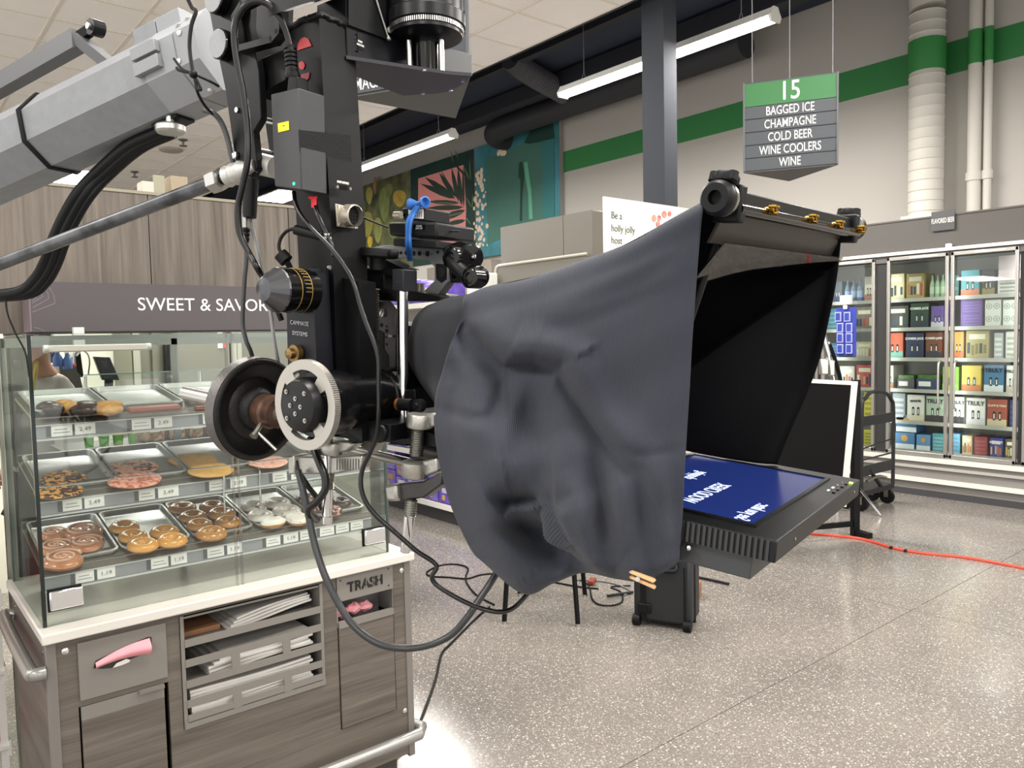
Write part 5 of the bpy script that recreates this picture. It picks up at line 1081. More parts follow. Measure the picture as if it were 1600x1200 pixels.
oc = cable('extension_cord', [gz(1200, 830, .008), gz(1280, 835, .008), gz(1345, 842, .008), gz(1395, 856, .008), gz(1440, 864, .008), gz(1500, 870, .008), gz(1560, 880, .008), gz(1640, 896, .008), gz(1750, 920, .008)], .011, mat('cord_orange', '#cf4a34', .45), 'orange red extension cord across the floor in front of the cooler', 'cord')
for qa_, qb_ in (((1391, 855.5), (1394.5, 856.5)), ((1413, 860.3), (1417, 861))): obj('tape_mark', MB().cyl(gz(*qa_, .0085), gz(*qb_, .0085), .013), black_matte, oc)
# ================================================================== CAMERA CRANE RIG
RHz = cr; FHz = A(math.cos(yaw), math.sin(yaw), 0); ZU = A(0, 0, 1.)
def frame(a, t, ro):
    U = math.cos(a)*RHz-math.sin(a)*FHz; D = math.sin(a)*RHz+math.cos(a)*FHz
    U2 = U*math.cos(t)-ZU*math.sin(t); V2 = U*math.sin(t)+ZU*math.cos(t)
    return U2, D*math.cos(ro)+V2*math.sin(ro), -D*math.sin(ro)+V2*math.cos(ro)
U, D, V = frame(math.radians(35.53), math.radians(5.94), math.radians(.16))     # teleprompter axes: forward, across, up
U0, D0, _ = frame(math.radians(35.53), 0, 0)                                     # crane axes, level
N = dep(1214.5, 846, .9)
K = lambda u, d, v: N-u*U+d*D+v*V
pd = lambda x, y, d: onpl(x, y, N+D*d, D)          # photo point on a plane across the rig at distance d from the monitor's near side
arm_m = mat('arm_grey', '#8a8d91', .62, .25, bump=.35, bscale=700, var=.1, vscale=40)
arm_band = mat('arm_patch', '#999ca0', .7, .2, bump=.5, bscale=900)
bar_m = mat('bar_grey', '#5c5d5f', .5, .2)
# ---- crane arm
cra = thing('crane_arm', 'thick grey octagonal camera crane arm running down to the left', 'camera crane', A(*dep(60, 230, 1.66)[:2], 0))
a1, a0 = dep(352, 86, 1.56), dep(95, 207, 1.75)
ad = nrm(a0-a1); aL = np.linalg.norm(a0-a1)*3.2
side = nrm(np.cross(ad, ZU)); side = side*np.sign(np.dot(side, -cf)); au = nrm(np.cross(side, ad)); au = au*np.sign(au[2])
def octo(c, r): return [c+(side*math.cos(math.radians(22.5+45*k))+au*math.sin(math.radians(22.5+45*k)))*r/math.cos(math.radians(22.5)) for k in range(8)]
obj('tube', MB().prism(octo(a1, .0805), ad*aL), arm_m, cra, flat=True)
obj('end_sleeve', MB().prism(octo(a1-ad*.005, .0825), ad*.05), arm_band, cra, flat=True)
obj('patch_sleeve', MB().prism(octo(a1+ad*.05, .0817), ad*.085), arm_band, cra, flat=True)
def face_pt(s, k, f=.5, off=0): # point on face k, s metres down the arm
    c = a1+ad*s; P = octo(c, .0817+off); return P[k % 8]*(1-f)+P[(k+1) % 8]*f
def fn(k): an = math.radians(45+45*k); return side*math.cos(an)+au*math.sin(an)
# face 7: towards the viewer; 0 upper bevel; 1 top; 6 lower bevel; 5 underside
tm = mat('silver_tape', '#8f9193', .3, .3, bump=.4, bscale=40)
for f0, f1 in ((.66, 1.0), (.2, .56)):
    p = [face_pt(.085, 7, f0, .0), face_pt(.15, 7, f0), face_pt(.15, 7, f1), face_pt(.085, 7, f1)]
    obj('tape_strip', MB().prism(p, fn(7)*.013), tm, cra, bev=.001, label='silver grey tape over a bracket on the arm')
obj('clamp_block', MB().obox(face_pt(.115, 1, .62, .02), ad*.066, side*.045, au*.05), arm_band, cra, bev=.002); obj('clamp_block', MB().obox(face_pt(.182, 1, .62, .02), ad*.064, side*.045, au*.05), arm_m, cra, bev=.002)
sw = MB()
for s_, k, f in ((.045, 0, .4), (.032, 0, .7), (.045, 7, .15), (.03, 7, .9), (.155, 5, .35), (.175, 5, .6), (.02, 6, .1)): sw.lathe(face_pt(s_, k, f), fn(k), [(.006, 0), (.006, .003), (.002, .005)], 12)
obj('screw', sw, alu, cra)
pc_ = dep(266, 199, 1.60)
obj('plate', MB().obox(face_pt(.165, 5, .5, .004), ad*.07, side*.05, au*.006), black_metal, cra)
obj('knob', MB().lathe(pc_-ZU*.012, ZU, [(.026, 0), (.0295, .004), (.0295, .014), (.027, .017), (.008, .018), (.008, .034)], 28), alu, cra, label='round silver knob under the arm')
st_a = 1.0*np.linalg.norm(a0-a1)+.01
for w_ in (.0, .006):
    loop = octo(a1+ad*(st_a+w_), .0835); obj('tie_strap', MB().tube(loop+[loop[0]], .003, 6, smooth=False), black_rubber, cra)
# hose bundle under the arm
hb = [face_pt(.2, 5, .5, .008), face_pt(.3, 5, .5, .01), dep(150, 272, 1.74), dep(122, 303, 1.75), dep(101, 338, 1.77), dep(84, 375, 1.79), dep(72, 408, 1.81), dep(56, 436, 1.83), dep(30, 456, 1.85), dep(-30, 463, 1.87)]
for k, (off, r_) in enumerate(((0, .0135), (.017, .012), (.031, .008))): tag(obj('hose', MB().tube([p+nrm(CR)*off*.9+A(0, 0, -.004*k) for p in hb], r_, 10), black_plastic), ['thickest black hose sagging under the crane arm', 'middle black hose sagging under the crane arm', 'thin outer black hose sagging under the crane arm'][k], 'hose', 'hoses under the crane arm')
tag(obj('loose_cable', MB().tube([dep(8, 461, 1.855), dep(12, 490, 1.85), dep(24, 520, 1.84), dep(40, 552, 1.84), dep(46, 590, 1.84)], .0022, 6), black_rubber), 'thin black cord hanging at the left edge in front of the pastry case', 'cord')
# upper truss bar
t_ = thing('truss_bar', 'grey square bar with a bolted strut rising above the crane arm', 'camera crane', dep(60, 115, 1.75))
ta, tb_ = dep(124, 62, 1.76), dep(-60, 168, 2.1)
tdir = nrm(tb_-ta); tup = nrm(np.cross(np.cross(tdir, ZU), tdir)); tsd = nrm(np.cross(tdir, tup))
obj('bar', MB().obox((ta+tb_)/2, tb_-ta, tup*.044, tsd*.034), bar_m, t_, bev=.001)
se = dep(176, 104, 1.74); sd_ = nrm(se-ta)
obj('strut', MB().obox((ta+se)/2+sd_*.01, sd_*(np.linalg.norm(se-ta)+.03), nrm(np.cross(tsd, sd_))*.024, tsd*.03), bar_m, t_, bev=.001)
hp = dep(150, 44, 1.75); obj('hinge_lug', MB().obox((hp+ta)/2+A(0, 0, .004), (hp-ta)*1.2, tup*.022, tsd*.016).cyl(hp-tsd*.014, hp+tsd*.014, .018, n=20), black_metal, t_); obj('bolt', MB().cyl(hp+tsd*.02*-np.sign(np.dot(tsd, cf)), hp, .007), alu, t_)
# parallel rod below
rd = thing('levelling_rod', 'scuffed black levelling rod under the crane arm with a silver ball joint', 'camera crane', dep(180, 345, 1.6))
r1, r0 = dep(338, 283, 1.45), dep(-30, 424, 1.78)
obj('rod', MB().cyl(r1, r0, .0135, n=20), mat('scuffed_black', '#26272a', .35, .3, var=.5, vscale=14, vcol='#6f7276', stretch=(1, 1, 1)), rd)
rdir = nrm(r0-r1)
obj('hex_nut', MB().lathe(r1-rdir*.001, -rdir, [(.021, -.012), (.022, 0), (.022, .012), (.012, .014)], 6), alu, rd, flat=True)
obj('threaded_stub', MB().cyl(r1, r1-rdir*.06, .011), black_metal, rd)
jb = dep(372, 270, 1.43)
obj('ball_joint', MB().lathe(jb+rdir*.03, -rdir, [(.012, 0), (.02, .004), (.017, .016), (.021, .022), (.018, .034), (.02, .04), (.013, .055), (.012, .075)], 18), mat('cast_silver', '#c5c4bf', .4, .7, bump=.3, bscale=120), rd)
# ---- remote head: drop plates, post, boxes
hd_ = thing('remote_head', 'black remote camera head with a welded square post, gear dial and pan drum', 'camera head', A(*pd(510, 400, 0)[:2], 0))
blk = black_metal
pl_ = [pd(*q, .0) for q in ((318, -30), (393, -30), (390, 40), (404, 110), (408, 185), (396, 205), (402, 262), (392, 277), (372, 272), (366, 240), (352, 140), (335, 60))]
obj('drop_plate', MB().prism(pl_, D*.014), blk, hd_, bev=.0015)
obj('drop_plate', MB().prism([p+D*.08 for p in pl_], D*.014), blk, hd_, bev=.0015)
obj('link_bar', MB().prism([pd(*q, .02) for q in ((388, 100), (455, 72), (455, 120), (398, 150))], D*.06), blk, hd_, bev=.001)
br = MB()
fr_o = [pd(*q, -.01) for q in ((372, 28), (384, 8), (412, -6), (440, 10), (440, 52), (430, 64), (378, 78))]; 
for i in range(len(fr_o)): 
    a, b = fr_o[i], fr_o[(i+1) % len(fr_o)]; dv = nrm(b-a); br.obox((a+b)/2, dv*(np.linalg.norm(b-a)+.006), nrm(np.cross(dv, D))*.011, D*.02)
obj('carry_handle', br, blk, hd_)
for q, r_ in (((340, 68), .027), ((333, -4), .027)):
    c = pd(*q, -.02); obj('end_knob', MB().lathe(c+D*.018, -D, [(.022, 0), (r_, .002), (r_, .016), (r_-.002, .018)], 28), black_gloss, hd_); obj('knob_face', MB().lathe(c, -D, [(r_-.002, 0), (r_-.002, .001)], 28), mat('worn_silver', '#9a9c9e', .55, .2, bump=.5, bscale=260), hd_, label='worn silver disc')
obj('pivot_bolt', MB().lathe(pd(369, 243, -.002), -D, [(.007, 0), (.007, .005), (.002, .008)], 12).lathe(pd(371, 172, -.001), -D, [(.005, 0), (.005, .003)], 12), chrome, hd_)
obj('spacer_rod', MB().cyl(pd(400, 184, .05), pd(440, 193, .05), .006), chrome, hd_); obj('spacer_rod', MB().cyl(pd(395, 243, .05), pd(432, 250, .05), .016), black_gloss, hd_); obj('bearing_ring', MB().cyl(pd(405, 256, .03), pd(432, 262, .03), .02), mat('cast_silver', '#c5c4bf', .4, .7), hd_)
# post
pcn = [pd(498, 22, 0), pd(520, 400, 0), pd(527, 645, 0)]; pbl = [pd(448, 44, 0), pd(466, 400, 0), pd(476, 645, 0)]
post = MB().prism([pbl[0], pcn[0], pcn[1], pcn[2], pbl[2], pbl[1]], D*.078)
obj('post', post, mat('post_black', '#09090a', .42, .0, spec=.22, bump=.03, bscale=200), hd_, flat=True)
wb = MB(); rw = random.Random(4)
def weld(a, b, n):
    for k in range(n): wb.sphere(a+(b-a)*(k+.5)/n+A(0, 0, rw.uniform(-.0015, .0015)), .0065, 8, 5, (1, 1, .8))
weld(pbl[0]-D*.001, pcn[0], 14); weld(pcn[0], pcn[0]+D*.078, 20); weld(pcn[0]+D*.078, pcn[0]+D*.078+(pcn[2]-pcn[0])*.06, 9)
obj('weld_bead', wb, mat('weld_black', '#202022', .3, .4), hd_)
# red printed emblem on the post, a plain half-disc over a crescent
rdm = mat('emblem_red', '#c3202c', .4)
def flat(pts, d, m, nme='print', th=.0008, par=None): return obj(nme, MB().prism([pd(*q, d) for q in pts], -D*th), m, par or hd_, flat=True)
eps = [(465, 77.5)]+[(476+11.5*math.cos(a)-.0*a, 75-17*math.sin(a)*1.0) for a in np.linspace(math.radians(185), math.radians(0), 12)]
flat([(465, 79), (466, 69), (470, 61), (476, 58), (482, 61), (486, 69), (487, 72)], -.0006, rdm, 'emblem')
flat([(467, 100), (469, 96.5), (473, 96), (476, 99), (476.5, 104), (474, 109), (470, 108.5), (467.5, 105)], -.0006, rdm, 'emblem')
flat([(469, 117), (484, 113), (483, 122), (478, 128), (474, 127.5)], -.0006, mat('emblem_darkred', '#8f1d28', .4), 'emblem')
# power supply with tape
ps_ = thing('power_supply', 'dark grey brick power supply taped to the post with a yellow label', 'power supply', pd(448, 296, -.03))
pq = [pd(*q, -.056) for q in ((423, 147), (466, 137), (471, 297), (429, 291))]
obj('case', MB().prism(pq, D*.054), mat('psu_grey', '#38393b', .55, bump=.15, bscale=600), ps_, bev=.002)
obj('label', MB().prism([pd(*q, -.0565) for q in ((434, 193), (451.5, 189), (452, 203), (435, 207))], -D*.0004), mat('label_yellow', '#e8d81e', .5), ps_, label='small yellow label'); text('~', pd(443.5, 198, -.0572), U0, ZU, .004, inkd, ps_)
obj('lamp', MB().lathe(pd(459.5, 287, -.0562), -D, [(.0025, 0), (.0025, .001)], 10), mat('led_green', '#2fe08a', .4, emit=2), ps_, label='green lit lamp')
psc = pd(468, 200, -.056)
obj('tape_band', MB().prism([onpl(*q, psc+U*.0015, U) for q in ((466, 203), (547, 211), (550, 272), (470, 273))], U*.0012), mat('gaffer_tape', '#1a1b1e', .55, spec=.25, bump=.3, bscale=400), ps_)
plug = MB(); p0_, p1_ = pd(461, 140, -.03), pd(456, 104, -.03); pdv = nrm(p1_-p0_)
plug.prism([pd(*q, -.04) for q in ((447, 146), (466, 146), (462, 118), (450, 118))], D*.025)
obj('plug', plug, black_rubber, ps_, bev=.003)
rl = MB(); qa, qb = pd(457, 120, -.028), pd(453, 72, -.028)
rl.lathe(qa, qb-qa, [(.012, -.004), (.0135, .002), (.011, .008)]+[x for k in range(6) for x in ((.0105, .010+.007*k), (.0105, .0145+.007*k), (.0075, .0150+.007*k), (.0075, .0165+.007*k))]+[(.006, .055)], 14)
obj('strain_relief', rl, black_rubber, ps_)
# pan housing on top of the post
fcn = pcn[0]+U0*.004
oh = lambda x, y: onpl(x, y, fcn, U0)
obj('pan_housing', MB().prism([oh(*q) for q in ((541, 14), (543, 92), (690, 117), (690, 76), (648, 64), (640, 40), (600, -10), (541, -10))], -U0*.075), mat('housing_black', '#121418', .4, spec=.25), hd_, bev=.0015)
zb0 = oh(543, 93)[2]; hz_ = lambda x, y: onz(x, y, zb0)
bp = [(541, 92), (640, 107), (700, 116), (737, 119), (733, 123), (726, 129), (714, 137), (700, 143.5), (680, 146.5), (655, 147), (631, 150), (600, 138), (541, 113)]
obj('bottom_plate', MB().prism([hz_(*q) for q in bp], ZU*.006), mat('plate_violet_black', '#1d1b24', .35, .2), hd_)
for q in ((661, 146), (704, 141), (723, 127), (663, 109.5)): obj('screw', MB().lathe(hz_(*q), -ZU, [(.004, 0), (.004, .0015)], 10), chrome, hd_)
dc = hz_(668, 122); obj('pan_shaft', MB().cyl(dc+ZU*.002, dc+ZU*.075, .026, n=28), black_gloss, hd_)
for q in (-.03, .028): obj('guide_pin', MB().cyl(dc+RHz*q-FHz*.02+ZU*.005, dc+RHz*q-FHz*.02+ZU*.06, .0055), chrome, hd_)
z1 = dc+ZU*.066
obj('pan_drum', MB().lathe(z1, ZU, [(.03, 0), (.052, .001), (.066, .006), (.066, .012)], 40).lathe(z1+ZU*.0125, ZU, [(.068, .008), (.072, .010), (.072, .03), (.068, .034), (.068, .10)], 40), mat('drum_black', '#101216', .3, spec=.35), hd_)
gt = MB(); n = 110
for k in range(n):
    an = 2*math.pi*k/n; e1_ = A(math.cos(an), math.sin(an), 0); e2_ = A(-math.sin(an), math.cos(an), 0)
    gt.obox(z1+e1_*.0655+ZU*.0165, e1_*.006, e2_*.0021, ZU*.008)
tag(obj('ring_teeth', gt, alu, hd_), kind='stuff')
obj('end_block', MB().prism([oh(*q) for q in ((691, 78), (705, 76), (738, 85), (738, 119), (691, 112))], -U0*.05), mat('block_black', '#25272a', .35, .2), hd_, bev=.0015)
kc_ = oh(630, 62); obj('side_knob', MB().lathe(kc_, U0, [(.006, -.002), (.006, .01), (.012, .011), (.0125, .026), (.011, .028)], 24), black_plastic, hd_)
obj('stay_rod', MB().cyl(oh(579, -6)+U0*.01, oh(602, 62)+U0*.008, .0022).sphere(oh(602, 62)+U0*.008, .005), steel, hd_)
obj('label', MB().prism([oh(*q)+U0*.0006 for q in ((554, 61), (568, 65), (569, 80), (555, 75))], U0*.0004), black_matte, hd_)
text('PAN', oh(561.5, 67)+U0*.0012, D0, ZU, .0035, white_paint, hd_, bold=.04); text('MOTOR', oh(562, 72.5)+U0*.0012, D0, ZU, .0032, white_paint, hd_, bold=.04)
obj('washer', MB().lathe(oh(607.5, 47), U0, [(.005, 0), (.005, .002), (.002, .0025)], 14), white_paint, hd_)
obj('top_block', MB().prism([oh(*q) for q in ((455, 12), (541, -14), (541, -60), (455, -60))], -U0*.06), blk, hd_)
obj('tall_box', MB().prism([oh(*q) for q in ((541, 40), (600, 62), (600, -40), (541, -40))], U0*.006), black_plastic, hd_)
# socket and switch on the post's front face
fp_ = lambda x, y: onpl(x, y, pcn[1]+U*.0005, U)
obj('socket_plate', MB().prism([fp_(*q) for q in ((523, 318), (556, 326), (558, 358), (526, 354))], U*.003), mat('nickel', '#b9b3a6', .35, .8), hd_, bev=.0008)
sc_ = fp_(542, 337); obj('socket_barrel', MB().lathe(sc_, U, [(.019, .002), (.0185, .02), (.0165, .022), (.0165, .012)], 24, caps=False), MC['nickel'], hd_); obj('socket_insert', MB().lathe(sc_, U, [(.0165, .0), (.0165, .012)], 24), black_matte, hd_)
pn = MB()
for i in range(-2, 3):
    for j in range(-2, 3):
        if abs(i)+abs(j) < 4: pn.cyl(sc_+D*i*.0055+V*j*.0055+U*.012, sc_+D*i*.0055+V*j*.0055+U*.0135, .0014, n=8)
obj('socket_pin', pn, black_plastic, hd_)
obj('screw', MB().lathe(fp_(527, 322), U, [(.0025, .003), (.0025, .0045)], 8).lathe(fp_(529.5, 351), U, [(.0025, .003), (.0025, .0045)], 8).lathe(fp_(553, 355), U, [(.0025, .003), (.0025, .0045)], 8).lathe(fp_(526, 292), U, [(.0028, 0), (.0028, .003)], 10).lathe(fp_(546, 295), U, [(.0028, 0), (.0028, .003)], 10), chrome, hd_)
obj('switch', MB().prism([fp_(*q) for q in ((530, 289), (542, 291), (542, 298), (530, 296))], U*.002), black_gloss, hd_)
text('PAN RANGE', fp_(535.5, 287), D, V, .0035, white_paint, hd_, bold=.04, sx=.9)
# side box with the engraved name, pot, brass knob
sb_ = [pd(*q, -.036) for q in ((446, 425), (487, 419), (496, 590), (450, 592))]
obj('drive_box', MB().prism(sb_, D*.036), mat('box_violet_black', '#1c1c22', .4, spec=.25), hd_, bev=.001)
obj('drive_box_rear', MB().prism([pd(*q, .0) for q in ((487, 420), (521, 428), (528, 600), (496, 600))], D*.05), blk, hd_)
gm_ = mat('engraving', '#a9a9ad', .5)
text('CAMMATE', pd(468, 508, -.0365), U, V+.0*U, .0068, gm_, hd_, sx=1.0); text('SYSTEMS', pd(469, 524.5, -.0365), U, V, .0068, gm_, hd_, sx=1.02)
pb = pd(478, 455, -.036); pr_ = .0365
ax_ = -D
obj('pot_body', MB().lathe(pb, ax_, [(pr_, -.004), (pr_, .058)], 36), black_gloss, hd_)
obj('pot_cap', MB().lathe(pb, ax_, [(pr_, .0581), (pr_*.98, .061), (pr_*.5, .084), (pr_*.2, .087), (.001, .0875)], 24), mat('knurled_grey', '#5c5d61', .28, .9), hd_, flat=True, label='faceted grey cone cap')
rg = MB()
for h in (.016, .036): rg.lathe(pb, ax_, [(pr_+.0004, h), (pr_+.0004, h+.0012)], 36, caps=False)
for k in range(14):
    an = 2*math.pi*k/36; e_ = V*math.sin(an)+U*math.cos(an); rg.obox(pb+ax_*.024+e_*(pr_+.0003), ax_*.012, np.cross(ax_, e_)*.0008, e_*.0006)
obj('pot_marking', rg, mat('gold_print', '#a8893c', .4), hd_)
bk_ = pd(467, 552, -.037); obj('brass_knob', MB().lathe(bk_, -D, [(.0145, .002), (.0145, .012), (.009, .013), (.0085, .022), (.003, .024)], 30), mat('aged_brass', '#8a7048', .35, .9), hd_, flat=True)
obj('lock_knob', MB().lathe(fp_(541, 523), U, [(.009, 0), (.0125, .002), (.0125, .018), (.011, .02)], 24), black_gloss, hd_)
obj('slide_bracket', MB().prism([fp_(*q) for q in ((524, 497), (531, 499), (532, 545), (526, 548))], U*.004), blk, hd_); obj('screw', MB().lathe(fp_(529, 504), U, [(.004, .004), (.004, .006)], 12).lathe(fp_(530, 539), U, [(.004, .004), (.004, .006)], 12).lathe(fp_(513.5, 418), U, [(.0035, .0), (.0035, .003)], 12), alu, hd_)
# gear dial on the tilt axis
gc = pd(475, 633, -.075); R_o = .0735
def gl_(r, an, h): return gc+(U*math.cos(an)+V*math.sin(an))*r-D*h
gd_ = MB(); n = 260
out = [gl_(R_o*(1 if k % 2 else .985), 2*math.pi*k/n, 0) for k in range(n)]; inn = [gl_(.057, 2*math.pi*k/n, 0) for k in range(n)]; th = D*.012
gd_.add(out+inn+[p+th for p in out]+[p+th for p in inn], [f for k in range(n) for f in ((k, k+n, (k+1) % n+n, (k+1) % n), (k, (k+1) % n, (k+1) % n+2*n, k+2*n), (k+n, k+3*n, (k+1) % n+3*n, (k+1) % n+n), (k+2*n, (k+1) % n+2*n, (k+1) % n+3*n, k+3*n))])
for q in range(4):
    a0_ = math.radians(32+90*q); m_ = 8; aa = np.linspace(a0_, a0_+math.radians(26), m_)
    pts = [gl_(.0575, a, 0) for a in aa]+[gl_(.040, a, 0) for a in aa[::-1]]; gd_.prism(pts, th)
obj('gear_dial', gd_, mat('gear_silver', '#b4b0a8', .35, .75, bump=.08, bscale=150), hd_, flat=True, label='silver toothed dial with four curved slots')
obj('dial_hub', MB().lathe(gc, -D, [(.045, -.012), (.0445, .004), (.04, .014), (.039, .0145)], 40), mat('hub_black', '#101113', .35, spec=.3), hd_)
scr = MB()
for x, y in ((447.5, 612), (475.5, 615), (461.5, 623), (453.5, 633.5), (469.5, 636), (461.5, 646.5), (448.5, 653.5), (476.5, 657.5)): scr.lathe(pd(x, y, -.0897), -D, [(.0040, 0), (.0040, .0012), (.0016, .0013)], 12)
for x, y in ((447.5, 612), (475.5, 615), (461.5, 623), (453.5, 633.5), (469.5, 636), (461.5, 646.5), (448.5, 653.5), (476.5, 657.5)): scr.cur = 1; scr.lathe(pd(x, y, -.0911), -D, [(.0015, 0), (.0015, .0003)], 6)
obj('screw', scr, [mat('screw_zinc', '#a8a59e', .35, .8), black_matte], hd_)
obj('tilt_motor', MB().lathe(gc+D*.012, D, [(.052, 0), (.054, .004), (.054, .06), (.049, .064), (.049, .15), (.052, .152), (.052, .2)], 40), mat('motor_black', '#0b0b0d', .25, coat=.1, spec=.3), hd_)
obj('motor_yoke', MB().prism([pd(*q, .02) for q in ((520, 430), (560, 440), (566, 690), (520, 660))], D*.04), blk, hd_)
# ---- counterweight
wp = thing('weight_plate', 'round black cast-iron weight plate on the counterweight bar', 'weight plate', dep(405, 640, 1.42)-ZU*.094)
wc = dep(407, 640, 1.415); wr_ = .094
iron = mat('cast_iron', '#1d1c1c', .45, .4, bump=.4, bscale=220); worn = mat('worn_iron', '#6a6866', .42, .7, bump=.5, bscale=160)
obj('plate', MB().lathe(wc, U, [(.03, -.032), (wr_-.006, -.033), (wr_, -.028), (wr_, -.004), (wr_-.004, 0), (wr_-.010, 0), (wr_-.016, -.008), (.058, -.013), (.056, -.010), (.040, -.008), (.034, .004), (.028, .006)], 56), [iron], wp, ang=50)
obj('worn_rim', MB().lathe(wc, U, [(wr_+.0004, -.0285), (wr_+.0006, -.026), (wr_+.0006, -.006), (wr_+.0003, -.0035)], 56, caps=False), worn, wp, label='scuffed bare-metal rim')
for k, ch in enumerate('HERCULES'):
    an = math.radians(150-22*k); rv = -D0*math.cos(an)*-1+ZU*math.sin(an); tv = D0*math.sin(an)-ZU*math.cos(an)
    text(ch, wc+U0*-.0118+(D0*math.cos(an)+ZU*math.sin(an))*.060, nrm(D0*math.sin(an)-ZU*math.cos(an)), nrm(D0*math.cos(an)+ZU*math.sin(an)), .014, iron, wp, ext=.0012, bold=.04)
bar_ = thing('counterweight_bar', 'polished counterweight bar with a rusty collar and T screw', 'bar', wc-ZU*.015)
obj('bar', MB().cyl(wc-U*.235, wc+U*.16, .0145, n=24), mat('polished_bar', '#c0bfbb', .25, .9, bump=.05, bscale=80), bar_)
rust = mat('rusty_collar', '#7a5a48', .45, .5, var=.5, vscale=40, vcol='#4a3a34')
obj('collar', MB().lathe(wc, U, [(.030, .007), (.031, .012), (.031, .030), (.027, .034), (.027, .052), (.014, .053)], 30), rust, bar_)
obj('red_mark', MB().lathe(wc, U0, [(.0313, .013), (.0313, .022)], 30, caps=False), mat('faded_red', '#8a3030', .5), bar_) if 0 else None
ts = onpl(412, 655, wc+U0*.025, U0); te = onpl(398, 678, wc+U0*.03, U0)
obj('t_screw', MB().cyl(ts, te, .0055).cyl(te-(ts-te)*.02-D0*.0-nrm(te-ts)*.0, te+nrm(te-ts)*.006, .007).tube([te+(ts-te)*.2, dep(432, 703, 1.37)], .0032, 8, smooth=False), steel, bar_)
# ---- teleprompter
tp = thing('teleprompter', 'teleprompter with a flat dark monitor, top bar and brass thumbscrews', 'teleprompter', A(*K(.2, .22, 0)[:2], N[2]-.06))
mon = mat('monitor_black', '#131416', .42, spec=.3, bump=.1, bscale=1200)
W_ = .439
def kb(u0, u1, d0, d1, v0, v1, mb=None): 
    mb = mb or MB(); return mb.hexa([K(u0, d0, v0), K(u1, d0, v0), K(u1, d1, v0), K(u0, d1, v0), K(u0, d0, v1), K(u1, d0, v1), K(u1, d1, v1), K(u0, d1, v1)])
kv = lambda x, y, v=0: onpl(x, y, N+V*v, V)
obj('monitor_case', kb(0, .28, .0, W_, -.027, 0), mon, tp, bev=.002)
rb_ = MB()
for k in range(38): kb(.008+.007*k, .0115+.007*k, -.0022, .001, -.026, -.001, rb_)
tag(obj('cooling_rib', rb_, mat('rib_black', '#2e2f31', .4), tp, flat=True), kind='stuff')
obj('rear_housing', kb(.03, .27, .012, W_-.03, -.058, -.027), mat('housing_grey', '#3b3d40', .5), tp, bev=.002)
obj('latch', MB().sphere(K(.105, -.001, -.033), .004), chrome, tp)
scr_q = [kv(*q) for q in ((1175, 821), (1291, 749.5), (1076, 708))]
# the screen's far-left corner closes the rectangle in the monitor's own axes
def ud(P): r_ = P-N; return -np.dot(r_, U), np.dot(r_, D)
su0 = .5*(ud(scr_q[0])[0]+ud(scr_q[1])[0]); sd0, sd1 = ud(scr_q[0])[1], ud(scr_q[1])[1]; su1 = .262
obj('screen', kb(su0, su1, sd0, sd1, .0, .0012), mat('screen_blue', '#18255a', .2, emit=.6), tp, flat=True, label='lit blue screen')
rim = MB(); 
for u0, u1, d0, d1 in ((su0-.006, su0, sd0-.006, sd1+.006), (su1, su1+.006, sd0-.006, sd1+.006), (su0, su1, sd0-.006, sd0), (su0, su1, sd1, sd1+.006)): kb(u0, u1, d0, d1, 0, .003, rim)
obj('bezel', rim, black_plastic, tp)
sw_ = mat('screen_text', '#cfdcff', .4, emit=.8)
def scr_text(s, px, sz, sx=.62, al='LEFT'): text(s, kv(*px, .0014), D, U, sz, sw_, tp, sx=sx, align=al, bold=.0, ext=.0003)
scr_text('See you later:', (1146, 809), .020, .62); scr_text('WOOD CREEK', (1062, 781), .022, .66); scr_text('shopping', (1066, 746), .020, .62)
bt = MB()
for k in range(5): P_ = kv(1303+7*k*.95, 770-4.3*k); bt.obox(P_+V*.001, U*.004, D*.009, V*.002)
obj('button', bt, black_gloss, tp)
for k, s_ in enumerate(('AUTO', 'MENU', '+', '-')): text(s_, kv(1296+7.2*k, 767-4.2*k, .0006), D, -U, .0035, white_paint, tp, sx=.8, bold=.04)
obj('power_lamp', MB().obox(kv(1329.5, 755.5)+V*.0012, U*.005, D*.005, V*.002), mat('led_lime', '#a8f04a', .4, emit=2.5), tp, label='lime lit power lamp')
obj('screw', MB().lathe(K(-.0005, .075, -.014), U, [(.002, 0), (.002, .001)], 8).lathe(K(-.0005, .40, -.014), U, [(.002, 0), (.002, .001)], 8), alu, tp)
b1, b2 = dep(1120, 309, .905), dep(1333, 356, 1.262); bd = nrm(b2-b1); bl_ = np.linalg.norm(b2-b1)
bf = nrm(U-bd*np.dot(U, bd)); bu = nrm(np.cross(bf, bd)); bu = bu*np.sign(bu[2])
obj('top_bar', MB().obox((b1+b2)/2+bd*.005, bd*(bl_-.05), bf*.020, bu*.024), mat('bar_black', '#141517', .35, spec=.3), tp, bev=.002)
obj('front_tube', MB().cyl(b1+bd*.03+bf*.012-bu*.010, b2-bd*.02+bf*.012-bu*.010, .008, n=16), black_gloss, tp)
obj('glass_flap', MB().obox((b1+b2)/2-bu*.028-bf*.012, bd*(bl_-.06), bf*.006+bu*.0, bu*.045+bf*.02), mat('flap_brown_black', '#3a3430', .5), tp, bev=.001)
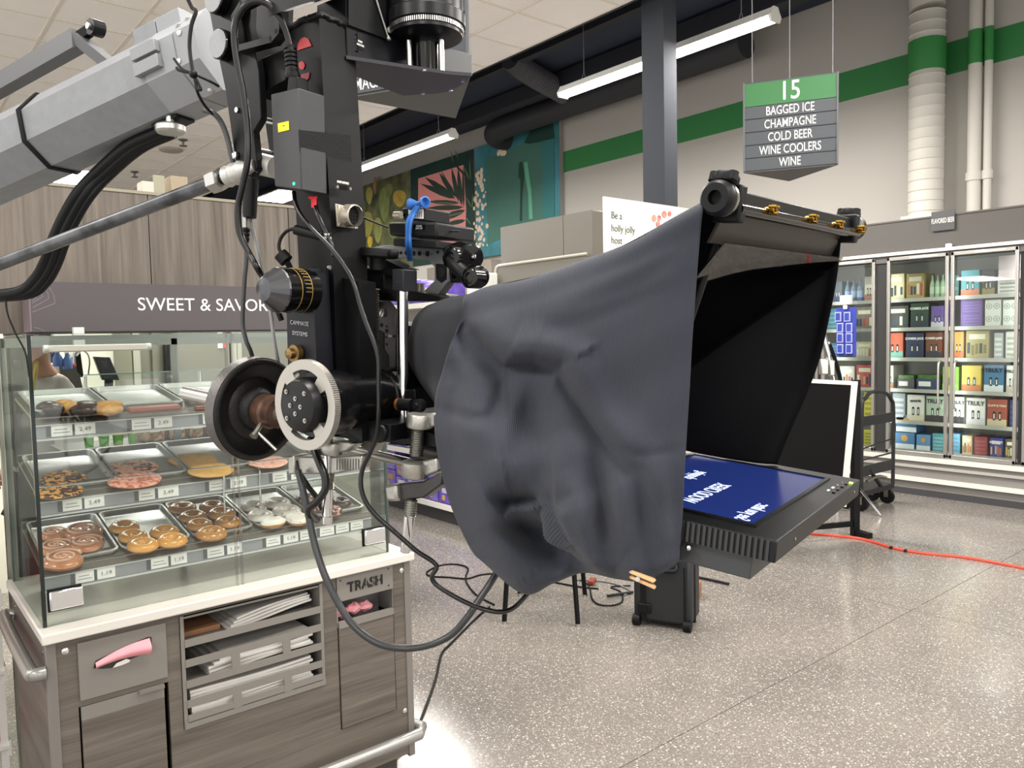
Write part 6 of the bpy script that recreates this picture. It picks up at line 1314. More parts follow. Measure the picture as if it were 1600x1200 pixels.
for e_, s_ in ((b1, 1), (b2, -1)):
    obj('bar_ring', MB().lathe(e_-bd*s_*.006, bd*s_, [(.0085, .012), (.0085, 0), (.017, 0), (.0205, .004), (.0215, .012), (.0195, .018)], 32, caps=False), black_plastic, tp, label='hollow round end knob')
    obj('bar_sleeve', MB().lathe(e_+bd*s_*.011, bd*s_, [(.0205, 0), (.0205, .006), (.017, .007), (.0165, .02)], 28), mat('sleeve_steel', '#8f8d88', .3, .8), tp); obj('ring_bore', MB().lathe(e_+bd*s_*.004, bd*s_, [(.0085, 0), (.0085, .004)], 20), black_matte, tp)
    obj('end_bracket', MB().obox(e_+bd*s_*.034-bu*.004, bd*.018, bf*.036, bu*.044), black_plastic, tp, bev=.003)
for (x, y), dz in (((1133, 284), .915), ((1327, 338), 1.25)):
    c = dep(x, y, dz); kk = MB(); axk = nrm(bu+bd*.35)
    n = 18; kk.lathe(c-axk*.004, axk, [(.006, -.016), (.006, 0), (.0155, .001), (.0165, .004), (.0165, .010), (.015, .012), (.008, .012), (.0075, .006)], n)
    for q in range(3): an = 2*math.pi*q/3; e1_ = nrm(np.cross(axk, bf)); e2_ = np.cross(axk, e1_); kk.cyl(c-axk*.002+(e1_*math.cos(an)+e2_*math.sin(an))*.0135, c+axk*.0085+(e1_*math.cos(an)+e2_*math.sin(an))*.0135, .0062, n=12)
    obj('clamp_knob', kk, black_rubber, tp)
for x, y, f in ((1164, 331, .22), (1227, 343, .5), (1277, 354, .72), (1321, 364, .93)):
    c = b1+bd*bl_*f+bf*.02-bu*.004; bk2 = MB().lathe(c, bf, [(.003, -.008), (.003, 0), (.0058, .001), (.0058, .006), (.0035, .007), (.0035, .009)], 18)
    for q in range(3): an = 2*math.pi*q/3+.5; bk2.cyl(c+(bd*math.cos(an)+bu*math.sin(an))*.0052, c+bf*.010+(bd*math.cos(an)+bu*math.sin(an))*.0052, .0022, n=8)
    obj('thumbscrew', bk2, brass, tp, label='brass thumbscrew')
# half-mirror: from the bar down to the back of the monitor
g1, g2 = b1+bd*.03-bu*.05, b2-bd*.03-bu*.05; g3, g4 = K(.37, .41, .05), K(.37, .13, .05)
obj('half_mirror', MB().prism([g1, g2, g3, g4], nrm(np.cross(g2-g1, g4-g1))*.002), glass('half_mirror', (.5, .5, .5), .16, .03, fres=False), tp, flat=True)
pass
obj('side_arm', MB().cyl(K(.22, .06, -.01), b1+bd*.07-bf*.02, .006), black_plastic, tp)
obj('support_rod', MB().cyl(K(.3, .15, -.06), K(.95, .15, -.06), .0095).cyl(K(.3, .29, -.06), K(.95, .29, -.06), .0095), steel, tp)
# ---- hood cloth
def cloth_mat(name, c, rib=True):
    m = mat(name, c, .9); m.node_tree.nodes['Principled BSDF'].inputs['Sheen Weight'].default_value = .08; m.node_tree.nodes['Principled BSDF'].inputs['Sheen Roughness'].default_value = .5
    n = m.node_tree.nodes; L = m.node_tree.links; p = n['Principled BSDF']; p.inputs['Specular IOR Level'].default_value = .25
    tc = n.new('ShaderNodeTexCoord'); mp = n.new('ShaderNodeMapping'); mp.inputs['Scale'].default_value = (1, 1, 1); L.new(tc.outputs['UV'], mp.inputs[0])
    w = n.new('ShaderNodeTexWave'); w.wave_type = 'BANDS'; w.bands_direction = 'X'; w.inputs['Scale'].default_value = 52; w.inputs['Distortion'].default_value = .3; w.inputs['Detail'].default_value = 1
    L.new(mp.outputs[0], w.inputs[0])
    t = n.new('ShaderNodeTexNoise'); t.inputs['Scale'].default_value = 900; L.new(tc.outputs['UV'], t.inputs[0])
    ad_ = n.new('ShaderNodeMath'); ad_.operation = 'MULTIPLY_ADD'; ad_.inputs[1].default_value = .5; L.new(t.outputs[0], ad_.inputs[0]); L.new(w.outputs['Fac'], ad_.inputs[2])
    b = n.new('ShaderNodeBump'); b.inputs['Strength'].default_value = .45; b.inputs['Distance'].default_value = .0012; L.new(ad_.outputs[0], b.inputs['Height']); L.new(b.outputs[0], p.inputs['Normal'])
    r = n.new('ShaderNodeMixRGB'); r.inputs[1].default_value = tuple(x*.72 for x in lin(c)[:3])+(1,); r.inputs[2].default_value = tuple(min(1, x*1.22) for x in lin(c)[:3])+(1,); L.new(ad_.outputs[0], r.inputs[0]); L.new(r.outputs[0], p.inputs['Base Color'])
    return m
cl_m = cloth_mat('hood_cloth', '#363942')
def cr_interp(C, nu, nv):
    C = np.array(C, float); R1 = np.array([catmull_n(row, nu) for row in C]); return np.array([catmull_n(R1[:, j], nv) for j in range(R1.shape[1])]).transpose(1, 0, 2)
def catmull_n(P, n):
    P = np.array(P, float); Q = np.vstack([2*P[0]-P[1], P, 2*P[-1]-P[-2]]); t = np.linspace(0, len(P)-1, n); i = np.minimum(t.astype(int), len(P)-2); f = (t-i)[:, None]
    a, b, c, d = Q[i], Q[i+1], Q[i+2], Q[i+3]
    return .5*(2*b+(c-a)*f+(2*a-5*b+4*c-d)*f*f+(3*b-a-3*c+d)*f**3)
CG = [
 [(1112, 338, .20), (1060, 372, .22), (1000, 400, .22), (925, 425, .22), (850, 450, .22), (795, 470, .22), (760, 480, .22)],
 [(1100, 316, .0), (1046, 345, .02), (985, 380, .03), (905, 410, .05), (825, 436, .07), (765, 448, .10), (728, 462, .12)],
 [(1093, 372, -.006), (1040, 392, -.004), (975, 420, .0), (900, 448, .01), (825, 475, .03), (765, 490, .06), (718, 505, .085)],
 [(1087, 450, -.006), (1030, 465, -.008), (965, 485, -.008), (895, 510, -.004), (825, 530, .02), (760, 532, .05), (704, 540, .08)],
 [(1081, 540, -.006), (1020, 550, -.01), (955, 560, -.008), (895, 572, .0), (830, 580, .03), (755, 577, .045), (692, 580, .08)],
 [(1076, 630, -.006), (1015, 635, -.012), (955, 640, .0), (900, 640, .01), (835, 640, .03), (755, 628, .025), (680, 626, .07)],
 [(1071, 710, -.010), (1010, 712, -.024), (950, 715, -.024), (895, 712, -.024), (830, 705, -.01), (752, 690, -.005), (681, 686, .05)],
 [(1067, 790, -.010), (1005, 795, -.030), (948, 800, -.030), (890, 795, -.030), (835, 785, -.012), (758, 770, -.005), (694, 752, .045)],
 [(1063, 850, -.008), (1003, 860, -.028), (950, 860, -.024), (898, 852, -.012), (848, 845, .0), (778, 838, .0), (714, 812, .05)],
 [(1059, 880, .0), (1008, 905, -.01), (965, 903, .0), (912, 893, .02), (865, 908, .04), (815, 924, .05), (746, 870, .07)],
 [(1054, 872, .1), (1003, 888, .12), (965, 886, .13), (905, 880, .15), (860, 893, .16), (815, 902, .17), (765, 850, .18)]]
nu, nv = 150, 130
CI = cr_interp(CG, nu, nv)
def seg_d(x, y, poly):
    best = np.full(x.shape, 1e9); sgn = np.zeros(x.shape); tt = np.zeros(x.shape)
    for i in range(len(poly)-1):
        a = np.array(poly[i]); b = np.array(poly[i+1]); ab = b-a; L2 = ab@ab
        t = np.clip(((x-a[0])*ab[0]+(y-a[1])*ab[1])/L2, 0, 1); dx = x-a[0]-ab[0]*t; dy = y-a[1]-ab[1]*t; d = np.hypot(dx, dy)
        s = (ab[0]*dy-ab[1]*dx)/math.sqrt(L2); m = d < best; best[m] = d[m]; sgn[m] = s[m]; tt[m] = (i+t[m])/(len(poly)-1)
    return best, sgn, tt
def folds(x, y):
    z = np.zeros(x.shape)
    def crease(poly, dep_, w, over=0, ow=22, fade=True):
        nonlocal z
        d, s, t = seg_d(x, y, poly); e = np.sin(np.pi*np.clip(t, .02, .98))**.5 if fade else 1
        z += dep_*np.exp(-(d/w)**2)*e
        if over: z -= over*np.exp(-((s+ow)/ow)**2)*np.exp(-(np.maximum(0, d-2*ow)/20)**2)*e
    def blob(cx_, cy_, sx, sy, h, rot=0):
        nonlocal z
        c, s = math.cos(rot), math.sin(rot); X = (x-cx_)*c+(y-cy_)*s; Y = -(x-cx_)*s+(y-cy_)*c; z += h*np.exp(-(X/sx)**2-(Y/sy)**2)
    crease([(733, 505), (768, 545), (792, 570), (835, 566), (872, 576), (893, 612), (925, 658), (950, 690), (985, 735)], .022, 13, .016, 26)
    crease([(705, 520), (745, 560), (790, 590), (785, 620), (770, 660)], .014, 14, .0, 20)
    blob(838, 640, 38, 42, .022); blob(800, 655, 16, 50, -.010, .3); blob(880, 660, 25, 50, -.012, -.5)
    blob(735, 640, 40, 60, -.012); blob(790, 745, 60, 45, -.016); blob(745, 800, 40, 60, -.010)
    crease([(795, 790), (815, 825), (850, 855), (890, 880)], .05, 22, .012, 30)
    crease([(800, 780), (850, 790), (868, 788)], .03, 14, .010, 18)
    blob(835, 825, 40, 24, .035, .5)
    crease([(700, 560), (715, 600), (705, 660), (715, 720)], .010, 12)
    crease([(930, 700), (945, 780), (940, 860)], .014, 18, .004, 20); crease([(1000, 720), (1002, 790), (995, 870)], .006, 14)
    crease([(880, 730), (905, 800), (918, 880)], -.012, 18)
    crease([(730, 470), (722, 520), (735, 560)], .016, 9); crease([(690, 640), (740, 655), (790, 650)], .008, 10)
    crease([(955, 700), (1010, 712), (1065, 702)], .003, 7); crease([(900, 480), (1000, 440), (1060, 400)], .004, 14); crease([(840, 520), (920, 500), (1040, 450)], .004, 14)
    def lip(poly, h, dec, side=1, soft=3.5):
        nonlocal z
        d, s, t = seg_d(x, y, poly); s = s*side; e = np.clip(np.minimum(t, 1-t)*5, 0, 1)**.6
        z += h*np.exp(-np.maximum(0, s)/dec)/(1+np.exp(-s/soft))*e*np.exp(-np.maximum(0, d-np.abs(s))/12) - h*.35*np.exp(-np.maximum(0, -s)/(dec*.7))/(1+np.exp(s/soft))*e*np.exp(-np.maximum(0, d-np.abs(s))/12)
    lip([(728, 500), (762, 540), (790, 567), (835, 565), (872, 577)], .036, 30, soft=2.5)
    lip([(866, 572), (893, 612), (925, 655), (950, 690), (990, 740)], .020, 24)
    lip([(862, 786), (872, 815), (888, 848), (915, 880), (950, 905)], .075, 55, soft=2.5)
    lip([(782, 806), (800, 790), (830, 784), (868, 784)], .050, 40, -1, soft=2.5)
    lip([(752, 540), (790, 592), (783, 625), (762, 665)], .014, 20)
    w = np.clip((y-680)/160, 0, 1)*np.clip((x-870)/40, 0, 1)*np.clip((1075-x)/30, 0, 1); z += w*.006*np.sin((x-.12*y)/9.5)
    z += .0022*np.sin(x/23+y/41)*np.sin(y/31-x/57)
    return z*1.25
FZ = folds(CI[:, :, 0], CI[:, :, 1])
PTS = np.zeros((nv, nu, 3))
for i in range(nv):
    for j in range(nu):
        x, y, d_ = CI[i, j]; P_ = pd(x, y, d_); v_ = P_-EYE; Q_ = EYE+v_*(1+FZ[i, j]/np.dot(v_, cf))
        r_ = Q_-N; u_, e_, w_ = -np.dot(r_, U), np.dot(r_, D), np.dot(r_, V)
        ss = lambda q: (lambda c: c*c*(3-2*c))(min(1, max(0, q)))
        wt = ss((.36-u_)/.06)*ss((.03-w_)/.03)*ss((w_+.10)/.03)
        if e_ > -.008 and i > 24 and i < 118: Q_ = Q_-D*(e_+.008)*wt
        PTS[i, j] = Q_
def cloth(name, PT, m, parent, us=1.0, vs=1.0, thick=.0025):
    a, b = PT.shape[:2]; mb = MB().grid(PT); o = obj(name, mb, m, parent, ang=180)
    uv = o.data.uv_layers.new(name='weave'); li = np.zeros(len(o.data.loops), int); o.data.loops.foreach_get('vertex_index', li)
    u = (li % b)/(b-1)*us; v = (li//b)/(a-1)*vs; uv.data.foreach_set('uv', np.stack([u, v], 1).reshape(-1))
    s_ = o.modifiers.new('thickness', 'SOLIDIFY'); s_.thickness = thick; s_.offset = 0; return o
hood = thing('prompter_hood', 'large black ribbed cloth hood draped over the teleprompter and lens', 'hood', A(*K(.35, .2, 0)[:2], N[2]-.08))
cloth('near_drape', PTS, cl_m, hood, 1.0, 1.0)
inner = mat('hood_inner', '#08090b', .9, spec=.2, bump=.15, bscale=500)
FX = [(1314, 374), (1308, 430), (1297, 490), (1281, 560), (1259, 620), (1237, 670), (1214, 726)]
far = []
for k, q in enumerate(FX):
    f = k/6; P_f = pd(*q, .43); P_b = K(.62, .34, .22-.2*f); mid = (P_f*.55+P_b*.45)-D*(.05*math.sin(math.pi*f)+.01)
    far.append([P_f, P_f*.8+mid*.2+D*.008*math.sin(3*f+1), mid, P_b])
FP = cr_interp(far, 70, 70)
for i in range(70):
    for j in range(70): FP[i, j] += D*(.010*math.sin(j/13+i/22)+.006*math.sin((i*1.1-j)/9))*math.sin(math.pi*j/69)
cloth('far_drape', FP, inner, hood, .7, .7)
topr = [[PTS[14, j] for j in np.linspace(0, nu-1, 6).astype(int)], None, [pd(1314, 374, .43)*(1-f)+K(.62, .34, .22)*f for f in np.linspace(0, 1, 6)]]
topr[1] = [(np.array(a)+np.array(b))/2-ZU*.012*math.sin(math.pi*k/5) for k, (a, b) in enumerate(zip(topr[0], topr[2]))]
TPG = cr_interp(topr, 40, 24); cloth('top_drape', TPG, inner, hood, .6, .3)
cf_ = [[(810, 480, .26), (775, 455, .15), (748, 474, .12), (730, 510, .11), (712, 550, .105), (704, 592, .10), (700, 632, .10), (700, 660, .14)],
       [(740, 482, .26), (712, 464, .15), (684, 482, .115), (668, 512, .105), (662, 548, .102), (664, 585, .10), (684, 634, .085), (690, 655, .14)],
       [(700, 492, .29), (676, 476, .19), (652, 492, .155), (641, 518, .142), (638, 548, .14), (646, 580, .14), (684, 636, .11), (690, 650, .16)]]
CFG = cr_interp(cf_, 60, 24)
CFP = np.array([[pd(*CFG[i, j]) for j in range(60)] for i in range(24)])
clm = mat('collar_black', '#24262b', .8, bump=.1, bscale=700)
o_ = cloth('lens_collar', CFP, clm, hood); o_['label'] = 'smooth black collar round the lens'
cp = thing('clothespin', 'wooden clothespin clipped to the lower edge of the black hood', 'clothespin', dep(1005, 912, .95))
for s_ in (-1, 1):
    q = [dep(985, 903+s_*1.5, .955), dep(1000, 900+s_*1.5, .95), dep(1029+s_*3-3, 914+s_*3, .94), dep(1024+s_*4-2, 921+s_*3, .94)]
    obj('half', MB().prism([dep(984, 900+4*s_, .955), dep(990, 897.5+4*s_, .953), dep(1026, 911.5+5*s_, .94), dep(1022+s_, 916.5+5*s_, .94)], cf*.010), mat('peg_wood', '#c9a273', .6), cp, bev=.0008)
obj('spring', MB().cyl(dep(996, 905, .946), dep(996, 905, .962), .003), steel, cp)
# ================================================================== CINEMA CAMERA AND ITS CRADLE
cc = thing('cinema_camera', 'black cinema camera with a drilled top handle, held in the crane cradle', 'camera', A(*K(.85, .22, 0)[:2], K(.85, .22, 0)[2]))
cage = mat('cage_black', '#151618', .4, spec=.25); hand_m = mat('handle_grey_metal', '#7a7b7c', .45, .25)
obj('body', kb(.74, .98, .16, .29, .03, .19), mat('camera_black', '#111113', .5, spec=.2), cc, bev=.006)
obj('side_plate', MB().prism([pd(*q, .155) for q in ((572, 470), (606, 470), (618, 486), (617, 600), (600, 604), (574, 596))], D*.008), mat('cage_plate', '#44413e', .45, .2), cc, bev=.001)
obj('side_recess', MB().prism([pd(*q, .1545) for q in ((592, 515), (600, 520), (600, 545), (607, 556), (606, 585), (592, 585))], -D*.0006), black_matte, cc)
ho = MB()
for x, y, r_ in ((596, 508, .004), (604, 510, .002), (604, 517, .004), (603, 527, .002), (596, 560, .003), (604, 538, .0025)): ho.lathe(pd(x, y, .1548), -D, [(r_, 0), (r_, .0006)], 12)
obj('side_hole', ho, black_matte, cc)
c_ = pd(598.5, 489, .1545); obj('slot_screw', MB().lathe(c_, -D, [(.0075, 0), (.0075, .003), (.0065, .0035)], 20), alu, cc); obj('screw_slot', MB().obox(c_-D*.0038, nrm(V+U*.5)*.013, nrm(U-V*.5)*.0016, D*.0006), black_matte, cc)
obj('side_lever', MB().obox(pd(613, 525, .15), U*.01, V*.004, D*.01), steel, cc)
obj('top_plate', MB().prism([pd(*q, .17) for q in ((575, 458), (600, 448), (690, 462), (690, 470), (575, 470))], D*.09), cage, cc, bev=.002)
# top handle: long drilled bar with a sloping front leg
hnd = [(585, 386), (603, 383), (680, 386), (691, 389), (699, 408), (700, 440), (682, 463), (642, 462), (644, 456), (662, 455), (679, 438), (679, 418), (668, 405), (600, 402), (586, 398)]
obj('top_handle', MB().prism([pd(*q, .20) for q in hnd], D*.022), hand_m, cc, bev=.001, label='grey drilled carrying handle')
hm = MB()
for x, y, r_ in ((626, 395, .003), (635, 395, .0045), (646, 396, .0045), (655.5, 396, .0045), (662, 396, .0012), (668, 396.5, .005), (675, 397, .0012), (684, 394, .003)): hm.lathe(pd(x, y, .1995), -D, [(r_, 0), (r_, .0006)], 14)
obj('handle_hole', hm, black_matte, cc); 
obj('handle_window', MB().prism([pd(*q, .1995) for q in ((681, 412), (698, 413), (698, 436), (690, 442), (682, 436))], -D*.0006), cage, cc); obj('window_bore', MB().lathe(pd(690, 426, .1988), -D, [(.0085, 0), (.0085, .0006)], 20), black_matte, cc)
obj('thumb_nut', MB().cyl(pd(655, 455, .205), pd(655, 443, .205), .0095), mat('bronze_nut', '#7d7264', .3, .8), cc)
obj('lens', MB().lathe(K(.75, .22, .115), U, [(.05, 0), (.05, .03), (.055, .035), (.055, .1), (.06, .11), (.06, .16)], 32), black_plastic, cc)
# receivers strapped on top
def boxpx(name, lab, p4, d0, dd, m, cat, bev=.002, parts=()):
    t = thing(name, lab, cat, pd(p4[3][0], p4[3][1], d0)); obj('case', MB().prism([pd(*q, d0) for q in p4], D*dd), m, t, bev=bev); return t
rm = mat('receiver_black', '#1b1c1e', .45, spec=.25, bump=.1, bscale=900)
t = boxpx('battery_pack', 'flat black pack under the receivers on the camera handle', ((614, 372), (682, 376), (682, 388), (614, 384)), .165, .075, rm, 'battery')
t = boxpx('wireless_receiver', 'black wireless receiver with a small lit window, strapped to the camera handle', ((606, 347), (682, 347), (682, 371), (608, 368)), .16, .11, rm, 'receiver', .004)
obj('window', MB().prism([pd(*q, .1595) for q in ((646, 351), (664, 351), (664, 359), (646, 358))], -D*.0004), black_gloss, t); text('CH 05', pd(655, 355, .1588), U, V, .0035, mat('lcd_grey', '#a9adad', .5), t); text('LINK OK', pd(655, 358.2, .1588), U, V, .0028, MC['lcd_grey'], t)
obj('screw', MB().lathe(pd(698, 361, .2), U, [(.002, .0), (.002, .03)], 8), inkd, t)
t = boxpx('monitor_transmitter', 'small black transmitter box with a white label on top of the receiver', ((628, 325), (664, 325), (664, 345), (630, 343)), .17, .07, rm, 'transmitter')
obj('label', MB().prism([pd(*q, .1695) for q in ((638, 327), (662, 327), (662, 342), (639, 341))], -D*.0004), white_paint, t); 
bc_ = MB()
for k in range(5): bc_.prism([pd(x, y, .1688) for x, y in ((646+3*k, 330), (647.3+3*k, 330), (647.3+3*k, 339), (646+3*k, 339))], -D*.0003)
obj('label_print', bc_, mat('ink_grey', '#8a8a88', .6), t); obj('connector', MB().cyl(pd(627, 336, .2), pd(617, 336, .2), .007), MC['nickel'], t); obj('dial', MB().lathe(pd(632, 336, .1695), -D, [(.003, 0), (.003, .001)], 12), black_gloss, t)
be = thing('elastic_tie', 'bright blue elastic tie with a knot holding the receivers down', 'elastic tie', pd(640, 405, .15))
blu = mat('elastic_blue', '#2f6fc0', .5, bump=.2, bscale=300)
for k, off in enumerate((0, 4)):
    obj('band', MB().tube([pd(652+off, 322, .160), pd(644+off, 333, .157), pd(637+off*1.2, 346, .148), pd(636+off, 365, .147), pd(636+off*1.2, 385, .150), pd(639+off, 406, .18)], .0036, 8), blu, be)
for s_ in (-1, 1): obj('knot_loop', MB().lathe(pd(655, 318, .168), nrm(U*s_+V*.1*s_-D*.25), [(.004, 0), (.005, .006), (.0095, .014), (.0105, .020), (.008, .021), (.005, .012)], 18), blu, be)
# articulating arm at the front of the handle
ar = thing('articulating_arm', 'black articulating arm with round lock knobs and a red lever on the camera handle', 'arm', pd(705, 430, .2))
def kn(x, y, d_, r, h, m=black_gloss, ax=None, nme='joint'): 
    ax = -D if ax is None else ax
    return obj(nme, MB().lathe(pd(x, y, d_), ax, [(r*.6, -h), (r, -h+.002), (r, -.002), (r*.85, 0), (r*.5, 0), (r*.45, -.004)], 28), m, ar)
obj('link_plate', MB().tube([pd(703, 405, .165), pd(712, 415, .16), (pd(722, 425, .16)), pd(733, 436, .165)], .013, 10), black_plastic, ar)
kn(703, 402, .15, .019, .03); kn(732, 434, .15, .018, .03)
axk = nrm(U-D*.55)
obj('ball_barrel', MB().lathe(pd(722, 402, .2), axk, [(.014, -.01), (.016, .0), (.016, .03), (.0205, .031), (.022, .034), (.022, .046), (.02, .048), (.006, .049), (.004, .056)], 32), black_gloss, ar)
obj('barrel_tip', MB().lathe(pd(722, 402, .2)+axk*.049, axk, [(.005, 0), (.0045, .006), (.002, .008)], 14), chrome, ar)
obj('ball_barrel', MB().lathe(pd(737, 432, .19), axk, [(.014, -.01), (.015, .0), (.015, .02), (.019, .021), (.019, .034), (.015, .036)], 32), black_gloss, ar)
obj('ball_barrel', MB().lathe(pd(708, 392, .22), axk, [(.012, -.01), (.0145, .0), (.0145, .025), (.016, .027), (.016, .036)], 28), black_gloss, ar)
obj('red_lever', MB().obox(pd(735, 388, .24), nrm(U+V*.2)*.022, V*.010, D*.01), mat('lever_red', '#c03434', .4), ar, bev=.002)
obj('mount_block', MB().prism([pd(*q, .19) for q in ((700, 418), (718, 420), (720, 440), (703, 442))], D*.03), cage, ar, bev=.002); obj('block_window', MB().prism([pd(*q, .1895) for q in ((706, 426), (712, 426), (712, 435), (706, 435))], -D*.0006), black_gloss, ar)
# ---- cradle: threaded columns, chrome rod, clamps, levers
cr_ = thing('camera_cradle', 'black camera cradle with threaded columns and a chrome rod under the head', 'camera cradle', A(*pd(600, 640, .08)[:2], 0))
dk = .10
P_ = lambda x, y, d_=dk: pd(x, y, d_)
def scol(x, y0, y1, r, pitch, d_, m1, m2, nme='threaded_column'):
    a, b = P_(x, y0, d_), P_(x+(y1-y0)*.012, y1, d_); L = np.linalg.norm(b-a); n = int(L/pitch); pr = []
    for k in range(n): pr += [(r*.8, k*pitch), (r, k*pitch+pitch*.3), (r, k*pitch+pitch*.6), (r*.8, k*pitch+pitch*.9)]
    return obj(nme, MB().lathe(a, b-a, pr, 18), m1, cr_, ang=20)
scol(583, 452, 590, .011, .0042, dk, mat('thread_bronze', '#6e675a', .35, .8), None)
obj('column_knob', MB().lathe(P_(590, 404), -V, [(.02, -.018), (.035, -.017), (.0365, -.012), (.0365, -.004), (.034, -.001), (.015, 0), (.014, .02)], 30), black_rubber, cr_)
obj('knob_arm', MB().obox(P_(603, 396), U*.05, D*.02, V*.016), black_rubber, cr_, bev=.006)
obj('column_nut', MB().prism([P_(*q) for q in ((570, 424), (600, 426), (600, 452), (570, 450))], D*.03), blk, cr_, bev=.001)
obj('clamp_bridge', MB().prism([P_(*q) for q in ((562, 418), (632, 420), (632, 431), (562, 428))], D*.03), blk, cr_, bev=.001)
obj('clamp_block', MB().prism([P_(*q, .085) for q in ((613, 421), (630, 421), (630, 455), (613, 453))], D*.035), mat('block_violet', '#26272c', .35, .2), cr_, bev=.001); obj('screw', MB().lathe(P_(622, 441, .0848), -D, [(.002, 0), (.002, .001)], 10), chrome, cr_)
obj('slant_plate', MB().prism([P_(*q, .13) for q in ((562, 402), (598, 404), (632, 420), (600, 420), (562, 412))], D*.04), blk, cr_)
rA, rB = P_(629, 455, .105), P_(630, 660, .105); obj('chrome_rod', MB().cyl(rA, rB, .0098, n=24), chrome, cr_, label='polished chrome rod')
obj('bellows', MB().lathe(P_(566, 444, .14), -V, [x for k in range(5) for x in ((.02, .01*k), (.026, .01*k+.005))], 20), black_rubber, cr_)
obj('lower_block', MB().prism([P_(*q, .085) for q in ((590, 612), (619, 615), (619, 644), (590, 640))], D*.05), blk, cr_, bev=.001); obj('lower_block', MB().prism([P_(*q, .1) for q in ((619, 612), (648, 608), (650, 640), (619, 642))], D*.05), blk, cr_, bev=.001)
obj('pivot_cap', MB().cyl(P_(624, 632, .08), P_(645, 633, .075), .0105), black_rubber, cr_); obj('pivot_ring', MB().cyl(P_(622, 632, .08), P_(626, 632, .08), .011), mat('copper_ring', '#a8703c', .35, .8), cr_); obj('pivot_screw', MB().lathe(P_(651, 634, .07), -D, [(.011, -.012), (.011, 0), (.005, .001), (.004, .005)], 18), black_rubber, cr_)
obj('shoe', MB().tube([P_(594, 598, .1), P_(602, 604, .1), P_(606, 610, .1)], .011, 10), alu, cr_); obj('shoe_cap', MB().prism([P_(*q, .1) for q in ((601, 577), (618, 583), (618, 596), (600, 590))], D*.02), mat('taupe_metal', '#7d726c', .4, .5), cr_, bev=.001)
obj('bottom_plate', MB().prism([P_(*q, .03) for q in ((520, 655), (580, 658), (610, 664), (610, 690), (575, 690), (520, 682))], D*.16), blk, cr_, bev=.001)
obj('bottom_plate', MB().prism([P_(*q, .07) for q in ((600, 660), (655, 668), (700, 690), (700, 700), (600, 690))], D*.14), blk, cr_)
obj('rod_clamp', MB().prism([P_(*q, .085) for q in ((607, 665), (634, 668), (635, 697), (609, 694))], D*.04), blk, cr_, bev=.001); obj('screw', MB().lathe(P_(615.5, 675, .0848), -D, [(.0022, 0), (.0022, .001)], 10), chrome, cr_)
for x, r_ in ((551, .017), (592, .0145)): obj('clamp_knob', MB().lathe(P_(x, 677, .025), -D, [(r_*.6, -.02), (r_, -.018), (r_, -.002), (r_*.9, 0), (r_*.5, 0)], 24), black_rubber, cr_)
obj('tail_plate', MB().prism([P_(*q, .06) for q in ((540, 690), (570, 682), (592, 692), (578, 708), (562, 695))], D*.02), mat('tail_grey', '#7d7b74', .4, .5), cr_)
obj('rear_tube', MB().cyl(P_(655, 700, .12), P_(720, 715, .12), .017), mat('grey_tube', '#4c4a48', .35, .6), cr_)
cast = mat('cast_zinc', '#b1afa8', .38, .85, bump=.35, bscale=140)
def lever(name, lab, x, top, mid, spring, d_, k):
    t = thing(name, lab, 'clamp', P_(x, mid+60, d_)); return t
# clamp on the near screw, left
t = thing('screw_clamp', 'silver cast clamp on a chrome screw hanging below the gear dial', 'clamp', P_(512, 818, .02))
q = lambda x, y: P_(x, y, .02)
obj('screw', MB().cyl(q(514, 668), q(511, 770), .0072), chrome, t)
a, b = q(513, 738), q(512, 764); pr = []
for k in range(9): pr += [(.0095, k*.0033), (.0115, k*.0033+.0016)]
obj('thread', MB().lathe(a, b-a, pr, 16), steel, t, ang=20)
obj('tail', MB().cyl(q(512, 764), q(511, 793), .0095, n=16).cyl(q(511, 793), q(511, 806), .0085, n=16).cyl(q(511, 806), q(510.5, 817), .0102, n=16), chrome, t)
obj('hub', MB().lathe(q(517, 709), V, [(.02, 0), (.0215, .003), (.0215, .020), (.02, .022)], 26), cast, t); obj('hub_arm', MB().prism([q(*z) for z in ((518, 690), (545, 690), (553, 694), (540, 706), (518, 709))], D*.025), cast, t, bev=.003)
obj('lever', MB().prism([q(*z) for z in ((452, 713), (520, 714), (562, 711), (565, 714), (564, 733), (520, 741), (470, 741), (452, 740))], D*.024), cast, t, bev=.004); obj('lever_end', MB().prism([P_(*z, .012) for z in ((449, 712), (459, 712), (460, 741), (450, 742))], D*.034), cast, t, bev=.003)
rg = MB()
for k in range(9): rg.prism([P_(x, y, .0195) for x, y in ((525+4.2*k, 717), (526.6+4.2*k, 717), (526.6+4.2*k, 734), (525+4.2*k, 735))], -D*.0012)
obj('lever_groove', rg, steel, t)
t = thing('screw_clamp', 'silver cast clamp on a chrome screw beside the left edge of the hood', 'clamp', P_(636, 860, .075))
q = lambda x, y: P_(x, y, .06)
obj('hub', MB().lathe(q(656, 668), V, [(.021, 0), (.0225, .003), (.0225, .021), (.021, .023)], 26), cast, t); obj('hub_arm', MB().prism([q(*z) for z in ((656, 647), (682, 644), (684, 666), (656, 668))], D*.03), cast, t, bev=.003)
a, b = q(653, 669), q(650, 716); pr = []
for k in range(12): pr += [(.0095, k*.004), (.0122, k*.004+.002)]
obj('thread', MB().lathe(a, b-a, pr, 18), steel, t, ang=20)
obj('hub', MB().lathe(q(648, 745), V, [(.021, 0), (.0232, .003), (.0232, .025), (.017, .028)], 26), cast, t); obj('hub_arm', MB().prism([q(*z) for z in ((650, 722), (682, 716), (684, 736), (660, 746))], D*.03), cast, t, bev=.003)
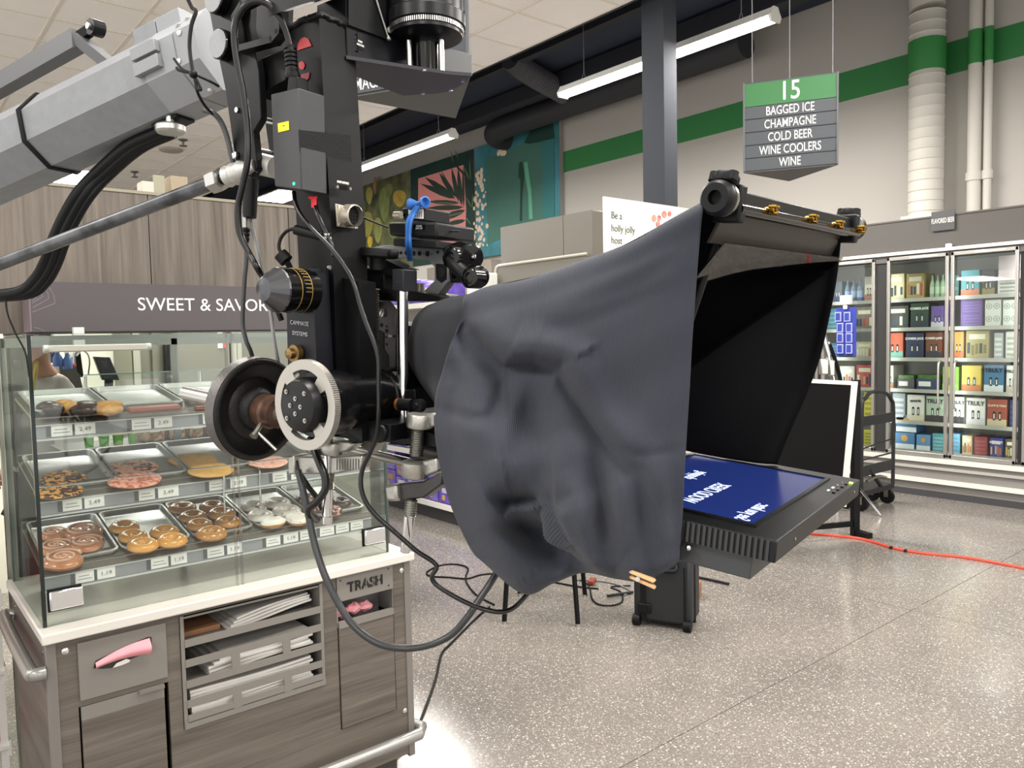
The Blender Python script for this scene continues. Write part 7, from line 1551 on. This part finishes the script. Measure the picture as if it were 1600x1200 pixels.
obj('lever', MB().prism([q(*z) for z in ((612, 757), (660, 752), (690, 738), (690, 757), (662, 778), (620, 784))], D*.026), mat('dark_zinc', '#4c4b4a', .4, .8), t, bev=.003); obj('lever_end', MB().prism([P_(*z, .05) for z in ((600, 759), (618, 757), (620, 784), (603, 784))], D*.034), cast, t, bev=.005)
a, b = q(643, 780), q(640, 808); pr = []
for k in range(7): pr += [(.0085, k*.0042), (.0108, k*.0042+.002)]
obj('thread', MB().lathe(a, b-a, pr, 18), steel, t, ang=20)
obj('tail', MB().cyl(q(640, 806), q(636, 846), .0098, n=18).cyl(q(636, 846), q(634, 852), .0085, n=18).cyl(q(635, 851), q(633, 862), .0085, n=18), chrome, t)
# ---- cables of the rig
def rc(lab, pts, r, m=cable_black, z0=None, name='rig_cable', cat='cable', n=10): 
    return tag(obj(name, MB().tube([dep(*p) for p in pts], r, n, sub=8), m), lab, cat)
rc('thick black power cable arching over the drop plate into the power supply', [(455, 80, 1.285), (449, 55, 1.28), (438, 28, 1.27), (420, 7, 1.265), (400, 2, 1.265), (382, 10, 1.265), (369, 32, 1.27), (366, 60, 1.275), (371, 100, 1.28), (380, 145, 1.285), (387, 200, 1.29), (387, 250, 1.29), (379, 290, 1.3), (372, 325, 1.31), (375, 365, 1.315), (389, 395, 1.315), (405, 424, 1.315), (420, 450, 1.42), (440, 500, 1.45)], .0056)
gc_ = mat('grey_sheath', '#8c8e8e', .35)
rc('thin black cable hanging left of the pot down to the weight plate', [(383, 300, 1.42), (384, 360, 1.42), (385, 405, 1.42), (382, 440, 1.42), (379, 500, 1.42), (384, 530, 1.42), (392, 550, 1.43), (398, 575, 1.46)], .0042, mat('sheath_dark', '#3a3b3d', .3))
rc('pale grey cable hanging past the pot to behind the weight plate', [(384, 298, 1.41), (393, 350, 1.41), (404, 400, 1.41), (412, 440, 1.43), (423, 490, 1.44), (428, 530, 1.44), (434, 562, 1.45), (440, 600, 1.48)], .0035, gc_)
rc('thin black lead from the power supply drooping past the chrome screw', [(459, 300, 1.31), (461, 316, 1.3), (470, 336, 1.29), (490, 360, 1.28), (513, 383, 1.27), (534, 410, 1.26), (551, 440, 1.25), (562, 475, 1.25), (572, 505, 1.25), (584, 535, 1.25), (591, 562, 1.25), (591, 600, 1.25), (591, 645, 1.25), (588, 680, 1.26), (577, 710, 1.27), (566, 735, 1.28), (564, 760, 1.28), (572, 785, 1.28), (590, 808, 1.28), (620, 834, 1.28), (650, 860, 1.28), (677, 878, 1.28), (682, 888, 1.28), (675, 900, 1.28), (680, 912, 1.28), (700, 926, 1.27), (730, 942, 1.26), (760, 953, 1.25), (785, 956, 1.25), (805, 948, 1.26), (825, 927, 1.27), (835, 915, 1.28)], .0039)
rc('thick black cable curling out below the gear dial', [(485, 685, 1.37), (492, 705, 1.35), (500, 725, 1.34), (508, 745, 1.335), (508, 765, 1.335), (496, 783, 1.34), (484, 793, 1.35), (484, 803, 1.37), (495, 812, 1.42)], .0068)
rc('black cable running diagonally behind the dial towards the chrome screw', [(462, 720, 1.42), (468, 738, 1.42), (480, 758, 1.42), (495, 778, 1.43), (503, 795, 1.44)], .005)
rc('heavy grey-black cable looping low from the dial to under the hood', [(466, 735, 1.4), (472, 760, 1.39), (481, 800, 1.38), (489, 840, 1.37), (498, 872, 1.36), (510, 905, 1.35), (530, 945, 1.34), (555, 980, 1.33), (590, 1005, 1.32), (630, 1013, 1.32), (670, 1008, 1.32), (705, 992, 1.32), (730, 965, 1.32), (750, 935, 1.33), (768, 908, 1.34), (790, 870, 1.36)], .0062, mat('sheath_black', '#2c2e30', .3))
rc('thin black lead with a red tag from the power supply to the tilt motor plug', [(492, 318, 1.3), (496, 335, 1.29), (505, 356, 1.285), (515, 375, 1.28), (521, 400, 1.28)], .0042)
tg_ = thing('red_tag', 'small red cable clip under the power supply', 'clip', dep(489, 326, 1.295)); obj('clip', MB().obox(dep(489, 309, 1.295), RHz*.014, FHz*.004, ZU*.005).obox(dep(490.5, 317, 1.295), RHz*.009, FHz*.004, ZU*.017), mat('clip_bright_red', '#d0222e', .4), tg_, bev=.001)
tm_ = thing('motor_plug', 'black motor plug with a white printed tag on the post', 'plug', dep(495, 368, 1.29))
obj('cable', MB().tube([dep(442, 400, 1.31), dep(436, 388, 1.31), (dep(438, 374, 1.31)), dep(447, 362, 1.305), dep(458, 358, 1.3), dep(466, 361, 1.3)], .003, 8), black_rubber, tm_); obj('plug', MB().cyl(dep(462, 359, 1.3), dep(504, 370, 1.285), .0085, .007, n=14), black_rubber, tm_)
obj('tag', MB().obox(dep(511, 369, 1.28), nrm(CR)*.014, nrm(cf)*.002, nrm(CU)*.012), black_matte, tm_); text('TILT', dep(511, 368.5, 1.2785), CR, CU, .0035, white_paint, tm_, bold=.04, sx=.9); text('MOTOR', dep(511, 373.5, 1.2785), CR, CU, .0032, white_paint, tm_, bold=.04, sx=.9)
obj('coupler', MB().cyl(dep(438, 397, 1.31), dep(448, 408, 1.31), .012, n=14).cyl(dep(448, 408, 1.31), dep(456, 424, 1.32), .005, n=10), black_rubber, tm_)
sk = thing('strain_plug', 'black in-line connector hanging below the ball joint', 'plug', dep(388, 340, 1.4)); obj('shell', MB().cyl(dep(392, 280, 1.4), dep(390, 340, 1.4), .014, .012, n=16), black_rubber, sk); obj('shank', MB().cyl(dep(383, 335, 1.4), dep(383, 356, 1.4), .0055), steel, sk); obj('boot', MB().lathe(dep(384, 356, 1.4), -ZU, [(.007, 0), (.008, .004), (.006, .008), (.007, .012), (.005, .016), (.006, .02), (.004, .026)], 14), black_rubber, sk)
rc('thin black wire from the post socket to the receiver', [(556, 335, 1.33), (575, 343, 1.38), (592, 350, 1.45), (606, 355, 1.5)], .002, black_rubber)
tc_ = thing('tie_cord', 'black cord knotted round the crane arm clamp', 'cord', dep(298, 120, 1.33))
for pts in ([(292, -5, 1.36), (300, 12, 1.36), (306, 18, 1.355), (299, 40, 1.35), (296, 70, 1.345), (299, 100, 1.335), (302, 115, 1.33)], [(302, 115, 1.33), (285, 108, 1.34), (272, 92, 1.36)], [(302, 115, 1.33), (280, 110, 1.345), (276, 106, 1.35)], [(303, 117, 1.33), (310, 130, 1.33), (314, 140, 1.33), (308, 138, 1.33), (304, 122, 1.33)], [(303, 118, 1.33), (309, 145, 1.34), (320, 165, 1.37), (332, 178, 1.4)], [(304, 116, 1.33), (330, 128, 1.345), (342, 135, 1.355)]): obj('cord', MB().tube([dep(*p) for p in pts], .0034 if pts[0][0] == 292 else .0024, 8), black_rubber, tc_)
obj('knot', MB().sphere(dep(302, 116, 1.328), .007, 10, 8), black_rubber, tc_)
rc('grey cable bending from under the arm down behind the drop plate', [(318, 172, 1.41), (332, 176, 1.41), (345, 190, 1.42), (355, 215, 1.43), (362, 245, 1.44), (368, 262, 1.45)], .005, mat('sheath_mid', '#4c4f50', .35))
# second aisle sign glimpsed behind the pan drum
q3 = [onz(x, y, 2.65) for x, y in ((543, 151), (735, 118), (712, 183))]
aisle_sign('aisle_sign', 'grey hanging aisle sign half hidden behind the pan drum of the camera head', q3[0], q3[1], q3[2], 2.65, 3.215, [None, None, None, None, 'MACARONI & CHEESE'], None, [(q3[0]+q3[1])/2, q3[0]*.9+q3[1]*.1, q3[0]*.06+q3[1]*.94])
